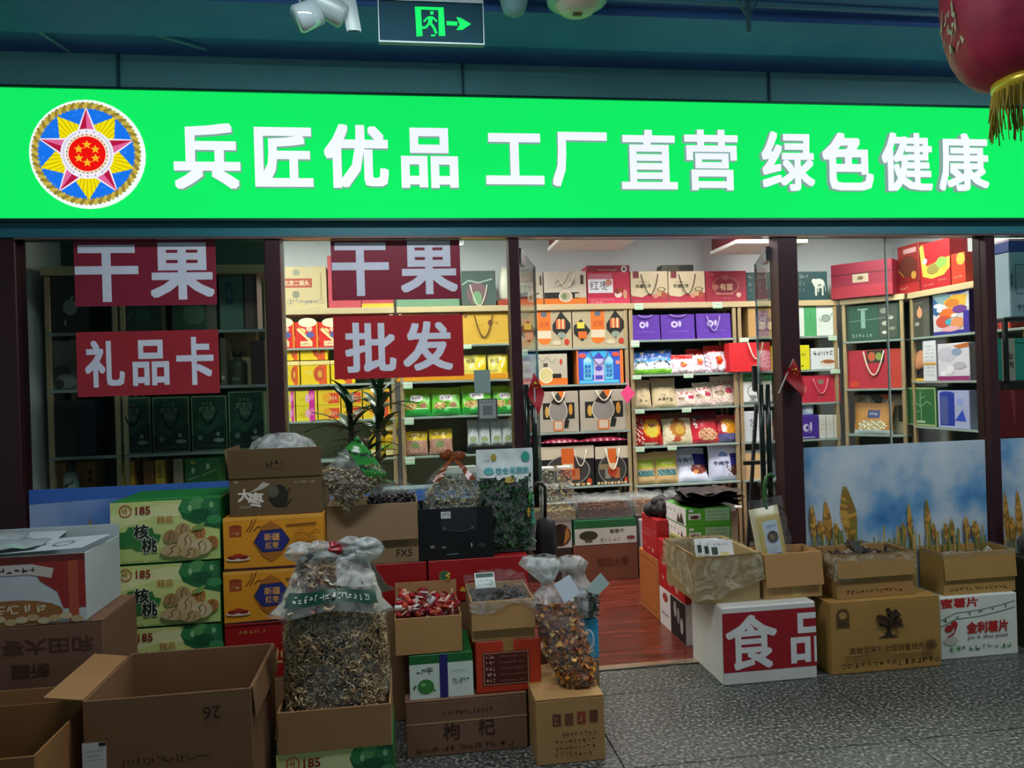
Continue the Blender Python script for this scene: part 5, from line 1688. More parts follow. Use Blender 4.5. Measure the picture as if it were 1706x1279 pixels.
gbox(m_, (372, 180, 580, 356), 'tall crimson date box with a white script label on the top shelf', '#c22746', [('r', 0, .82, 1, 1, '#7d1e30'), ('r', 0, 0, 1, .16, '#d63a5c'), ('s', .25, .86, .7, .90, 12, '#e0b8a8'), ('e', .87, .90, .065, .085, '#d8d4c8'), ('e', .87, .90, .04, .05, '#5a4a5a'), ('r', .03, .62, .58, .78, '#b86a78'), ('r', .02, .28, .60, .64, '#e8e8ee'), ('t', '红枣', .28, .47, .24, '#2a2a34', 0, -.005), ('e', .50, .55, .08, .09, '#c9857a'), ('e', .72, .24, .09, .09, '#e8d4cc'), ('e', .70, .32, .06, .07, '#8a2a24'), ('e', .78, .36, .06, .08, '#a8402c'), ('e', .88, .24, .05, .12, '#d89a7a'), ('s', .05, .08, .62, .12, 16, '#f0c8c8'), ('s', .05, .02, .35, .06, 9, '#f0c8c8')], LVC, d=.2)
BEI = [('p', [(0, 0), (1, 0), (1, .32), (.88, .24), (.6, .22), (.5, .30), (.3, .18), (.05, .22), (0, .28)], '#b02842'), ('r', .06, .78, .22, 1, '#7d2a34'), ('s', .18, .64, .5, .68, 8, '#6b5a44'), ('t', '新疆红枣', .34, .53, .12, '#3f3224', 0, .006), ('e', .66, .22, .07, .08, '#d08a7a'), ('e', .78, .30, .10, .10, '#c9a070'), ('e', .88, .24, .07, .12, '#a8503a'), ('o', .82, .42, .12, .07, .3, '#6b6a3a'), ('s', .1, .06, .3, .09, 7, '#e0a0a0')]
gbox(m_, (583, 208, 764, 350), 'beige and crimson date box, left of its twin on the top shelf', '#d9c8a4', BEI, handle=dict(x0=.28, x1=.74, top=.9, low=.26, r=.004, m=ROPED), group='beige date boxes')
gbox(m_, (766, 208, 945, 346), 'beige and crimson date box beside the 有面 box on the top shelf', '#d9c8a4', BEI, handle=dict(x0=.28, x1=.74, top=.9, low=.26, r=.004, m=ROPED), group='beige date boxes')
gbox(m_, (946, 207, 1145, 342), 'crimson gift box with gold characters 有面 on the top shelf', '#a52c42', [('e', .48, .52, .33, .28, '#8e2438'), ('o', .48, .52, .33, .28, .06, '#c98a6a'), ('e', .48, .80, .10, .09, '#b5596a'), ('t', '有面', .50, .48, .22, '#e8c8a0', 0, .02), ('e', .24, .48, .08, .09, '#c97a6a'), ('r', .24, .24, .66, .28, '#d89a80'), ('e', .80, .22, .06, .08, '#e0b8a8'), ('s', .04, .86, .24, .92, 5, '#d8a0a0'), ('s', .42, .10, .6, .14, 6, '#e0b0a8')])
gbox(m_, (730, 178, 888, 215), 'dark olive box behind the beige date boxes', '#4a4a3a', [('r', .55, 0, 1, 1, '#2a302a')], Y=2.50, d=.12, lift=0.0)
COW = [('s', .05, .78, .5, .9, 4, '#b9c8c4'), ('s', .05, .5, .35, .66, 3, '#8aa09c'), ('s', .05, .3, .35, .42, 3, '#7a928e'), ('e', .74, .58, .17, .17, '#d8dcd2'), ('e', .60, .66, .07, .09, '#d8dcd2'), ('r', .62, .16, .68, .5, '#d8dcd2'), ('r', .82, .16, .87, .5, '#d8dcd2'), ('r', .70, .28, .74, .48, '#c4c8be'), ('e', .76, .52, .06, .05, '#8a9088'), ('l', [(.9, .6), (.94, .3)], .004, '#d8dcd2')]
gbox(n_, (68, 213, 290, 338), 'dark teal gift box with a white cow, partly behind the door post', '#1f4a4e', COW, group='cow gift boxes')
gbox(n_, (296, 210, 462, 330), 'dark teal gift box with a white cow, right of the door post', '#1f4a4e', COW, group='cow gift boxes')
# corner top and right wall top
t = pbox('red_case', 'burgundy latched gift case on top of the angled corner shelf', 'gift box', (3.99, 2.16, 2.2108), .50, .20, .30, '#8e2038', [('r', 0, .66, 1, .70, '#5d1526'), ('r', .36, .42, .62, .66, '#b9a890'), ('e', .49, .54, .05, .06, '#6b5a4a'), ('r', 0, 0, 1, .34, '#a82a3c')], CRZ)


def wallspot(fr, r, levels=LVR, X=4.212, d=.16, lift=0.):
    a, b = fr(r[0], r[1]), fr(r[2], r[3])
    ym = (a[1] + b[1]) / 2
    y0, y1 = atx(a[0], ym, X).y, atx(b[0], ym, X).y
    xm = (a[0] + b[0]) / 2
    z = near(levels, atx(xm, b[1], X).z) + lift + .0008
    return (X + d / 2, (y0 + y1) / 2, z), y0 - y1, atx(xm, a[1], X).z - z


def wbox(fr, r, label, color, art=(), d=.16, X=4.212, levels=LVR, lift=0., **kw):
    loc, w, h = wallspot(fr, r, levels, X, d, lift)
    return pbox('gift_box', label, 'gift box', loc, w - .006, d, h, color, art, rz=-math.pi / 2, **kw)


wbox(n_, (800, 80, 905, 290), 'brown-red gift box with a round glossy badge on top of the right wall shelf', '#7d2420', [('r', 0, .0, 1, .2, '#a82a2a'), ('e', .5, .55, .42, .22, '#5a2a20'), ('e', .76, .36, .12, .08, '#b98a3a'), ('s', .1, .08, .5, .14, 5, '#d8b0a0'), ('r', .3, .82, .9, .92, '#b08a88'), ('l', [(.05, .5), (.2, .42), (.3, .36)], .006, '#c9a04a')])
wbox(n_, (907, 62, 1055, 268), 'red gift box with a big yellow swirl on the right wall shelf', '#a8242a', [('p', [(0, .95), (.12, .98), (.22, .5), (1, .62), (1, .4), (.8, .26), (.4, .22), (.1, .3)], '#dcc848'), ('e', .45, .42, .22, .12, '#8a7a3a'), ('e', .74, .52, .18, .12, '#7aa04a'), ('e', .18, .62, .08, .06, '#c9d0c4'), ('e', .82, .38, .10, .06, '#c9a03a'), ('s', .1, .08, .5, .12, 8, '#e0b0a0'), ('s', .6, .14, .9, .18, 5, '#e0b0a0')])
wbox(n_, (1058, 120, 1130, 262), 'orange-red gift box at the near end of the right wall shelf top', '#b83a24', [('e', .7, .8, .3, .2, '#d89a3a'), ('s', .2, .2, .8, .28, 4, '#e8c0a0')])
# ---- doorway bay rows
NUT = [('r', 0, 0, 1, 1, '#b3a685'), ('r', .34, .30, .60, 1, '#dd7420'), ('e', .47, .26, .13, .16, '#dd7420'), ('r', .34, .26, .60, .46, '#d9cdb0'), ('e', .47, .88, .06, .07, '#5a6a7a'), ('t', '坚果', .47, .62, .13, '#c4501a', 0, .01),
       ('p', [(.63, .60), (.80, .96), (.98, .64), (.98, .52), (.80, .22), (.63, .46)], '#191a18'), ('r', .70, .50, .88, .74, '#c9603a'), ('r', .74, .50, .78, .76, '#e0b070'), ('r', .82, .50, .85, .76, '#d8d0a0'), ('e', .80, .34, .08, .08, '#8a9a8a'),
       ('p', [(.02, .56), (.16, .74), (.33, .44), (.18, .16), (.02, .36)], '#191a18'), ('r', .08, .50, .22, .66, '#d8c84a'), ('r', .10, .24, .26, .42, '#d86a24'), ('e', .90, .16, .05, .08, '#b8301c'), ('e', .70, .14, .08, .06, '#cfc4a4'), ('s', .62, .88, .72, .95, 2, '#7a6a4a')]
gbox(m_, (45, 396, 298, 580), 'champagne nut gift box with diamond windows, left of two in the doorway', '#a89c7e', NUT, LVC, group='diamond-window nut boxes')
gbox(m_, (301, 390, 562, 578), 'champagne nut gift box with diamond windows, right of two by the shelf post', '#a89c7e', NUT, LVC, group='diamond-window nut boxes')
gbox(m_, (60, 610, 278, 760), 'silver gift box with an orange foot beside the blue town-print box', '#bdb6a2', [('r', 0, 0, 1, .22, '#dd7420'), ('e', .52, .32, .16, .26, '#d4c98a'), ('o', .52, .32, .16, .26, .12, '#efe8d0'), ('r', .66, .22, .86, .36, '#1d1a18'), ('l', [(.35, .9), (.45, .75), (.55, .9), (.66, .7), (.75, .85)], .005, '#8d8868'), ('e', .86, .74, .03, .10, '#c8401c'), ('r', .46, .58, .56, .70, '#4a4434')], LVC)
TOWN = [('r', 0, 0, 1, 1, '#2f5fd0'), ('r', .05, .02, .9, .1, '#4fc0e0'), ('e', .47, .62, .30, .40, '#3fb4e6'), ('r', .14, .12, .32, .62, '#6fd0ee'), ('r', .60, .12, .78, .62, '#6fd0ee'), ('p', [(.13, .62), (.33, .62), (.30, .72), (.23, .78), (.16, .72)], '#a8dcf0'), ('p', [(.59, .62), (.79, .62), (.76, .72), (.69, .78), (.62, .72)], '#a8dcf0'), ('r', .36, .06, .58, .72, '#c9c0ea'), ('p', [(.34, .72), (.60, .72), (.47, .92)], '#4a48b8'), ('r', .39, .12, .55, .24, '#4a48b8'), ('e', .47, .44, .08, .08, '#5a50c0'), ('e', .12, .82, .08, .07, '#e05a4a'), ('e', .84, .84, .08, .07, '#e05a4a'), ('e', .88, .60, .05, .06, '#e88a8a'), ('r', .93, 0, 1, 1, '#e8762a'), ('r', 0, 0, .03, 1, '#e8762a')]
for i in range(3):
    for j in range(2):
        TOWN += [('r', .17 + j * .07, .2 + i * .13, .22 + j * .07, .29 + i * .13, '#2f6fc0'), ('r', .63 + j * .07, .2 + i * .13, .68 + j * .07, .29 + i * .13, '#2f6fc0')]
gbox(m_, (322, 585, 548, 755), 'bright blue gift box printed with pale town houses and orange edges', '#e07a2a', TOWN, LVC, handle=dict(x0=.28, x1=.68, top=.95, low=.55, r=.004, m=mat('#5a4a8a')))
GRY = [('r', .10, .32, .30, .72, '#1d1b19'), ('r', .68, .32, .90, .72, '#1d1b19'), ('e', .2, .5, .05, .14, '#c9a04a'), ('e', .8, .55, .05, .14, '#c9903a'), ('e', .48, .52, .24, .30, '#8f8a84'), ('o', .48, .52, .24, .30, .08, '#d9d2c4'), ('p', [(.3, .72), (.5, 1), (.62, 1), (.66, .8), (.5, .66)], '#35312d'), ('p', [(.48, 1), (.66, 1), (.62, .80), (.56, .84)], '#dd7420'), ('r', .36, .03, .60, .28, '#d9763a'), ('r', .39, .07, .57, .26, '#cfc0a8'), ('p', [(.62, .10), (.72, .10), (.76, .28), (.66, .36)], '#1d1b19')]
gbox(m_, (138, 790, 332, 983), 'grey gift box with a round medallion, left of two in the doorway', '#b3aa9a', GRY, LVC, handle=dict(x0=.34, x1=.66, top=.98, low=.74, r=.006), group='grey medallion boxes')
gbox(m_, (338, 782, 570, 974), 'grey gift box with a round medallion, right of two under the blue town box', '#b3aa9a', GRY, LVC, handle=dict(x0=.34, x1=.66, top=.98, low=.74, r=.006), group='grey medallion boxes')
BLK = [('r', .0, .68, 1, 1, '#cfc2aa'), ('e', .5, .40, .42, .38, '#3a3632'), ('o', .5, .40, .42, .38, .05, '#9a968e'), ('r', .28, .16, .44, .44, '#8a8a7a'), ('r', .56, .16, .72, .44, '#b86a3a'), ('r', .12, .40, .42, .54, '#8a7a5a'), ('e', .5, .36, .14, .16, '#b83a1c'), ('r', .38, .4, .62, .94, '#d9641e'), ('r', .40, .44, .60, .56, '#d8c8a8'), ('e', .9, .1, .05, .09, '#c8401c')]
for i in range(9):
    BLK.append(('e', .08 + i * .1, .045, .04, .035, ('#e0d0a8', '#c89a5a')[i % 2]))
gbox(m_, (150, 1055, 408, 1246), 'black gift box with a round window behind the clear nut jars', '#1a1918', BLK, LVC, handle=dict(x0=.62, x1=.86, top=.9, low=.5), group='black round-window boxes')
gbox(m_, (412, 1055, 576, 1246), 'black gift box with a round window and white rope by the shelf post', '#1a1918', BLK, LVC, handle=dict(x0=.3, x1=.72, top=.95, low=.4, r=.006), group='black round-window boxes')
for k, r in enumerate(((150, 1022, 345, 1062), (335, 1012, 565, 1055))):
    a, b_ = m_(r[0], r[1]), m_(r[2], r[3])
    x0, x1, za, zb = frect(*a, *b_, YS + .02)
    z = frect(*m_(150, 1055), *m_(408, 1246), YS + .012)[3] + .004
    t = thing('bean_bag', ['pillow bag of red beans on the black box at the left of the doorway bay', 'pillow bag of red beans on the black box by the shelf post'][k], 'snack bag', ((x0 + x1) / 2, YS + .09, z))
    w = x1 - x0
    b = B()
    b.grid(lambda u, v: ((u - .5) * w, -.10 + .20 * v, .03 + .05 * (math.sin(math.pi * u) * math.sin(math.pi * v)) ** .6), 22, 14, mat('#7d2038', .2), pick=lambda u, v: mat('#b8808c', .15) if math.sin(47 * u) * math.sin(31 * v) > .72 else (mat('#33202c', .25) if v > .6 else None))
    b.grid(lambda u, v: ((u - .5) * w, -.10 + .20 * v, .03 - .028 * (math.sin(math.pi * u) * math.sin(math.pi * v)) ** .5), 10, 8, mat('#6d1c30', .25), True)
    b.obj('bag', t, True)
JN = [mat('#6b3a1c', .4), mat('#c9a868', .4), mat('#4a2a18', .4), mat('#a8b08a', .4), mat('#8a4a28', .4)]
for k, (px, py, lab, c) in enumerate(((912, 802, 'upper left', 2), (940, 803, 'upper right', 0), (916, 831, 'lower left', 3), (943, 832, 'lower right', 1))):
    p = at(px, py, 1.98)
    zz_ = .625 if k > 1 else .76
    t = thing('nut_jar', 'clear square jar of mixed nuts, %s of four beside the umbrella' % lab, 'jar', (p.x, 1.98, zz_), group='nut jars')
    B().box(-.056, -.05, .0, .056, .05, .118, ACRYL, .008).obj('jar_body', t)
    B().box(-.050, -.044, .118, .050, .044, .131, mat('#d8dcd8', .3), .004).obj('lid', t)
    loose(60, lambda r: (r.uniform(-.047, .047), r.choice((-.042, r.uniform(-.042, .042))), r.uniform(.008, .10)), p_bean(1, .7, .6), .0105, [JN[c], JN[(c + 1) % 5]], 'nuts', t, 100 + k)
# ---- purple bags
PUR = [('e', .40, .60, .10, .13, '#d0c8e8'), ('e', .56, .62, .05, .12, '#c0b4e0'), ('e', .40, .60, .05, .06, '#5f35a8'), ('s', .22, .30, .82, .34, 16, '#a893d8')]
for r, lab in (((584, 420, 727, 540), 'purple gift bag, left of three'), ((730, 417, 895, 536), 'purple gift bag in the middle of three'), ((902, 412, 1070, 532), 'purple gift bag with a long ribbon handle, right of three')):
    gbag(m_, r, lab, '#5a2da3', PUR, handle=(dict(x0=.3, x1=.68, top=.9, low=.3, r=.006) if r[0] > 900 else dict(x0=.25, x1=.75, top=1.0, low=.9, r=.005)), hm=mat('#a48fd6', .5), group='purple gift bags')
# ---- snack pouches of that bay
for k, (r, lab) in enumerate((((588, 598, 680, 705), 'blue snack pouch with a green foot beside the shelf post'), ((670, 590, 790, 702), 'blue snack pouch with a pale mountain print, second from the shelf post'))):
    gpouch(m_, r, lab, '#cfe2f0', [('r', 0, .62, 1, 1, '#2f62b4'), ('r', 0, .50, 1, .64, '#5aa0dc'), ('e', .5, .36, .36, .20, '#3a4a52'), ('e', .5, .30, .30, .16, '#dfe8ec'), ('n', 0, 0, 1, .5, '#eef6fa', .5, .9), ('r', 0, 0, 1, .20, '#7cc23a'), ('e', .6, .92, .12, .06, '#d8c8a0')], [('s', .2, .62, .8, .70, 5, '#eef4fa')], wr=.2)
for k, (r, lab) in enumerate((((772, 612, 888, 698), 'red and white candy bag, left of three'), ((858, 585, 962, 694), 'red and white candy bag standing in the middle of three'), ((945, 568, 1064, 690), 'red and white candy bag, right of three'))):
    gpouch(m_, r, lab, '#e4dce8', [('r', 0, .72, 1, 1, '#cf2a2a'), ('n', 0, 0, 1, .75, '#7a4a8a', .5, .62), ('n', .1, 0, .9, .7, '#d04a5a', .5, .85), ('n', .2, .1, 1, .75, '#ffffff', .5, .95), ('e', .55, .42, .16, .16, '#d8482a'), ('e', .58, .5, .06, .06, '#e8a82a')], Y=YS + .06 + .03 * (k == 1), group='red candy bags', wr=.3)
PAP = '#cdbb94'
for r, lab, tx in (((597, 735, 684, 868), 'beige paper snack pouch beside the pink charm', 2), ((686, 726, 808, 864), 'wide beige paper snack pouch with brush lettering', 4)):
    gpouch(m_, r, lab, PAP, [('r', 0, .60, 1, .63, '#b8a57a')], [('s', .2, .18, .85, .34, tx, '#4a3a2a'), ('s', .35, .38, .55, .44, 2, '#7a6a4a')], rough=.7)
for r, lab in (((800, 775, 905, 866), 'white and red printed pouch, lowest of three beside the beige paper pouches'), ((888, 748, 985, 862), 'white and red printed pouch in the middle of three'), ((978, 716, 1094, 854), 'tall white and red printed pouch, right of three by the shelf post')):
    gpouch(m_, r, lab, '#ddd0c0', [('n', .05, .55, .95, .85, '#b02a4a', .5, .55), ('e', .7, .48, .16, .10, '#b83a5a'), ('n', .0, .0, 1, .25, '#c89aa0', .5, .6), ('e', .3, .42, .2, .12, '#b09a80')], [('s', .1, .40, .5, .5, 2, '#3a2a2a'), ('s', .2, .66, .85, .8, 3, '#c0304a')], group='white and red pouches')
gpouch(m_, (600, 898, 740, 1048), 'red noodle pouch with a golden bull-head drawing', '#b3221c', [('e', .62, .52, .32, .30, '#e8a41c'), ('e', .62, .42, .20, .18, '#d8c84a'), ('e', .62, .60, .10, .06, '#7a2a14'), ('e', .52, .60, .04, .04, '#2a1a10'), ('e', .72, .60, .04, .04, '#2a1a10'), ('n', 0, .05, .3, .8, '#f0e8e0', .5, .3), ('e', .5, .05, .3, .04, '#e8c8b8'), ('r', 0, .92, 1, 1, '#6d1414')])
gpouch(m_, (738, 893, 888, 1042), 'cream pouch with a roast chicken picture', '#d8caa4', [('e', .5, .50, .26, .30, '#b87a34'), ('e', .48, .78, .08, .10, '#b03a1c'), ('e', .55, .45, .14, .16, '#d8b04a'), ('e', .42, .14, .16, .08, '#b8503a'), ('n', 0, .0, .3, .5, '#f0e8d8', .5, .4), ('r', 0, .8, 1, 1, '#5a4434')])
gpouch(m_, (868, 888, 1012, 1040), 'glossy pink-red snack pouch', '#c82a3c', [('r', 0, .72, 1, 1, '#6d1220'), ('e', .6, .26, .34, .20, '#d8b08a'), ('n', .3, .05, .95, .45, '#a8482a', .5, .5), ('e', .35, .84, .2, .08, '#4a2a34')], [('s', .12, .35, .3, .8, 1, '#f0d8d8')])
gpouch(m_, (1004, 905, 1104, 1036), 'red pouch with a golden flame print by the shelf post', '#b3243a', [('e', .55, .58, .36, .28, '#e0901c'), ('n', .2, .3, .95, .85, '#f0d04a', .5, .5), ('e', .3, .5, .14, .16, '#efe0d8'), ('r', 0, 0, 1, .3, '#5a5a8a')])
for r, lab in (((607, 1092, 706, 1246), 'kraft pouch with a lime label and window, left of two'), ((702, 1082, 816, 1242), 'kraft pouch with a lime label and window, right of two')):
    gpouch(m_, r, lab, '#c9a873', [('r', .06, .50, .92, .76, '#b8c832'), ('r', .06, .68, .92, .76, '#a3b428'), ('r', .08, .24, .9, .44, '#3f6a6a'), ('n', .08, .24, .9, .44, '#7ab0b0', .5, .5)], [('s', .3, .58, .8, .66, 5, '#e8ecc0')], rough=.65, group='kraft lime pouches')
BEEF = [('r', .60, .38, 1, .80, '#2a2a7a'), ('e', .72, .34, .26, .14, '#8a3a34'), ('n', .45, .2, 1, .48, '#5a2a1c', .5, .5), ('e', .6, .26, .08, .06, '#d8904a')]
gpouch(m_, (806, 1072, 964, 1236), 'white and navy beef jerky pouch lying against the shelf back', '#d3d8ec', BEEF, [('t', '牛肉干', .34, .62, .15, '#23306a', .5, .02), ('s', .15, .3, .4, .34, 6, '#9aa0b8')], rx=-.45)
gpouch(m_, (958, 1022, 1112, 1228), 'tall white and navy beef jerky pouch reading 牛肉干', '#ccd2ea', [('r', .66, .30, 1, .64, '#241f6e'), ('e', .86, .24, .2, .14, '#4a2a20'), ('n', .55, .12, 1, .36, '#8a5a3a', .5, .6), ('e', .44, .62, .14, .06, '#6a78c0')], [('t', '牛肉干', .38, .42, .10, '#1d2a5a', .5, .02), ('t', '牛', .5, .62, .08, '#3a4aa0', 0, 0), ('s', .3, .86, .5, .9, 3, '#7a80a0')], rx=-.08)
# ---- bay with the red carrier bag
gbox(m_, (1152, 382, 1290, 524), 'kraft gift box with window and rope at the door edge', '#b8945c', [('r', .3, .20, .98, .58, '#8a6a3a'), ('e', .48, .38, .14, .14, '#d8c48a'), ('e', .80, .38, .14, .14, '#d8c48a'), ('t', '土', .55, .82, .22, '#4a3820', 0, 0), ('l', [(.25, .6), (.98, .62)], .008, '#5a4628')], d=.22)
gbox(n_, (306, 368, 490, 515), 'white and green gift box beside the angled corner shelf', '#e0e6e2', [('r', .22, .0, .55, 1, '#4fa86a'), ('e', .80, .55, .12, .12, '#a8b0ac'), ('o', .80, .55, .12, .12, .2, '#6a8a7a'), ('l', [(.62, .55), (.68, .42)], .006, '#3f7a5a'), ('l', [(.92, .6), (.98, .72)], .006, '#3f7a5a'), ('s', .36, .4, .40, .75, 1, '#2f7a4a')])
gbag(m_, (1062, 553, 1262, 688), 'plain red carrier bag with a white ribbon handle', '#cf1f28', (), handle=dict(x0=.46, x1=.82, top=1.0, low=.42, r=.006), Y=YS - .06)
gbox(n_, (190, 568, 376, 680), 'bright yellow box behind the door post', '#e8dc1e', [('t', '黄金', .84, .62, .10, '#5a5a1a', 0, -.005), ('e', .80, .16, .03, .04, '#6a6a1a')])
gbox(n_, (380, 580, 520, 678), 'white box with a bowl of food picture next to the yellow box', '#e4e8ec', [('e', .6, .30, .28, .16, '#b8845a'), ('e', .6, .24, .30, .12, '#e8e0d4'), ('e', .62, .34, .2, .08, '#a8603a'), ('s', .08, .62, .95, .86, 6, '#4a4a4a')])
gbox(m_, (1114, 706, 1268, 846), 'white box with a green top band beside the easel', '#e2e8e6', [('r', 0, .76, 1, 1, '#2a8a4a'), ('s', .2, .82, .9, .90, 8, '#d8ecdc'), ('o', .42, .44, .2, .22, .12, '#6a6a6a'), ('e', .5, .48, .12, .07, '#2a2a2c'), ('t', '坚果', .52, .22, .20, '#1d1d20', .5, -.005), ('r', 0, 0, 1, .1, '#5a6a62')])
gbag(n_, (330, 712, 525, 835), 'rose-red gift bag with gold print beside the corner shelf', '#c42a44', [('e', .52, .76, .08, .10, '#8a7a6a'), ('e', .08, .5, .07, .14, '#c86a6a'), ('e', .92, .55, .08, .14, '#c86a5a'), ('s', .42, .1, .72, .24, 3, '#c88a3a')], handle=dict(x0=.32, x1=.7, top=.88, low=.32, r=.005), hm=mat('#e88a98', .5))
gbox(m_, (1118, 885, 1272, 1032), 'pale grey cloth-like box with brush lettering beside the easel', '#ccd4da', [('t', '艺', .36, .62, .24, '#3a3f44', 0, -.01), ('t', '文', .40, .30, .20, '#3a3f44', 0, -.01), ('s', .3, .9, .6, .95, 4, '#8a9298')])
gbox(n_, (322, 905, 420, 1006), 'small purple box with a white swirl logo', '#4d2f9c', [('e', .36, .48, .16, .16, '#d8d0f0'), ('e', .42, .48, .08, .08, '#4d2f9c'), ('e', .6, .52, .06, .2, '#d8d0f0'), ('s', .3, .26, .62, .34, 3, '#b8a8e0'), ('r', .0, .06, .8, .09, '#d8d0f0')])
for k, r in enumerate(((421, 905, 455, 1005), (456, 905, 492, 1004), (493, 904, 527, 1004))):
    gbox(n_, r, 'slim white carton, %s of three beside the small purple box' % ('left', 'middle', 'right')[k], '#dcdad4', [('s', .2, .5, .8, .62, 2, '#8a8a86'), ('l', [(.1, .4), (.9, .4)], .003, '#a8a6a0')], group='slim white cartons')
loc, w, h = spot(n_, (335, 860, 385, 905), LV, YS + .05, .1)
pbox('small_box', 'little blue-white box on top of the small purple box', 'gift box', (loc[0], YS + .07, frect(*n_(322, 905), *n_(420, 1006), YS + .012)[3] + .003), w, .1, .10, '#a8b8d8', [('e', .55, .5, .3, .35, '#d8e2f0')])
op = spot(m_, (1122, 1090, 1270, 1196), LV, YS + .012, .2)
oc2 = open_carton('kraft_tray', 'small open kraft carton on the bottom shelf beside the easel', op[0], op[1], .20, op[2], KRAFT, flaps='', th=.005)
B().box(-.10, -.06, .06, .08, .06, op[2] + .02, WHITE, .01).obj('paper_packs', oc2)
# ---- corner shelf
def corner(label, w, h, d, z, color, art=(), ox=0., oy=.02, handle=None, bag=False):
    c = Vector((4.0, 2.09))
    dx, dy = math.cos(CRZ), math.sin(CRZ)
    yy = oy + d / 2
    loc = (c.x + dx * ox - dy * yy, c.y + dy * ox + dx * yy, z + .0008)
    if bag:
        return gift_bag('gift_bag', label, 'gift bag', loc, w, d, h, color, art, handle=handle, rz=CRZ)
    return pbox('gift_box', label, 'gift box', loc, w, d, h, color, art, CRZ, handle=handle)


zt = at(1450, 507, 2.1).z
corner('glossy dark green display box with a glass front on the corner shelf', .43, min(.315, zt - 1.835), .14, 1.835, '#2c4a3e', [('r', .06, .04, .60, .96, '#2f5a48'), ('r', .28, .35, .36, .85, '#8ab0a0'), ('r', .22, .86, .42, .90, '#9ac0b0'), ('n' and 'r', .62, .05, .95, .95, '#4a5248'), ('e', .72, .8, .08, .08, '#8a9488'), ('e', .84, .6, .05, .05, '#c9d0c4'), ('e', .74, .45, .07, .06, '#b0b8aa'), ('e', .86, .3, .06, .05, '#8a8a78'), ('e', .72, .2, .05, .04, '#d8dcd0'), ('s', .1, .1, .5, .2, 6, '#9ab4a4'), ('l', [(.05, .55), (.9, .62)], .006, '#7a948a')])
corner('large red bag with a pink rope handle and food photo on the corner shelf', .44, .335, .13, 1.42, '#b8283a', [('r', .36, .66, .68, .98, '#2f3326'), ('e', .45, .82, .07, .12, '#c8603a'), ('e', .58, .82, .06, .10, '#8aa04a'), ('r', .80, 0, 1, 1, '#c03a2c'), ('e', .12, .12, .1, .08, '#d8402c')], handle=dict(x0=.30, x1=.68, top=.96, low=.34, r=.006), bag=True, oy=.03).children
corner('grey gift box with dark windows behind the kraft pouch on the corner shelf', .44, .34, .14, 1.025, '#a89c88', [('r', .08, .3, .3, .7, '#c8763a'), ('r', .1, .34, .28, .60, '#7a2a1c'), ('r', .84, .3, .94, .72, '#2a2420'), ('p', [(.3, 1), (.5, .62), (.6, 1)], '#4a4a42'), ('p', [(.5, 1), (.72, 1), (.64, .82)], '#d9641e')], handle=dict(x0=.26, x1=.70, top=.95, low=.62, r=.006), oy=.15)
c = Vector((4.0, 2.09))
pouch('kraft_pouch', 'tan kraft pouch with a blue label before the grey corner box', 'snack bag', (c.x + math.cos(CRZ) * -.03 - math.sin(CRZ) * .05, c.y + math.sin(CRZ) * -.03 + math.cos(CRZ) * .05, 1.026), .32, .27, .07, '#b9823e', [('r', 0, .86, 1, 1, '#a8743a'), ('r', .36, .50, .68, .78, '#3a4478'), ('e', .48, .26, .34, .18, '#b0a070'), ('n', .15, .1, .85, .42, '#f0ecd8', .5, .45), ('r', 0, 0, 1, .1, '#c8d4da')], [('s', .42, .6, .62, .7, 4, '#c8d0e8')], rx=-.18, rz=CRZ, rough=.6)
# ---- right wall shelf
wbox(n_, (862, 338, 956, 530), 'tall dark grey box with a peach drop emblem on the right wall shelf', '#4a4a44', [('e', .5, .62, .14, .13, '#d89a72'), ('p', [(.42, .68), (.58, .68), (.5, .82)], '#d89a72'), ('e', .36, .34, .12, .05, '#a8a496'), ('r', .7, .0, 1, .7, '#5a5a50'), ('l', [(.25, .86), (.7, .88)], .006, '#8a8a80')])
BOOK = [('r', 0, 0, 1, 1, '#c9c4c8'), ('r', 0, .7, .5, 1, '#7fa0a8'), ('p', [(0, .9), (.2, .7), (.3, .55), (.1, .45), (0, .5)], '#2f5a8a'), ('e', .7, .95, .3, .06, '#2a4aa8'), ('p', [(.3, .75), (.6, .9), (.95, .85), (.9, .6), (.5, .55)], '#d8a83a'), ('e', .55, .7, .2, .1, '#c8762a'), ('e', .4, .48, .22, .12, '#d86a2a'), ('e', .75, .55, .2, .09, '#6a3a8a'), ('e', .3, .3, .22, .14, '#c04a3a'), ('e', .45, .28, .1, .07, '#3aa0b8'), ('e', .7, .25, .2, .12, '#d88a5a'), ('r', .0, .0, 1, .08, '#2f2a8a'), ('r', .85, .05, 1, .5, '#3a2a90'), ('e', .15, .68, .12, .05, '#e8ecec'), ('e', .2, .58, .08, .06, '#d0dce0'), ('e', .5, .12, .25, .06, '#d8a0a8'), ('e', .6, .42, .08, .04, '#e8e0d8')]
wbox(n_, (972, 300, 1150, 520), 'colourful orange, blue and violet illustrated box on the right wall shelf', '#2f2f7a', BOOK)
wbox(n_, (994, 556, 1150, 738), 'pale lavender photo box with a magenta foot on the right wall shelf', '#d4d0dc', [('r', 0, 0, 1, .12, '#8e2a6a'), ('e', .3, .7, .3, .2, '#c0bccb'), ('p', [(.5, .92), (1, 1), (1, .88), (.7, .84)], '#b8682a'), ('e', .62, .76, .16, .10, '#8a98b8'), ('e', .4, .3, .12, .12, '#e6e6ee'), ('e', .7, .4, .2, .1, '#b4b0c0'), ('e', .2, .2, .1, .08, '#eaeaf0')])
loc, w, h = wallspot(n_, (928, 545, 990, 740))
t = thing('leaflet_stand', 'upright white leaflet strip with ruled text beside the lavender photo box', 'leaflet', (4.205, loc[1], loc[2]), -math.pi / 2)
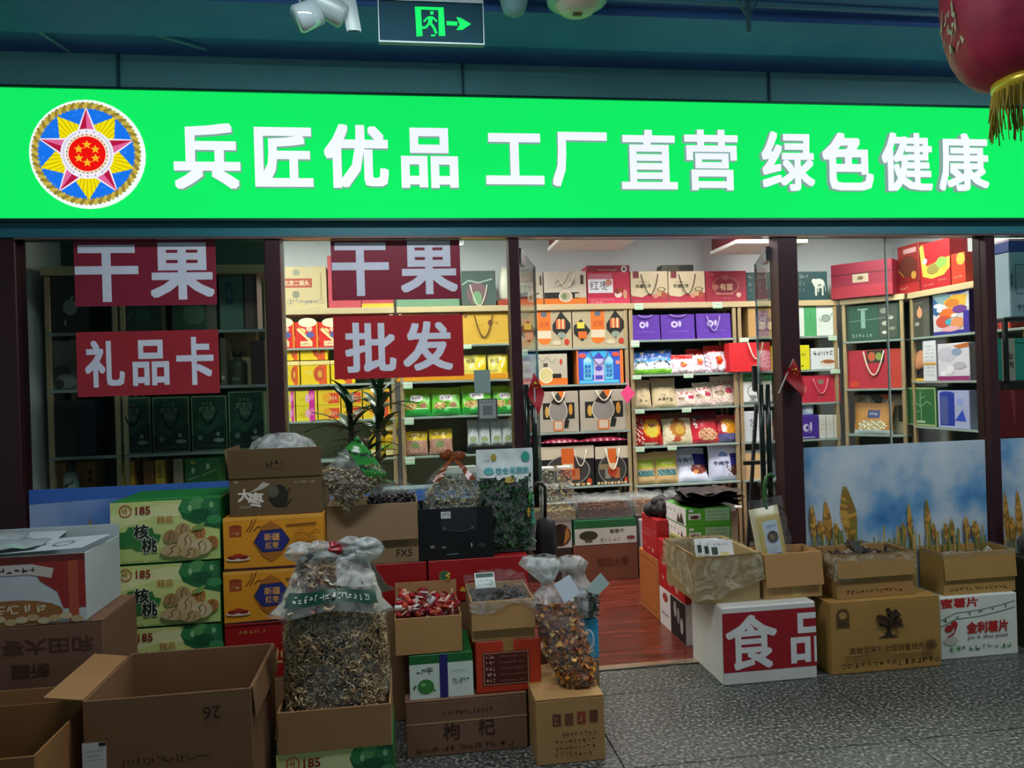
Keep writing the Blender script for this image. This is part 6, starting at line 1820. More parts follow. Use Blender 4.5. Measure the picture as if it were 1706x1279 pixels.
B().box(-w / 2, .0, 0, w / 2, .012, h, mat('#dfe2ea', .5), .002).obj('board', t)
B().art([('s', .1, .84 - i * .09, .9, .89 - i * .09, 7, ('#6a6a74', '#8a8a90', '#9a9aa0')[i % 3]) for i in range(9)] + [('r', 0, .40, 1, .46, '#d8a44a')], w, h, lambda u, v, o: (u - w / 2, -o, v)).obj('printed_front', t)
loc, w, h = wallspot(n_, (868, 590, 925, 735))
t = thing('cured_meat_pack', 'round clear pack of peach-coloured meat on the right wall shelf', 'snack pack', (4.26, loc[1], loc[2]), -math.pi / 2)
b = B().lathe([(.02, 0), (.07, .006), (.085, .02), (.07, .034), (.02, .04)], mat('#c98a68', .3), 22)
o = b.obj('meat', t, True)
o.rotation_euler, o.location = (math.radians(80), 0, 0), (0, 0, .17)
B().box(-.09, -.04, 0, .09, .06, .05, mat('#2a2620', .5), .003).obj('tray', t)
B().box(-.09, -.043, .0, .09, -.0405, .022, mat('#d8a82a', .4)).obj('yellow_strip', t)
wbox(n_, (842, 770, 990, 955), 'green framed gift box with a pale tree drawing on the right wall shelf', '#2f6a3c', [('l', [(.03, .03), (.97, .03), (.97, .97), (.03, .97), (.03, .03)], .012, '#a8b884'), ('l', [(.5, .12), (.52, .4), (.48, .6), (.5, .9)], .010, '#8ab088'), ('l', [(.5, .5), (.3, .62), (.2, .55)], .008, '#8ab088'), ('l', [(.5, .5), (.7, .64), (.84, .56)], .008, '#8ab088'), ('l', [(.5, .4), (.34, .34)], .007, '#8ab088'), ('l', [(.5, .7), (.66, .78)], .007, '#8ab088'), ('r', .36, .08, .64, .14, '#a8c8a0')])
wbox(n_, (994, 786, 1150, 960), 'blue and pale violet box with a dark blue arch on the right wall shelf', '#aab0d8', [('r', .08, .06, .55, .94, '#1d3aa0'), ('e', .3, .90, .23, .08, '#1d3aa0'), ('r', .12, .1, .34, .84, '#4a5a9a'), ('p', [(.55, .2), (.8, .5), (.9, .2)], '#2a4ac0'), ('e', .72, .7, .1, .1, '#8aa0e0')])
for k, (r, c, lab) in enumerate((((880, 1005, 960, 1030), '#a88a78', 'flat tan packet'), ((962, 985, 1010, 1030), '#c9ccd0', 'small silver packet'))):
    loc, w, h = wallspot(n_, r, [1.0], 4.215)
    t = thing('small_packet', lab + ' just above the wheat film at the right wall shelf', 'snack pack', (4.26, loc[1], .702), -math.pi / 2 + .3 * k)
    zc = .26
    B().box(-w / 2, -.03, 0, w / 2, .05, zc, mat(c, .4), .02).obj('body', t)
# rightmost window: dark display rack with three tiers
RY = .40
zA = frect(*n_(1345, 60), *n_(1480, 430), RY)
zB = frect(*n_(1262, 532), *n_(1480, 738), RY)
zC = frect(*n_(1262, 782), *n_(1480, 1010), RY)
t = thing('display_rack', 'dark three-tier display rack behind the rightmost window', 'shelf', (3.99, RY, .004))
DK = mat('#24201e', .5)
for z in (zA[2], zB[2], zC[2]):
    B().box(-.19, -.01, z - .026, .19, .14, z - .006, DK, .003).obj('board', t)
for sx in (-.178, .178):
    for sy in (.002, .128):
        B().box(sx - .012, sy - .012, 0, sx + .012, sy + .012, zA[2] - .026, DK).obj('post', t)
w, h = zA[1] - zA[0], zA[3] - zA[2]
t = thing('blue_white_box', 'large pale blue and white product box with a dark blue lid at the right edge', 'gift box', ((zA[0] + zA[1]) / 2, RY + .07, zA[2]))
B().box(-w / 2, -.07, 0, w / 2, .07, h - .07, mat('#b4cad8', .4), .006).obj('body', t)
B().box(-w / 2 - .003, -.073, h - .07, w / 2 + .003, .073, h, mat('#1d3f9a', .4), .004).obj('lid', t)
B().art([('l', [(.2, .36), (.95, .36), (.95, .8), (.2, .8), (.2, .36)], .006, '#5a7a8a'), ('s', .2, .06, .5, .2, 3, '#3a5a6a'), ('r', .03, .48, .08, .66, '#2a4a5a')], w, h - .07, lambda u, v, o: (u - w / 2, -.0705 - o, v)).obj('printed_front', t)
pbox('gift_box', 'teal gift box with a cream strip behind the rightmost window', 'gift box', ((zB[0] + zB[1]) / 2, RY + .06, zB[2]), zB[1] - zB[0], .10, zB[3] - zB[2], '#2fae9e', [('r', .22, 0, .52, 1, '#c9bfb0'), ('t', '羊', .42, .56, .16, '#4a3a34', 0, .02), ('t', '肉', .42, .38, .16, '#4a3a34', 0, .02), ('s', .25, .45, .33, .75, 1, '#a8382c'), ('l', [(.5, .9), (1, .86)], .006, '#1d5a54')])
for k in range(1):
    gift_bag('gift_bag', ['deep red gift bag at the right edge under the teal box', 'second deep red gift bag, farther back under the teal box'][k], 'gift bag', ((zC[0] + zC[1]) / 2 + .02 * k, RY + .03 + .115 * k, zC[2]), zC[1] - zC[0], .10, zC[3] - zC[2] - .02 * k, '#8a1a22', [('p', [(.36, 1), (.48, 1), (.44, .2)], '#b8404a')] if k == 0 else ())
wbox(n_, (1180, 70, 1345, 200), 'pale mauve boxes topping the right wall shelf, rightmost window', '#a88a98', [('r', .3, .0, 1, .8, '#b8b0b4'), ('l', [(.0, .5), (1, .56)], .012, '#e8e4e4')], X=4.22)
wbox(n_, (1180, 340, 1345, 430), 'flat red and white cartons on the right wall shelf, rightmost window', '#b83a2c', [('r', 0, 0, .66, 1, '#b8a0a0'), ('s', .05, .1, .6, .9, 3, '#e8e0e0')], X=4.22)
wbox(n_, (1150, 560, 1260, 735), 'plain charcoal box behind the right window post', '#2c2c30', X=4.22)

# ---- window left of the door: bays with snacks
gbox(w_, (85, 195, 318, 400), 'beige liquor gift box with a red banner on the top shelf behind the left window', '#c9b68a', [('r', .0, .50, .68, .72, '#b0503e'), ('t', '北京二锅头', .34, .61, .13, '#e0c8a0', .56, .02), ('e', .32, .34, .08, .09, '#8a8a74'), ('s', .04, .10, .95, .22, 14, '#8a8a90'), ('e', .34, .86, .08, .08, '#9a9a80'), ('l', [(.88, .2), (.88, .85)], .01, '#a8966a')])
gbox(w_, (322, 140, 490, 398), 'tall pink-red box half behind the window sign', '#c4505c', (), d=.2)
gbox(w_, (492, 200, 655, 398), 'pink-red box with a yellow foot on the top shelf', '#bf4c58', [('r', 0, 0, 1, .10, '#d8b83a')])
gbox(w_, (668, 230, 990, 390), 'pale green box behind the 干果 sign on the top shelf', '#6f9478', [('s', .6, .3, .9, .5, 4, '#a8c0a8')])
t = gbox(w_, (1000, 216, 1176, 385), 'smoky clear display box with a wire handle on the top shelf', '#5a6662', [('e', .45, .34, .30, .34, '#7a5a60'), ('e', .45, .22, .14, .2, '#7aa07a'), ('l', [(.02, .6), (.2, .72), (.5, .66), (.9, .76)], .012, '#9ab0a4')], handle=dict(x0=.25, x1=.75, top=.6, low=.0, r=.004), rough=.15)
loc, w, h = spot(w_, (1188, 222, 1240, 385))
t = thing('white_figurine', 'white porcelain bottle on a red base on the top shelf by the door post', 'figurine', (loc[0] + .02, YS + .07, loc[2]))
B().box(-.07, -.06, 0, .07, .06, .045, mat('#a8402c', .5), .004).obj('base', t)
B().lathe([(.03, .045), (.05, .07), (.055, .18), (.04, .26), (.02, .33), (.005, h)], mat('#e8e4d4', .3), 20).obj('bottle', t, True)
REDS = [('r', 0, 0, 1, 1, '#d8281c'), ('r', .92, 0, 1, 1, '#e8862a'), ('e', .55, .98, .4, .18, '#efe4c0'), ('e', .62, .72, .14, .10, '#e8b8a0'), ('e', .3, .66, .16, .10, '#efd8a0'), ('l', [(.1, .74), (.72, .2)], .018, '#f0dca0'), ('l', [(.16, .80), (.66, .36)], .010, '#d8a850'), ('e', .66, .50, .18, .12, '#5a5a9a'), ('r', .22, .06, .74, .26, '#efd8a8'), ('s', .26, .1, .7, .2, 5, '#c03a2a')]
xs = [(44, 155), (156, 275), (276, 395), (396, 515), (516, 635)]
for k, (a, b_) in enumerate(xs):
    gbox(w_, (a, 476, b_, 609), 'red biscuit stick box, %s of five behind the left window' % ('first from the left', 'second', 'third', 'fourth', 'last')[k], '#d8281c', REDS, group='red biscuit boxes')
YB_ = [('r', 0, 0, 1, 1, '#ecc81a'), ('r', .62, 0, .9, 1, '#e05a1c'), ('e', .62, .45, .18, .34, '#c8502a'), ('e', .66, .45, .08, .16, '#e0a83a'), ('s', .14, .4, .4, .62, 3, '#f0e8a0')]
for k, (r, lf) in enumerate((((102, 735, 182, 795), 0), ((186, 735, 335, 795), 0), ((338, 740, 460, 795), 0), ((102, 662, 180, 730), .197), ((183, 658, 326, 730), .197))):
    loc, w, h = spot(w_, r, LV, YS + .02, .18)
    hh = .185
    pbox('yellow_box', 'yellow and orange lidded box, %s' % ('lower left of the stack', 'lower middle of the stack', 'lower right by the plant', 'upper left of the stack', 'upper right of the stack')[k], 'gift box', (loc[0], loc[1], 1.6008 + lf), w - .006, .18, hh, '#ecc81a', YB_, lid=(.03, '#f0d88a'), group='yellow lidded boxes')
MAG = [('r', 0, 0, 1, 1, '#e6d42a'), ('r', .62, 0, .9, 1, '#d02a9a'), ('e', .55, .5, .12, .3, '#e8b0c0'), ('e', .76, .6, .1, .25, '#e878b8'), ('s', .1, .3, .45, .55, 4, '#c8a020')]
ORG = [('r', 0, 0, 1, 1, '#ecc82a'), ('r', .45, .1, .95, .8, '#e0502a'), ('e', .4, .5, .2, .3, '#f0a82a'), ('s', .5, .3, .9, .6, 3, '#f0d0a0')]
k = 0
for row in range(2):
    for r, art, c in (((105, 0, 160, 0), MAG, '#d02a9a'), ((162, 0, 272, 0), MAG, '#e6d42a'), ((274, 0, 390, 0), ORG, '#ecc82a'), ((392, 0, 500, 0), ORG, '#e8782a'), ((502, 0, 640, 0), ORG, '#d8402a')):
        loc, w, h = spot(w_, (r[0], 900, r[2], 985), LV, YS + .02, .16)
        pbox('candy_box', 'yellow candy carton, %s row, %s from the left under the yellow lidded boxes' % (('lower', 'upper')[row], ('first', 'second', 'third', 'fourth', 'fifth')[k % 5]), 'gift box', (loc[0], loc[1], 1.3108 + row * .122), w - .006, .16, .12, c, art, group='candy cartons')
        k += 1
for k, (r, lf) in enumerate((((535, 1085, 610, 1165), 0), ((612, 1085, 680, 1165), 0), ((535, 1030, 610, 1100), .2), ((612, 1040, 680, 1100), .2))):
    loc, w, h = spot(w_, r, LV, YS + .03, .15)
    pbox('yellow_pack', 'flat yellow snack pack, %s behind the plant' % ('lower left', 'lower right', 'upper left', 'upper right')[k], 'snack pack', (loc[0], loc[1], .9908 + lf), w, .15, .19, '#dcb41a', [('r', 0, .4, 1, .55, '#8ab83a'), ('r', .1, .1, .6, .35, '#efe0a0')], bev=.03, group='yellow snack packs')
gbag(w_, (1008, 426, 1240, 590), 'mustard yellow gift bag with a dark rope handle by the door post', '#d6a83c', [('e', .6, .66, .05, .10, '#8a4a2a'), ('s', .20, .56, .45, .60, 6, '#a87a2a'), ('s', .55, .6, .8, .70, 4, '#7a4a2a'), ('r', .03, .84, .1, .9, '#8a4a3a'), ('s', .7, .08, .96, .11, 8, '#a87a2a')], handle=dict(x0=.26, x1=.66, top=.9, low=.2, r=.005), hm=mat('#5a3a1c', .6))
gbox(w_, (690, 430, 1000, 590), 'kraft box hidden behind the 批发 sign', '#b08a5a', (), d=.14)
YP = [('r', 0, 0, .62, 1, '#e4d464'), ('e', .75, .6, .2, .3, '#ecc81a'), ('e', .68, .55, .06, .10, '#f0e8d0')]
for k, r in enumerate(((1008, 642, 1130, 752), (1134, 640, 1240, 752))):
    gpouch(w_, r, 'yellow snack packet, %s of two above the green pouches' % ('left', 'right')[k], '#dcc41c', YP, [('t', '锅巴' if k else '板栗', .32, .74, .18, '#6a4a1a', 0, 0), ('s', .1, .3, .55, .36, 6, '#8a7a2a')], group='yellow snack packets', rx=-.1)
loc, w, h = spot(w_, (670, 745, 1240, 770), LV, YS - .002, .2)
t = thing('orange_tray', 'long orange display tray on the shelf above the green pouches', 'tray', (loc[0], YS + .01, 1.6005))
B().box(-w / 2, -.008, 0, w / 2, 0, .05, mat('#e89a24', .4), .003).obj('front_lip', t)
B().box(-w / 2, 0, 0, w / 2, .035, .006, mat('#e89a24', .4)).obj('floor', t)
GRN = [('r', 0, .75, 1, 1, '#a4cc3a'), ('r', 0, 0, 1, .24, '#2a9a3a'), ('e', .5, .62, .24, .13, '#e8dce0'), ('e', .30, .34, .22, .13, '#c8a868'), ('n', .1, .22, .6, .48, '#7a4a28', .5, .75), ('e', .74, .36, .14, .09, '#b07a5a'), ('r', .45, .22, .9, .27, '#bfe0b0')]
for k, r in enumerate(((700, 812, 848, 985), (846, 808, 1000, 986), (1000, 796, 1160, 982), (1160, 800, 1285, 976))):
    gpouch(w_, r, 'bright green nut pouch, %s of four left of the door' % ('first from the left', 'second', 'third', 'last')[k], '#62b82c', GRN, [('s', .34, .58, .66, .68, 3, '#5a4a6a')], group='green nut pouches', wr=.2)
for k, r in enumerate(((712, 1032, 832, 1150), (836, 1020, 958, 1150))):
    gpouch(w_, r, 'yellow and brown snack packet, %s of two on the low shelf' % ('left', 'right')[k], '#a87a68', [('r', 0, .62, 1, 1, '#e0c02a'), ('n', 0, 0, 1, .6, '#c8a090', .5, .6), ('e', .45, .4, .2, .14, '#7a8a5a')], [('s', .15, .74, .8, .88, 3, '#7a4a2a')], group='brown snack packets', rx=-.15)
loc, w, h = spot(w_, (1030, 1040, 1165, 1150), LV, YS + .02, .14)
t = thing('black_tray', 'black display tray on the low shelf by the door post', 'tray', (loc[0] + .09, YS + .08, .9908))
B().box(-.20, -.08, 0, .20, .07, .06, mat('#1a1c1a', .4), .004).obj('body', t)
for k, dx in enumerate((-.145, -.05, .05, .145)):
    pouch('silver_pouch', 'silver-white pouch, %s of four in the black tray' % ('first', 'second', 'third', 'fourth')[k], 'snack bag', (loc[0] + .09 + dx, YS + .06, 1.0518), .095, .215, .04, '#c9d0d4', [('e', .5, .25, .3, .10, '#9aa878'), ('n', .1, .3, .9, .8, '#a8b0b8', .5, .8)], rx=-.15, nu=12, nv=14, group='silver pouches')
# ---- window shelf at the far left (close behind the glass)
YL = .432
def lbox(r, label, color, art=(), d=.16, **kw):
    return gbox(l_, r, label, color, art, LVL, d, YL, **kw)


lbox((205, 215, 430, 497), 'tall charcoal gift box with a pale apple emblem behind the leftmost window', '#2c3430', [('e', .60, .42, .16, .13, '#8fa090'), ('l', [(.62, .54), (.66, .62)], .012, '#8fa090'), ('e', .48, .16, .03, .05, '#a8b0a8')])
t = lbox((532, 235, 800, 490), 'dark green box with a faint twig drawing behind the 干果 sign', '#3d6450', [('l', [(.2, .3), (.3, .2), (.4, .36)], .008, '#6f947c'), ('e', .6, .3, .14, .12, '#4f7a62'), ('r', .93, 0, 1, 1, '#9a8a72')])
lbox((826, 235, 1048, 487), 'grey-green box beside the tall tin behind the leftmost window', '#4a7058', [('e', .5, .3, .25, .2, '#6a9078'), ('r', .78, 0, 1, 1, '#7a7a68')])
lbox((1058, 205, 1178, 477), 'tall grey-green box with a blue vertical label at the right of the window shelf', '#5f8474', [('r', .30, .42, .58, .80, '#2f6a7a'), ('s', .36, .48, .52, .74, 1, '#8ab4bc'), ('o', .45, .22, .14, .08, .3, '#4f8a96')])
lbox((1180, 218, 1246, 477), 'slim taupe box at the right end of the top window shelf', '#7a6a64', [('r', .7, 0, 1, 1, '#5f524e')])
lbox((246, 545, 372, 785), 'grey box with a misty mountain print behind the leftmost window', '#6b6e64', [('r', 0, .5, 1, 1, '#7a786e'), ('e', .4, .3, .4, .2, '#4a4e48'), ('e', .6, .18, .4, .14, '#8a8c82'), ('e', .3, .12, .2, .1, '#3f443e')])
for k, r in enumerate(((540, 560, 700, 785), (705, 560, 865, 785), (870, 560, 1060, 785))):
    lbox(r, 'olive box hidden behind the 礼品卡 sign, %s of three' % ('left', 'middle', 'right')[k], '#5a6048', group='olive boxes')
lbox((1064, 532, 1096, 765), 'narrow olive-grey box beside the dark bottle', '#6d6e58', [('r', .2, .12, .7, .2, '#c9c9bc')])
lbox((1212, 542, 1284, 770), 'dark brown box right of the dark bottle', '#4a3c3a')
lbox((1086, 510, 1246, 765), 'cream gift bag standing behind the dark bottle', '#d8c49a', [('p', [(.35, 1), (.65, 1), (.58, .9), (.42, .9)], '#a8965f')], Y=YL + .17) if False else gbox(l_, (1086, 510, 1246, 765), 'cream box standing behind the dark bottle', '#d8c49a', [('o', .5, .96, .2, .08, .2, '#a8905a'), ('s', .3, .8, .7, .84, 5, '#b8a06a')], LVL, .10, YL + .19)
loc, w, h = spot(l_, (1100, 592, 1176, 765), LVL, YL + .01, .1)
t = thing('dark_bottle', 'stout dark green liquor bottle on the window shelf', 'bottle', (loc[0], YL + .08, loc[2]))
hb = h
B().lathe([(.050, 0), (.052, .01), (.052, hb * .60), (.045, hb * .70), (.022, hb * .78), (.020, hb * .84)], mat('#4a5442', .25), 22).obj('glass_body', t, True)
B().lathe([(.024, hb * .84), (.024, hb * .98), (.018, hb)], mat('#26302a', .4), 16).obj('cap', t, True)
B().tube([(.022, 0, hb * .9), (.05, 0, hb * .94), (.052, 0, hb * .88), (.03, 0, hb * .86)], .003, mat('#3a443a', .4), 5).obj('ring_pull', t, True)
B().box(-.02, -.054, hb * .12, .02, -.0515, hb * .22, mat('#6d7864', .4)).obj('label', t)
lbox((236, 832, 380, 1072), 'tall black box at the left of the lower window shelf', '#2a2e28', [('e', .6, .3, .3, .2, '#343a34')])
lbox((382, 832, 466, 1072), 'tall navy box next to the black box on the window shelf', '#1f2a38', [('r', 0, 0, .04, 1, '#4a5664')])
GG = [('r', 0, 0, 1, 1, '#1d4a36'), ('l', [(.02, .015), (.98, .015), (.98, .985), (.02, .985), (.02, .015)], .006, '#86a06a'), ('p', [(.1, .42), (.3, .75), (.85, .58), (.45, .30)], '#2f5f44'), ('p', [(.02, .02), (.98, .02), (.98, .52), (.45, .30), (.02, .30)], '#123226'), ('r', .22, .68, .66, .80, '#6b8a70'), ('t', '大礼', .46, .74, .12, '#16281e', .36, .01), ('s', .3, .82, .6, .88, 3, '#a89a84'), ('e', .46, .63, .18, .05, '#5f8268'), ('e', .24, .24, .075, .05, '#6f8a78'), ('e', .74, .30, .05, .04, '#8fa498'), ('e', .76, .19, .15, .035, '#a3b4a8'), ('s', .65, .18, .88, .2, 4, '#2f4a3c'), ('l', [(.1, .09), (.9, .09)], .004, '#3f6a50')]
for k, r in enumerate(((558, 818, 732, 1110), (738, 815, 920, 1108), (926, 810, 1102, 1100), (1106, 788, 1282, 1094))):
    lbox(r, 'dark green gold-edged gift box, %s of four on the window shelf' % ('first from the left', 'second', 'third', 'last')[k], '#1d4a36', GG, d=.18, handle=dict(x0=.26, x1=.72, top=.72, low=.5 - .08 * (k == 1), r=.004, m=mat('#10201a', .5)), group='dark green gift boxes')
lbox((246, 1132, 466, 1262), 'tan gift box behind the porcelain flask low on the window shelf', '#b5803a', [('e', .88, .62, .05, .09, '#6a2a1c'), ('e', .88, .36, .05, .09, '#6a2a1c')], Y=YL + .12) if False else gbox(l_, (246, 1132, 466, 1262), 'tan gift box behind the porcelain flask low on the window shelf', '#b5803a', [('e', .88, .62, .05, .09, '#6a2a1c'), ('e', .88, .36, .05, .09, '#6a2a1c')], LVL, .14, YL + .13)
loc, w, h = spot(l_, (300, 1135, 358, 1262), LVL, YL + .01, .1)
t = thing('porcelain_flask', 'white porcelain flask with a dark fish drawing at the foot of the leftmost window', 'bottle', (loc[0], YL + .05, loc[2]))
B().lathe([(.036, 0), (.040, .02), (.040, h * .48), (.03, h * .62), (.018, h * .70)], mat('#b4c8b4', .25), 20).obj('body', t, True)
B().lathe([(.021, h * .70), (.024, h * .95), (.018, h)], mat('#3a4a40', .4), 16).obj('stopper', t, True)
b = B()
for q in range(7):
    a = -1.57 + (q - 3) * .16
    b.add([(.0412 * math.cos(a), .0412 * math.sin(a), .03 + .006 * q), (.0412 * math.cos(a + .2), .0412 * math.sin(a + .2), .034 + .006 * q), (.0412 * math.cos(a + .2), .0412 * math.sin(a + .2), .055 + .004 * q), (.0412 * math.cos(a), .0412 * math.sin(a), .05)], [(0, 1, 2, 3)], '#22302a')
b.obj('fish_drawing', t)
for r, c, lab, art in (((572, 1130, 652, 1250), '#d8a42a', 'bright yellow carton low on the window shelf', ()), ((690, 1126, 746, 1250), '#8a5a2a', 'brown carton left of the lettered yellow carton', ()), ((748, 1122, 797, 1250), '#d8b03a', 'slim yellow carton with vertical black lettering', [('t', '五', .5, .78, .10, '#2a2418', .36, 0), ('t', '粮', .5, .62, .11, '#2a2418', .4, 0), ('t', '液', .5, .46, .11, '#2a2418', .4, 0)]), ((836, 1116, 886, 1250), '#b8a882', 'slim beige carton low on the window shelf', ()), ((892, 1112, 1062, 1250), '#3f7a3c', 'green carton with pale drop marks low on the window shelf', [('e', .25, .6, .05, .10, '#c9d8a8'), ('e', .68, .72, .05, .10, '#d8e0b8'), ('r', .18, .82, .32, .9, '#c8c04a'), ('l', [(.1, .3), (.45, .42)], .006, '#9ab88a'), ('l', [(.5, .42), (.9, .6)], .006, '#9ab88a')])):
    lbox(r, lab, c, art)

# ---- price tags clipped on the shelf edges
TAG = [('s', .1, .5, .9, .75, 6, '#6a8a7a'), ('r', 0, .0, 1, .3, '#a8d8b0')]
for fr, r, lev, lab in ((m_, (602, 352, 643, 383), LV, 'under the left beige date box'), (m_, (980, 338, 1026, 368), LV, 'under the 有面 box'), (m_, (585, 530, 625, 562), LV, 'under the left purple bag'), (m_, (592, 706, 634, 724), LV, 'under the blue snack pouch'), (m_, (840, 702, 886, 720), LV, 'under the red candy bags'), (m_, (606, 872, 650, 892), LV, 'under the beige paper pouches'), (m_, (832, 866, 876, 888), LV, 'under the white and red pouches'), (m_, (608, 1053, 650, 1076), LV, 'under the bull-head pouch'), (m_, (762, 1048, 806, 1068), LV, 'under the roast chicken pouch'), (m_, (1112, 530, 1155, 548), LV, 'under the kraft rope box'), (m_, (52, 572, 84, 604), LVC, 'under the left diamond-window box'), (n_, (465, 518, 506, 540), LV, 'under the white and green box'), (n_, (476, 676, 522, 694), LV, 'under the bowl picture box'), (w_, (705, 765, 752, 798), LV, 'under the orange tray'), (w_, (712, 982, 760, 1016), LV, 'under the first green nut pouch'), (w_, (716, 1160, 764, 1196), LV, 'under the brown snack packet'), (w_, (1012, 588, 1052, 610), LV, 'under the mustard bag')):
    a, b_ = fr(r[0], r[1]), fr(r[2], r[3])
    x0, x1, za, zb = frect(*a, *b_, YS - .014)
    zt = near(lev, (za + zb) / 2 + .02)
    w, h = x1 - x0, max(.035, zb - za)
    t = thing('price_tag', 'small pale price tag clipped on the shelf edge ' + lab, 'price tag', ((x0 + x1) / 2, YS - .014, zt - .004 - h), group='shelf price tags')
    B().box(-w / 2, -.001, 0, w / 2, .001, h, mat('#dcecd8', .5)).obj('card', t)
    B().art(TAG, w, h, lambda u, v, o: (u - w / 2, -.0012 - o, v)).obj('print', t)

# ---- low counter with open nut trays, boxes in front of it
ct = thing('nut_counter', 'low pale counter carrying nut trays at the back of the shop', 'counter', (1.85, 2.10, .004))
B().box(-.98, .03, 0, .90, .185, .455, mat('#8a7a64', .6), .004).obj('body', ct)
B().box(-1.0, -.02, .455, .92, .187, .475, mat('#d8d4cc', .3), .004).obj('top', ct)
NB = [('r', .0, .0, 1, 1, '#e0dcd6'), ('e', .72, .46, .26, .42, '#5a3a28'), ('e', .68, .46, .14, .40, '#2e2018'), ('p', [(.8, .1), (.95, .4), (.9, .8), (.84, .6)], '#c88a44')]
carton('carton', 'dark brown carton on the floor under the seed picture box', (1.105, 2.0, .004), .32, .26, .262, mat('#3f2c22', .7))
pbox('seed_box', 'white box with a big brown seed picture under the cashew tray', 'gift box', (1.105, 2.0, .2665), .32, .26, .212, '#dcd8d2', NB)
carton('carton', 'plain brown carton on the shop floor facing the doorway', (1.525, 1.96, .004), .505, .28, .282, mat('#7d4a30', .7, 0, .12, 5, .1), [('t', '和田大枣', .6, .5, .26, '#5a2e20', .5, .02)])
WG = [('r', 0, 0, 1, .68, '#cfd0c6'), ('r', 0, .68, 1, 1, '#20663a'), ('e', .22, .38, .15, .20, '#3a3a2a'), ('r', .16, .1, .28, .2, '#5a5a48'), ('t', '葡萄干', .68, .52, .17, '#2a2a26', .24, .01), ('s', .4, .12, .75, .28, 5, '#8a8a80'), ('e', .90, .22, .07, .08, '#7a3a2a')]
pbox('raisin_box', 'white and green dried fruit box under the almond tray', 'gift box', (1.525, 1.96, .2868), .495, .28, .188, '#20663a', WG)
pbox('white_box', 'narrow pale box between the nut trays and the red boxes', 'gift box', (1.90, 1.80, .004), .20, .40, .46, '#b9aeb0', ())
TR = [(1.13, .35, 'cashew', [mat('#d9bd8a', .5), mat('#c9a868', .5), mat('#e6d0a4', .5)], 'clear tray of pale cashews at the left of the counter'), (1.535, .44, 'almond', [mat('#8a4a28', .5), mat('#6d3418', .5), mat('#a05a34', .5)], 'clear tray of brown almonds in the middle of the counter'), (1.93, .30, 'hazelnut', [mat('#a8683a', .5), mat('#c98a50', .5), mat('#8a4a28', .5)], 'clear tray of hazelnuts at the right of the counter'), (2.38, .46, 'raisin', [mat('#6a5a48', .5), mat('#8a7a60', .5)], 'clear tray of raisins behind the seaweed')]
for k, (x, w, nm, ms, lab) in enumerate(TR):
    t = thing('nut_tray', lab, 'nut tray', (x, 2.05, .481))
    for a in ((-w / 2, -.20, 0, w / 2, .20, .006), (-w / 2, -.20, .006, w / 2, -.196, .13), (-w / 2, .196, .006, w / 2, .20, .13), (-w / 2, -.196, .006, -w / 2 + .004, .196, .13), (w / 2 - .004, -.196, .006, w / 2, .196, .13)):
        B().box(*a, ACRYL).obj('tray_wall', t)
    B().box(-w / 2 + .008, -.188, .007, w / 2 - .008, .188, .075, ms[1]).obj('nut_bed', t)
    loose(330, lambda r: (r.uniform(-w / 2 + .016, w / 2 - .016), (-.184 if r.random() < .35 else r.uniform(-.18, .18)), 0) if False else ((lambda yy: (r.uniform(-w / 2 + .018, w / 2 - .018), yy, (r.uniform(.015, .085) if yy < -.17 else .078 + .02 * r.random())))(-.182 if r.random() < .4 else r.uniform(-.17, .17))), p_bean(1, .6, .5), .0135, ms, nm + 's', t, 120 + k)
    ld = B()
    ld.box(-w / 2 - .003, -.205, .130, w / 2 + .003, .205, .134, ACRYL)
    ld.grid(lambda u, v: ((u - .5) * w, -.19 + .38 * v, .142 + .018 * math.sin(9 * u + 3 * k) * math.sin(11 * v) + .01 * math.sin(29 * u + 17 * v)), 24, 18, PLAST)
    ld.obj('lid', t, True)

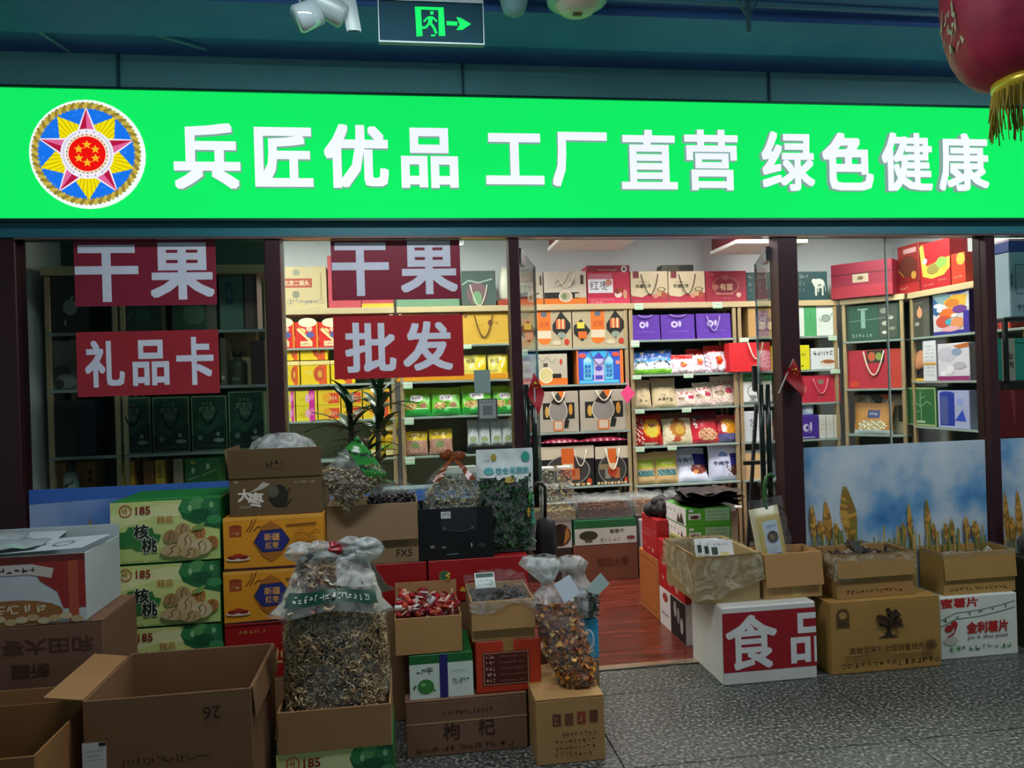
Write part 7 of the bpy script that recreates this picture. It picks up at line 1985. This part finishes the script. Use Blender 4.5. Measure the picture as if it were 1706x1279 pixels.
# ---- potted dracaena behind the window
pt = thing('potted_dracaena', 'tall potted plant with dark strappy leaves behind the window left of the door', 'potted plant', (-.24, .30, .004))
B().lathe([(.11, 0), (.15, .02), (.17, .26), (.18, .28), (.17, .29)], mat('#6b5a4a', .6), 24).obj('pot', pt, True)
B().lathe([(.001, .262), (.165, .262), (.165, .27), (.001, .275)], mat('#2a211a', .9), 20).obj('soil', pt)
LEAF = ramp_mat('dracaena_leaf', [(0.3, '#143a20'), (0.6, '#245c30'), (0.8, '#3d7a3c')], 9, 0.35)
stems = [(-.06, .0, 1.52), (.10, .02, 1.50), (.03, -.05, 1.26), (-.03, .03, 1.10)]
lf = None
rs = random.Random(17)
for sx, sy, sh in stems:
    B().tube([(sx * .4, sy, .26), (sx * .8, sy, sh * .6), (sx, sy, sh)], .016, mat('#5a4a34', .7), 8).obj('stem', pt, True)
    for q in range(24):
        if lf is None:
            b = B()
            b.grid(lambda u, v: (.24 * v, (u - .5) * .046 * math.sin(math.pi * min(1, .12 + .88 * v)) ** .8, .10 * v - .13 * v * v + .010 * abs(u - .5)), 2, 7, LEAF)
            lf = b.obj('leaf', pt, True)
            o = lf
        else:
            o = instance(lf, pt, (0, 0, 0))
        o.location = (sx, sy, sh - .26 * rs.random())
        o.rotation_euler = (rs.uniform(-.2, .2), -rs.uniform(-.15, 1.05), rs.uniform(0, 6.283))
        o.scale = (rs.uniform(.7, 1.05),) * 3
wt = thing('window_ledge', 'narrow ledge inside the window left of the door carrying the white packets', 'shelf', (.17, .13, 0))
B().box(-.30, -.07, .99, .35, .09, 1.018, mat('#6d8a9a', .5), .004).obj('board', wt)
for sx in (-.28, .33):
    B().box(sx - .012, -.01, 0.004, sx + .012, .014, .99, mat('#4a5a62', .5)).obj('leg', wt)
t = pbox('tissue_pack', 'white tissue pack on the ledge behind the bow-tied bag', 'tissue pack', (.29, .13, 1.0185), .22, .12, .10, '#dcdcd4', [('s', .2, .4, .8, .6, 5, '#a8aca8')], bev=.03)
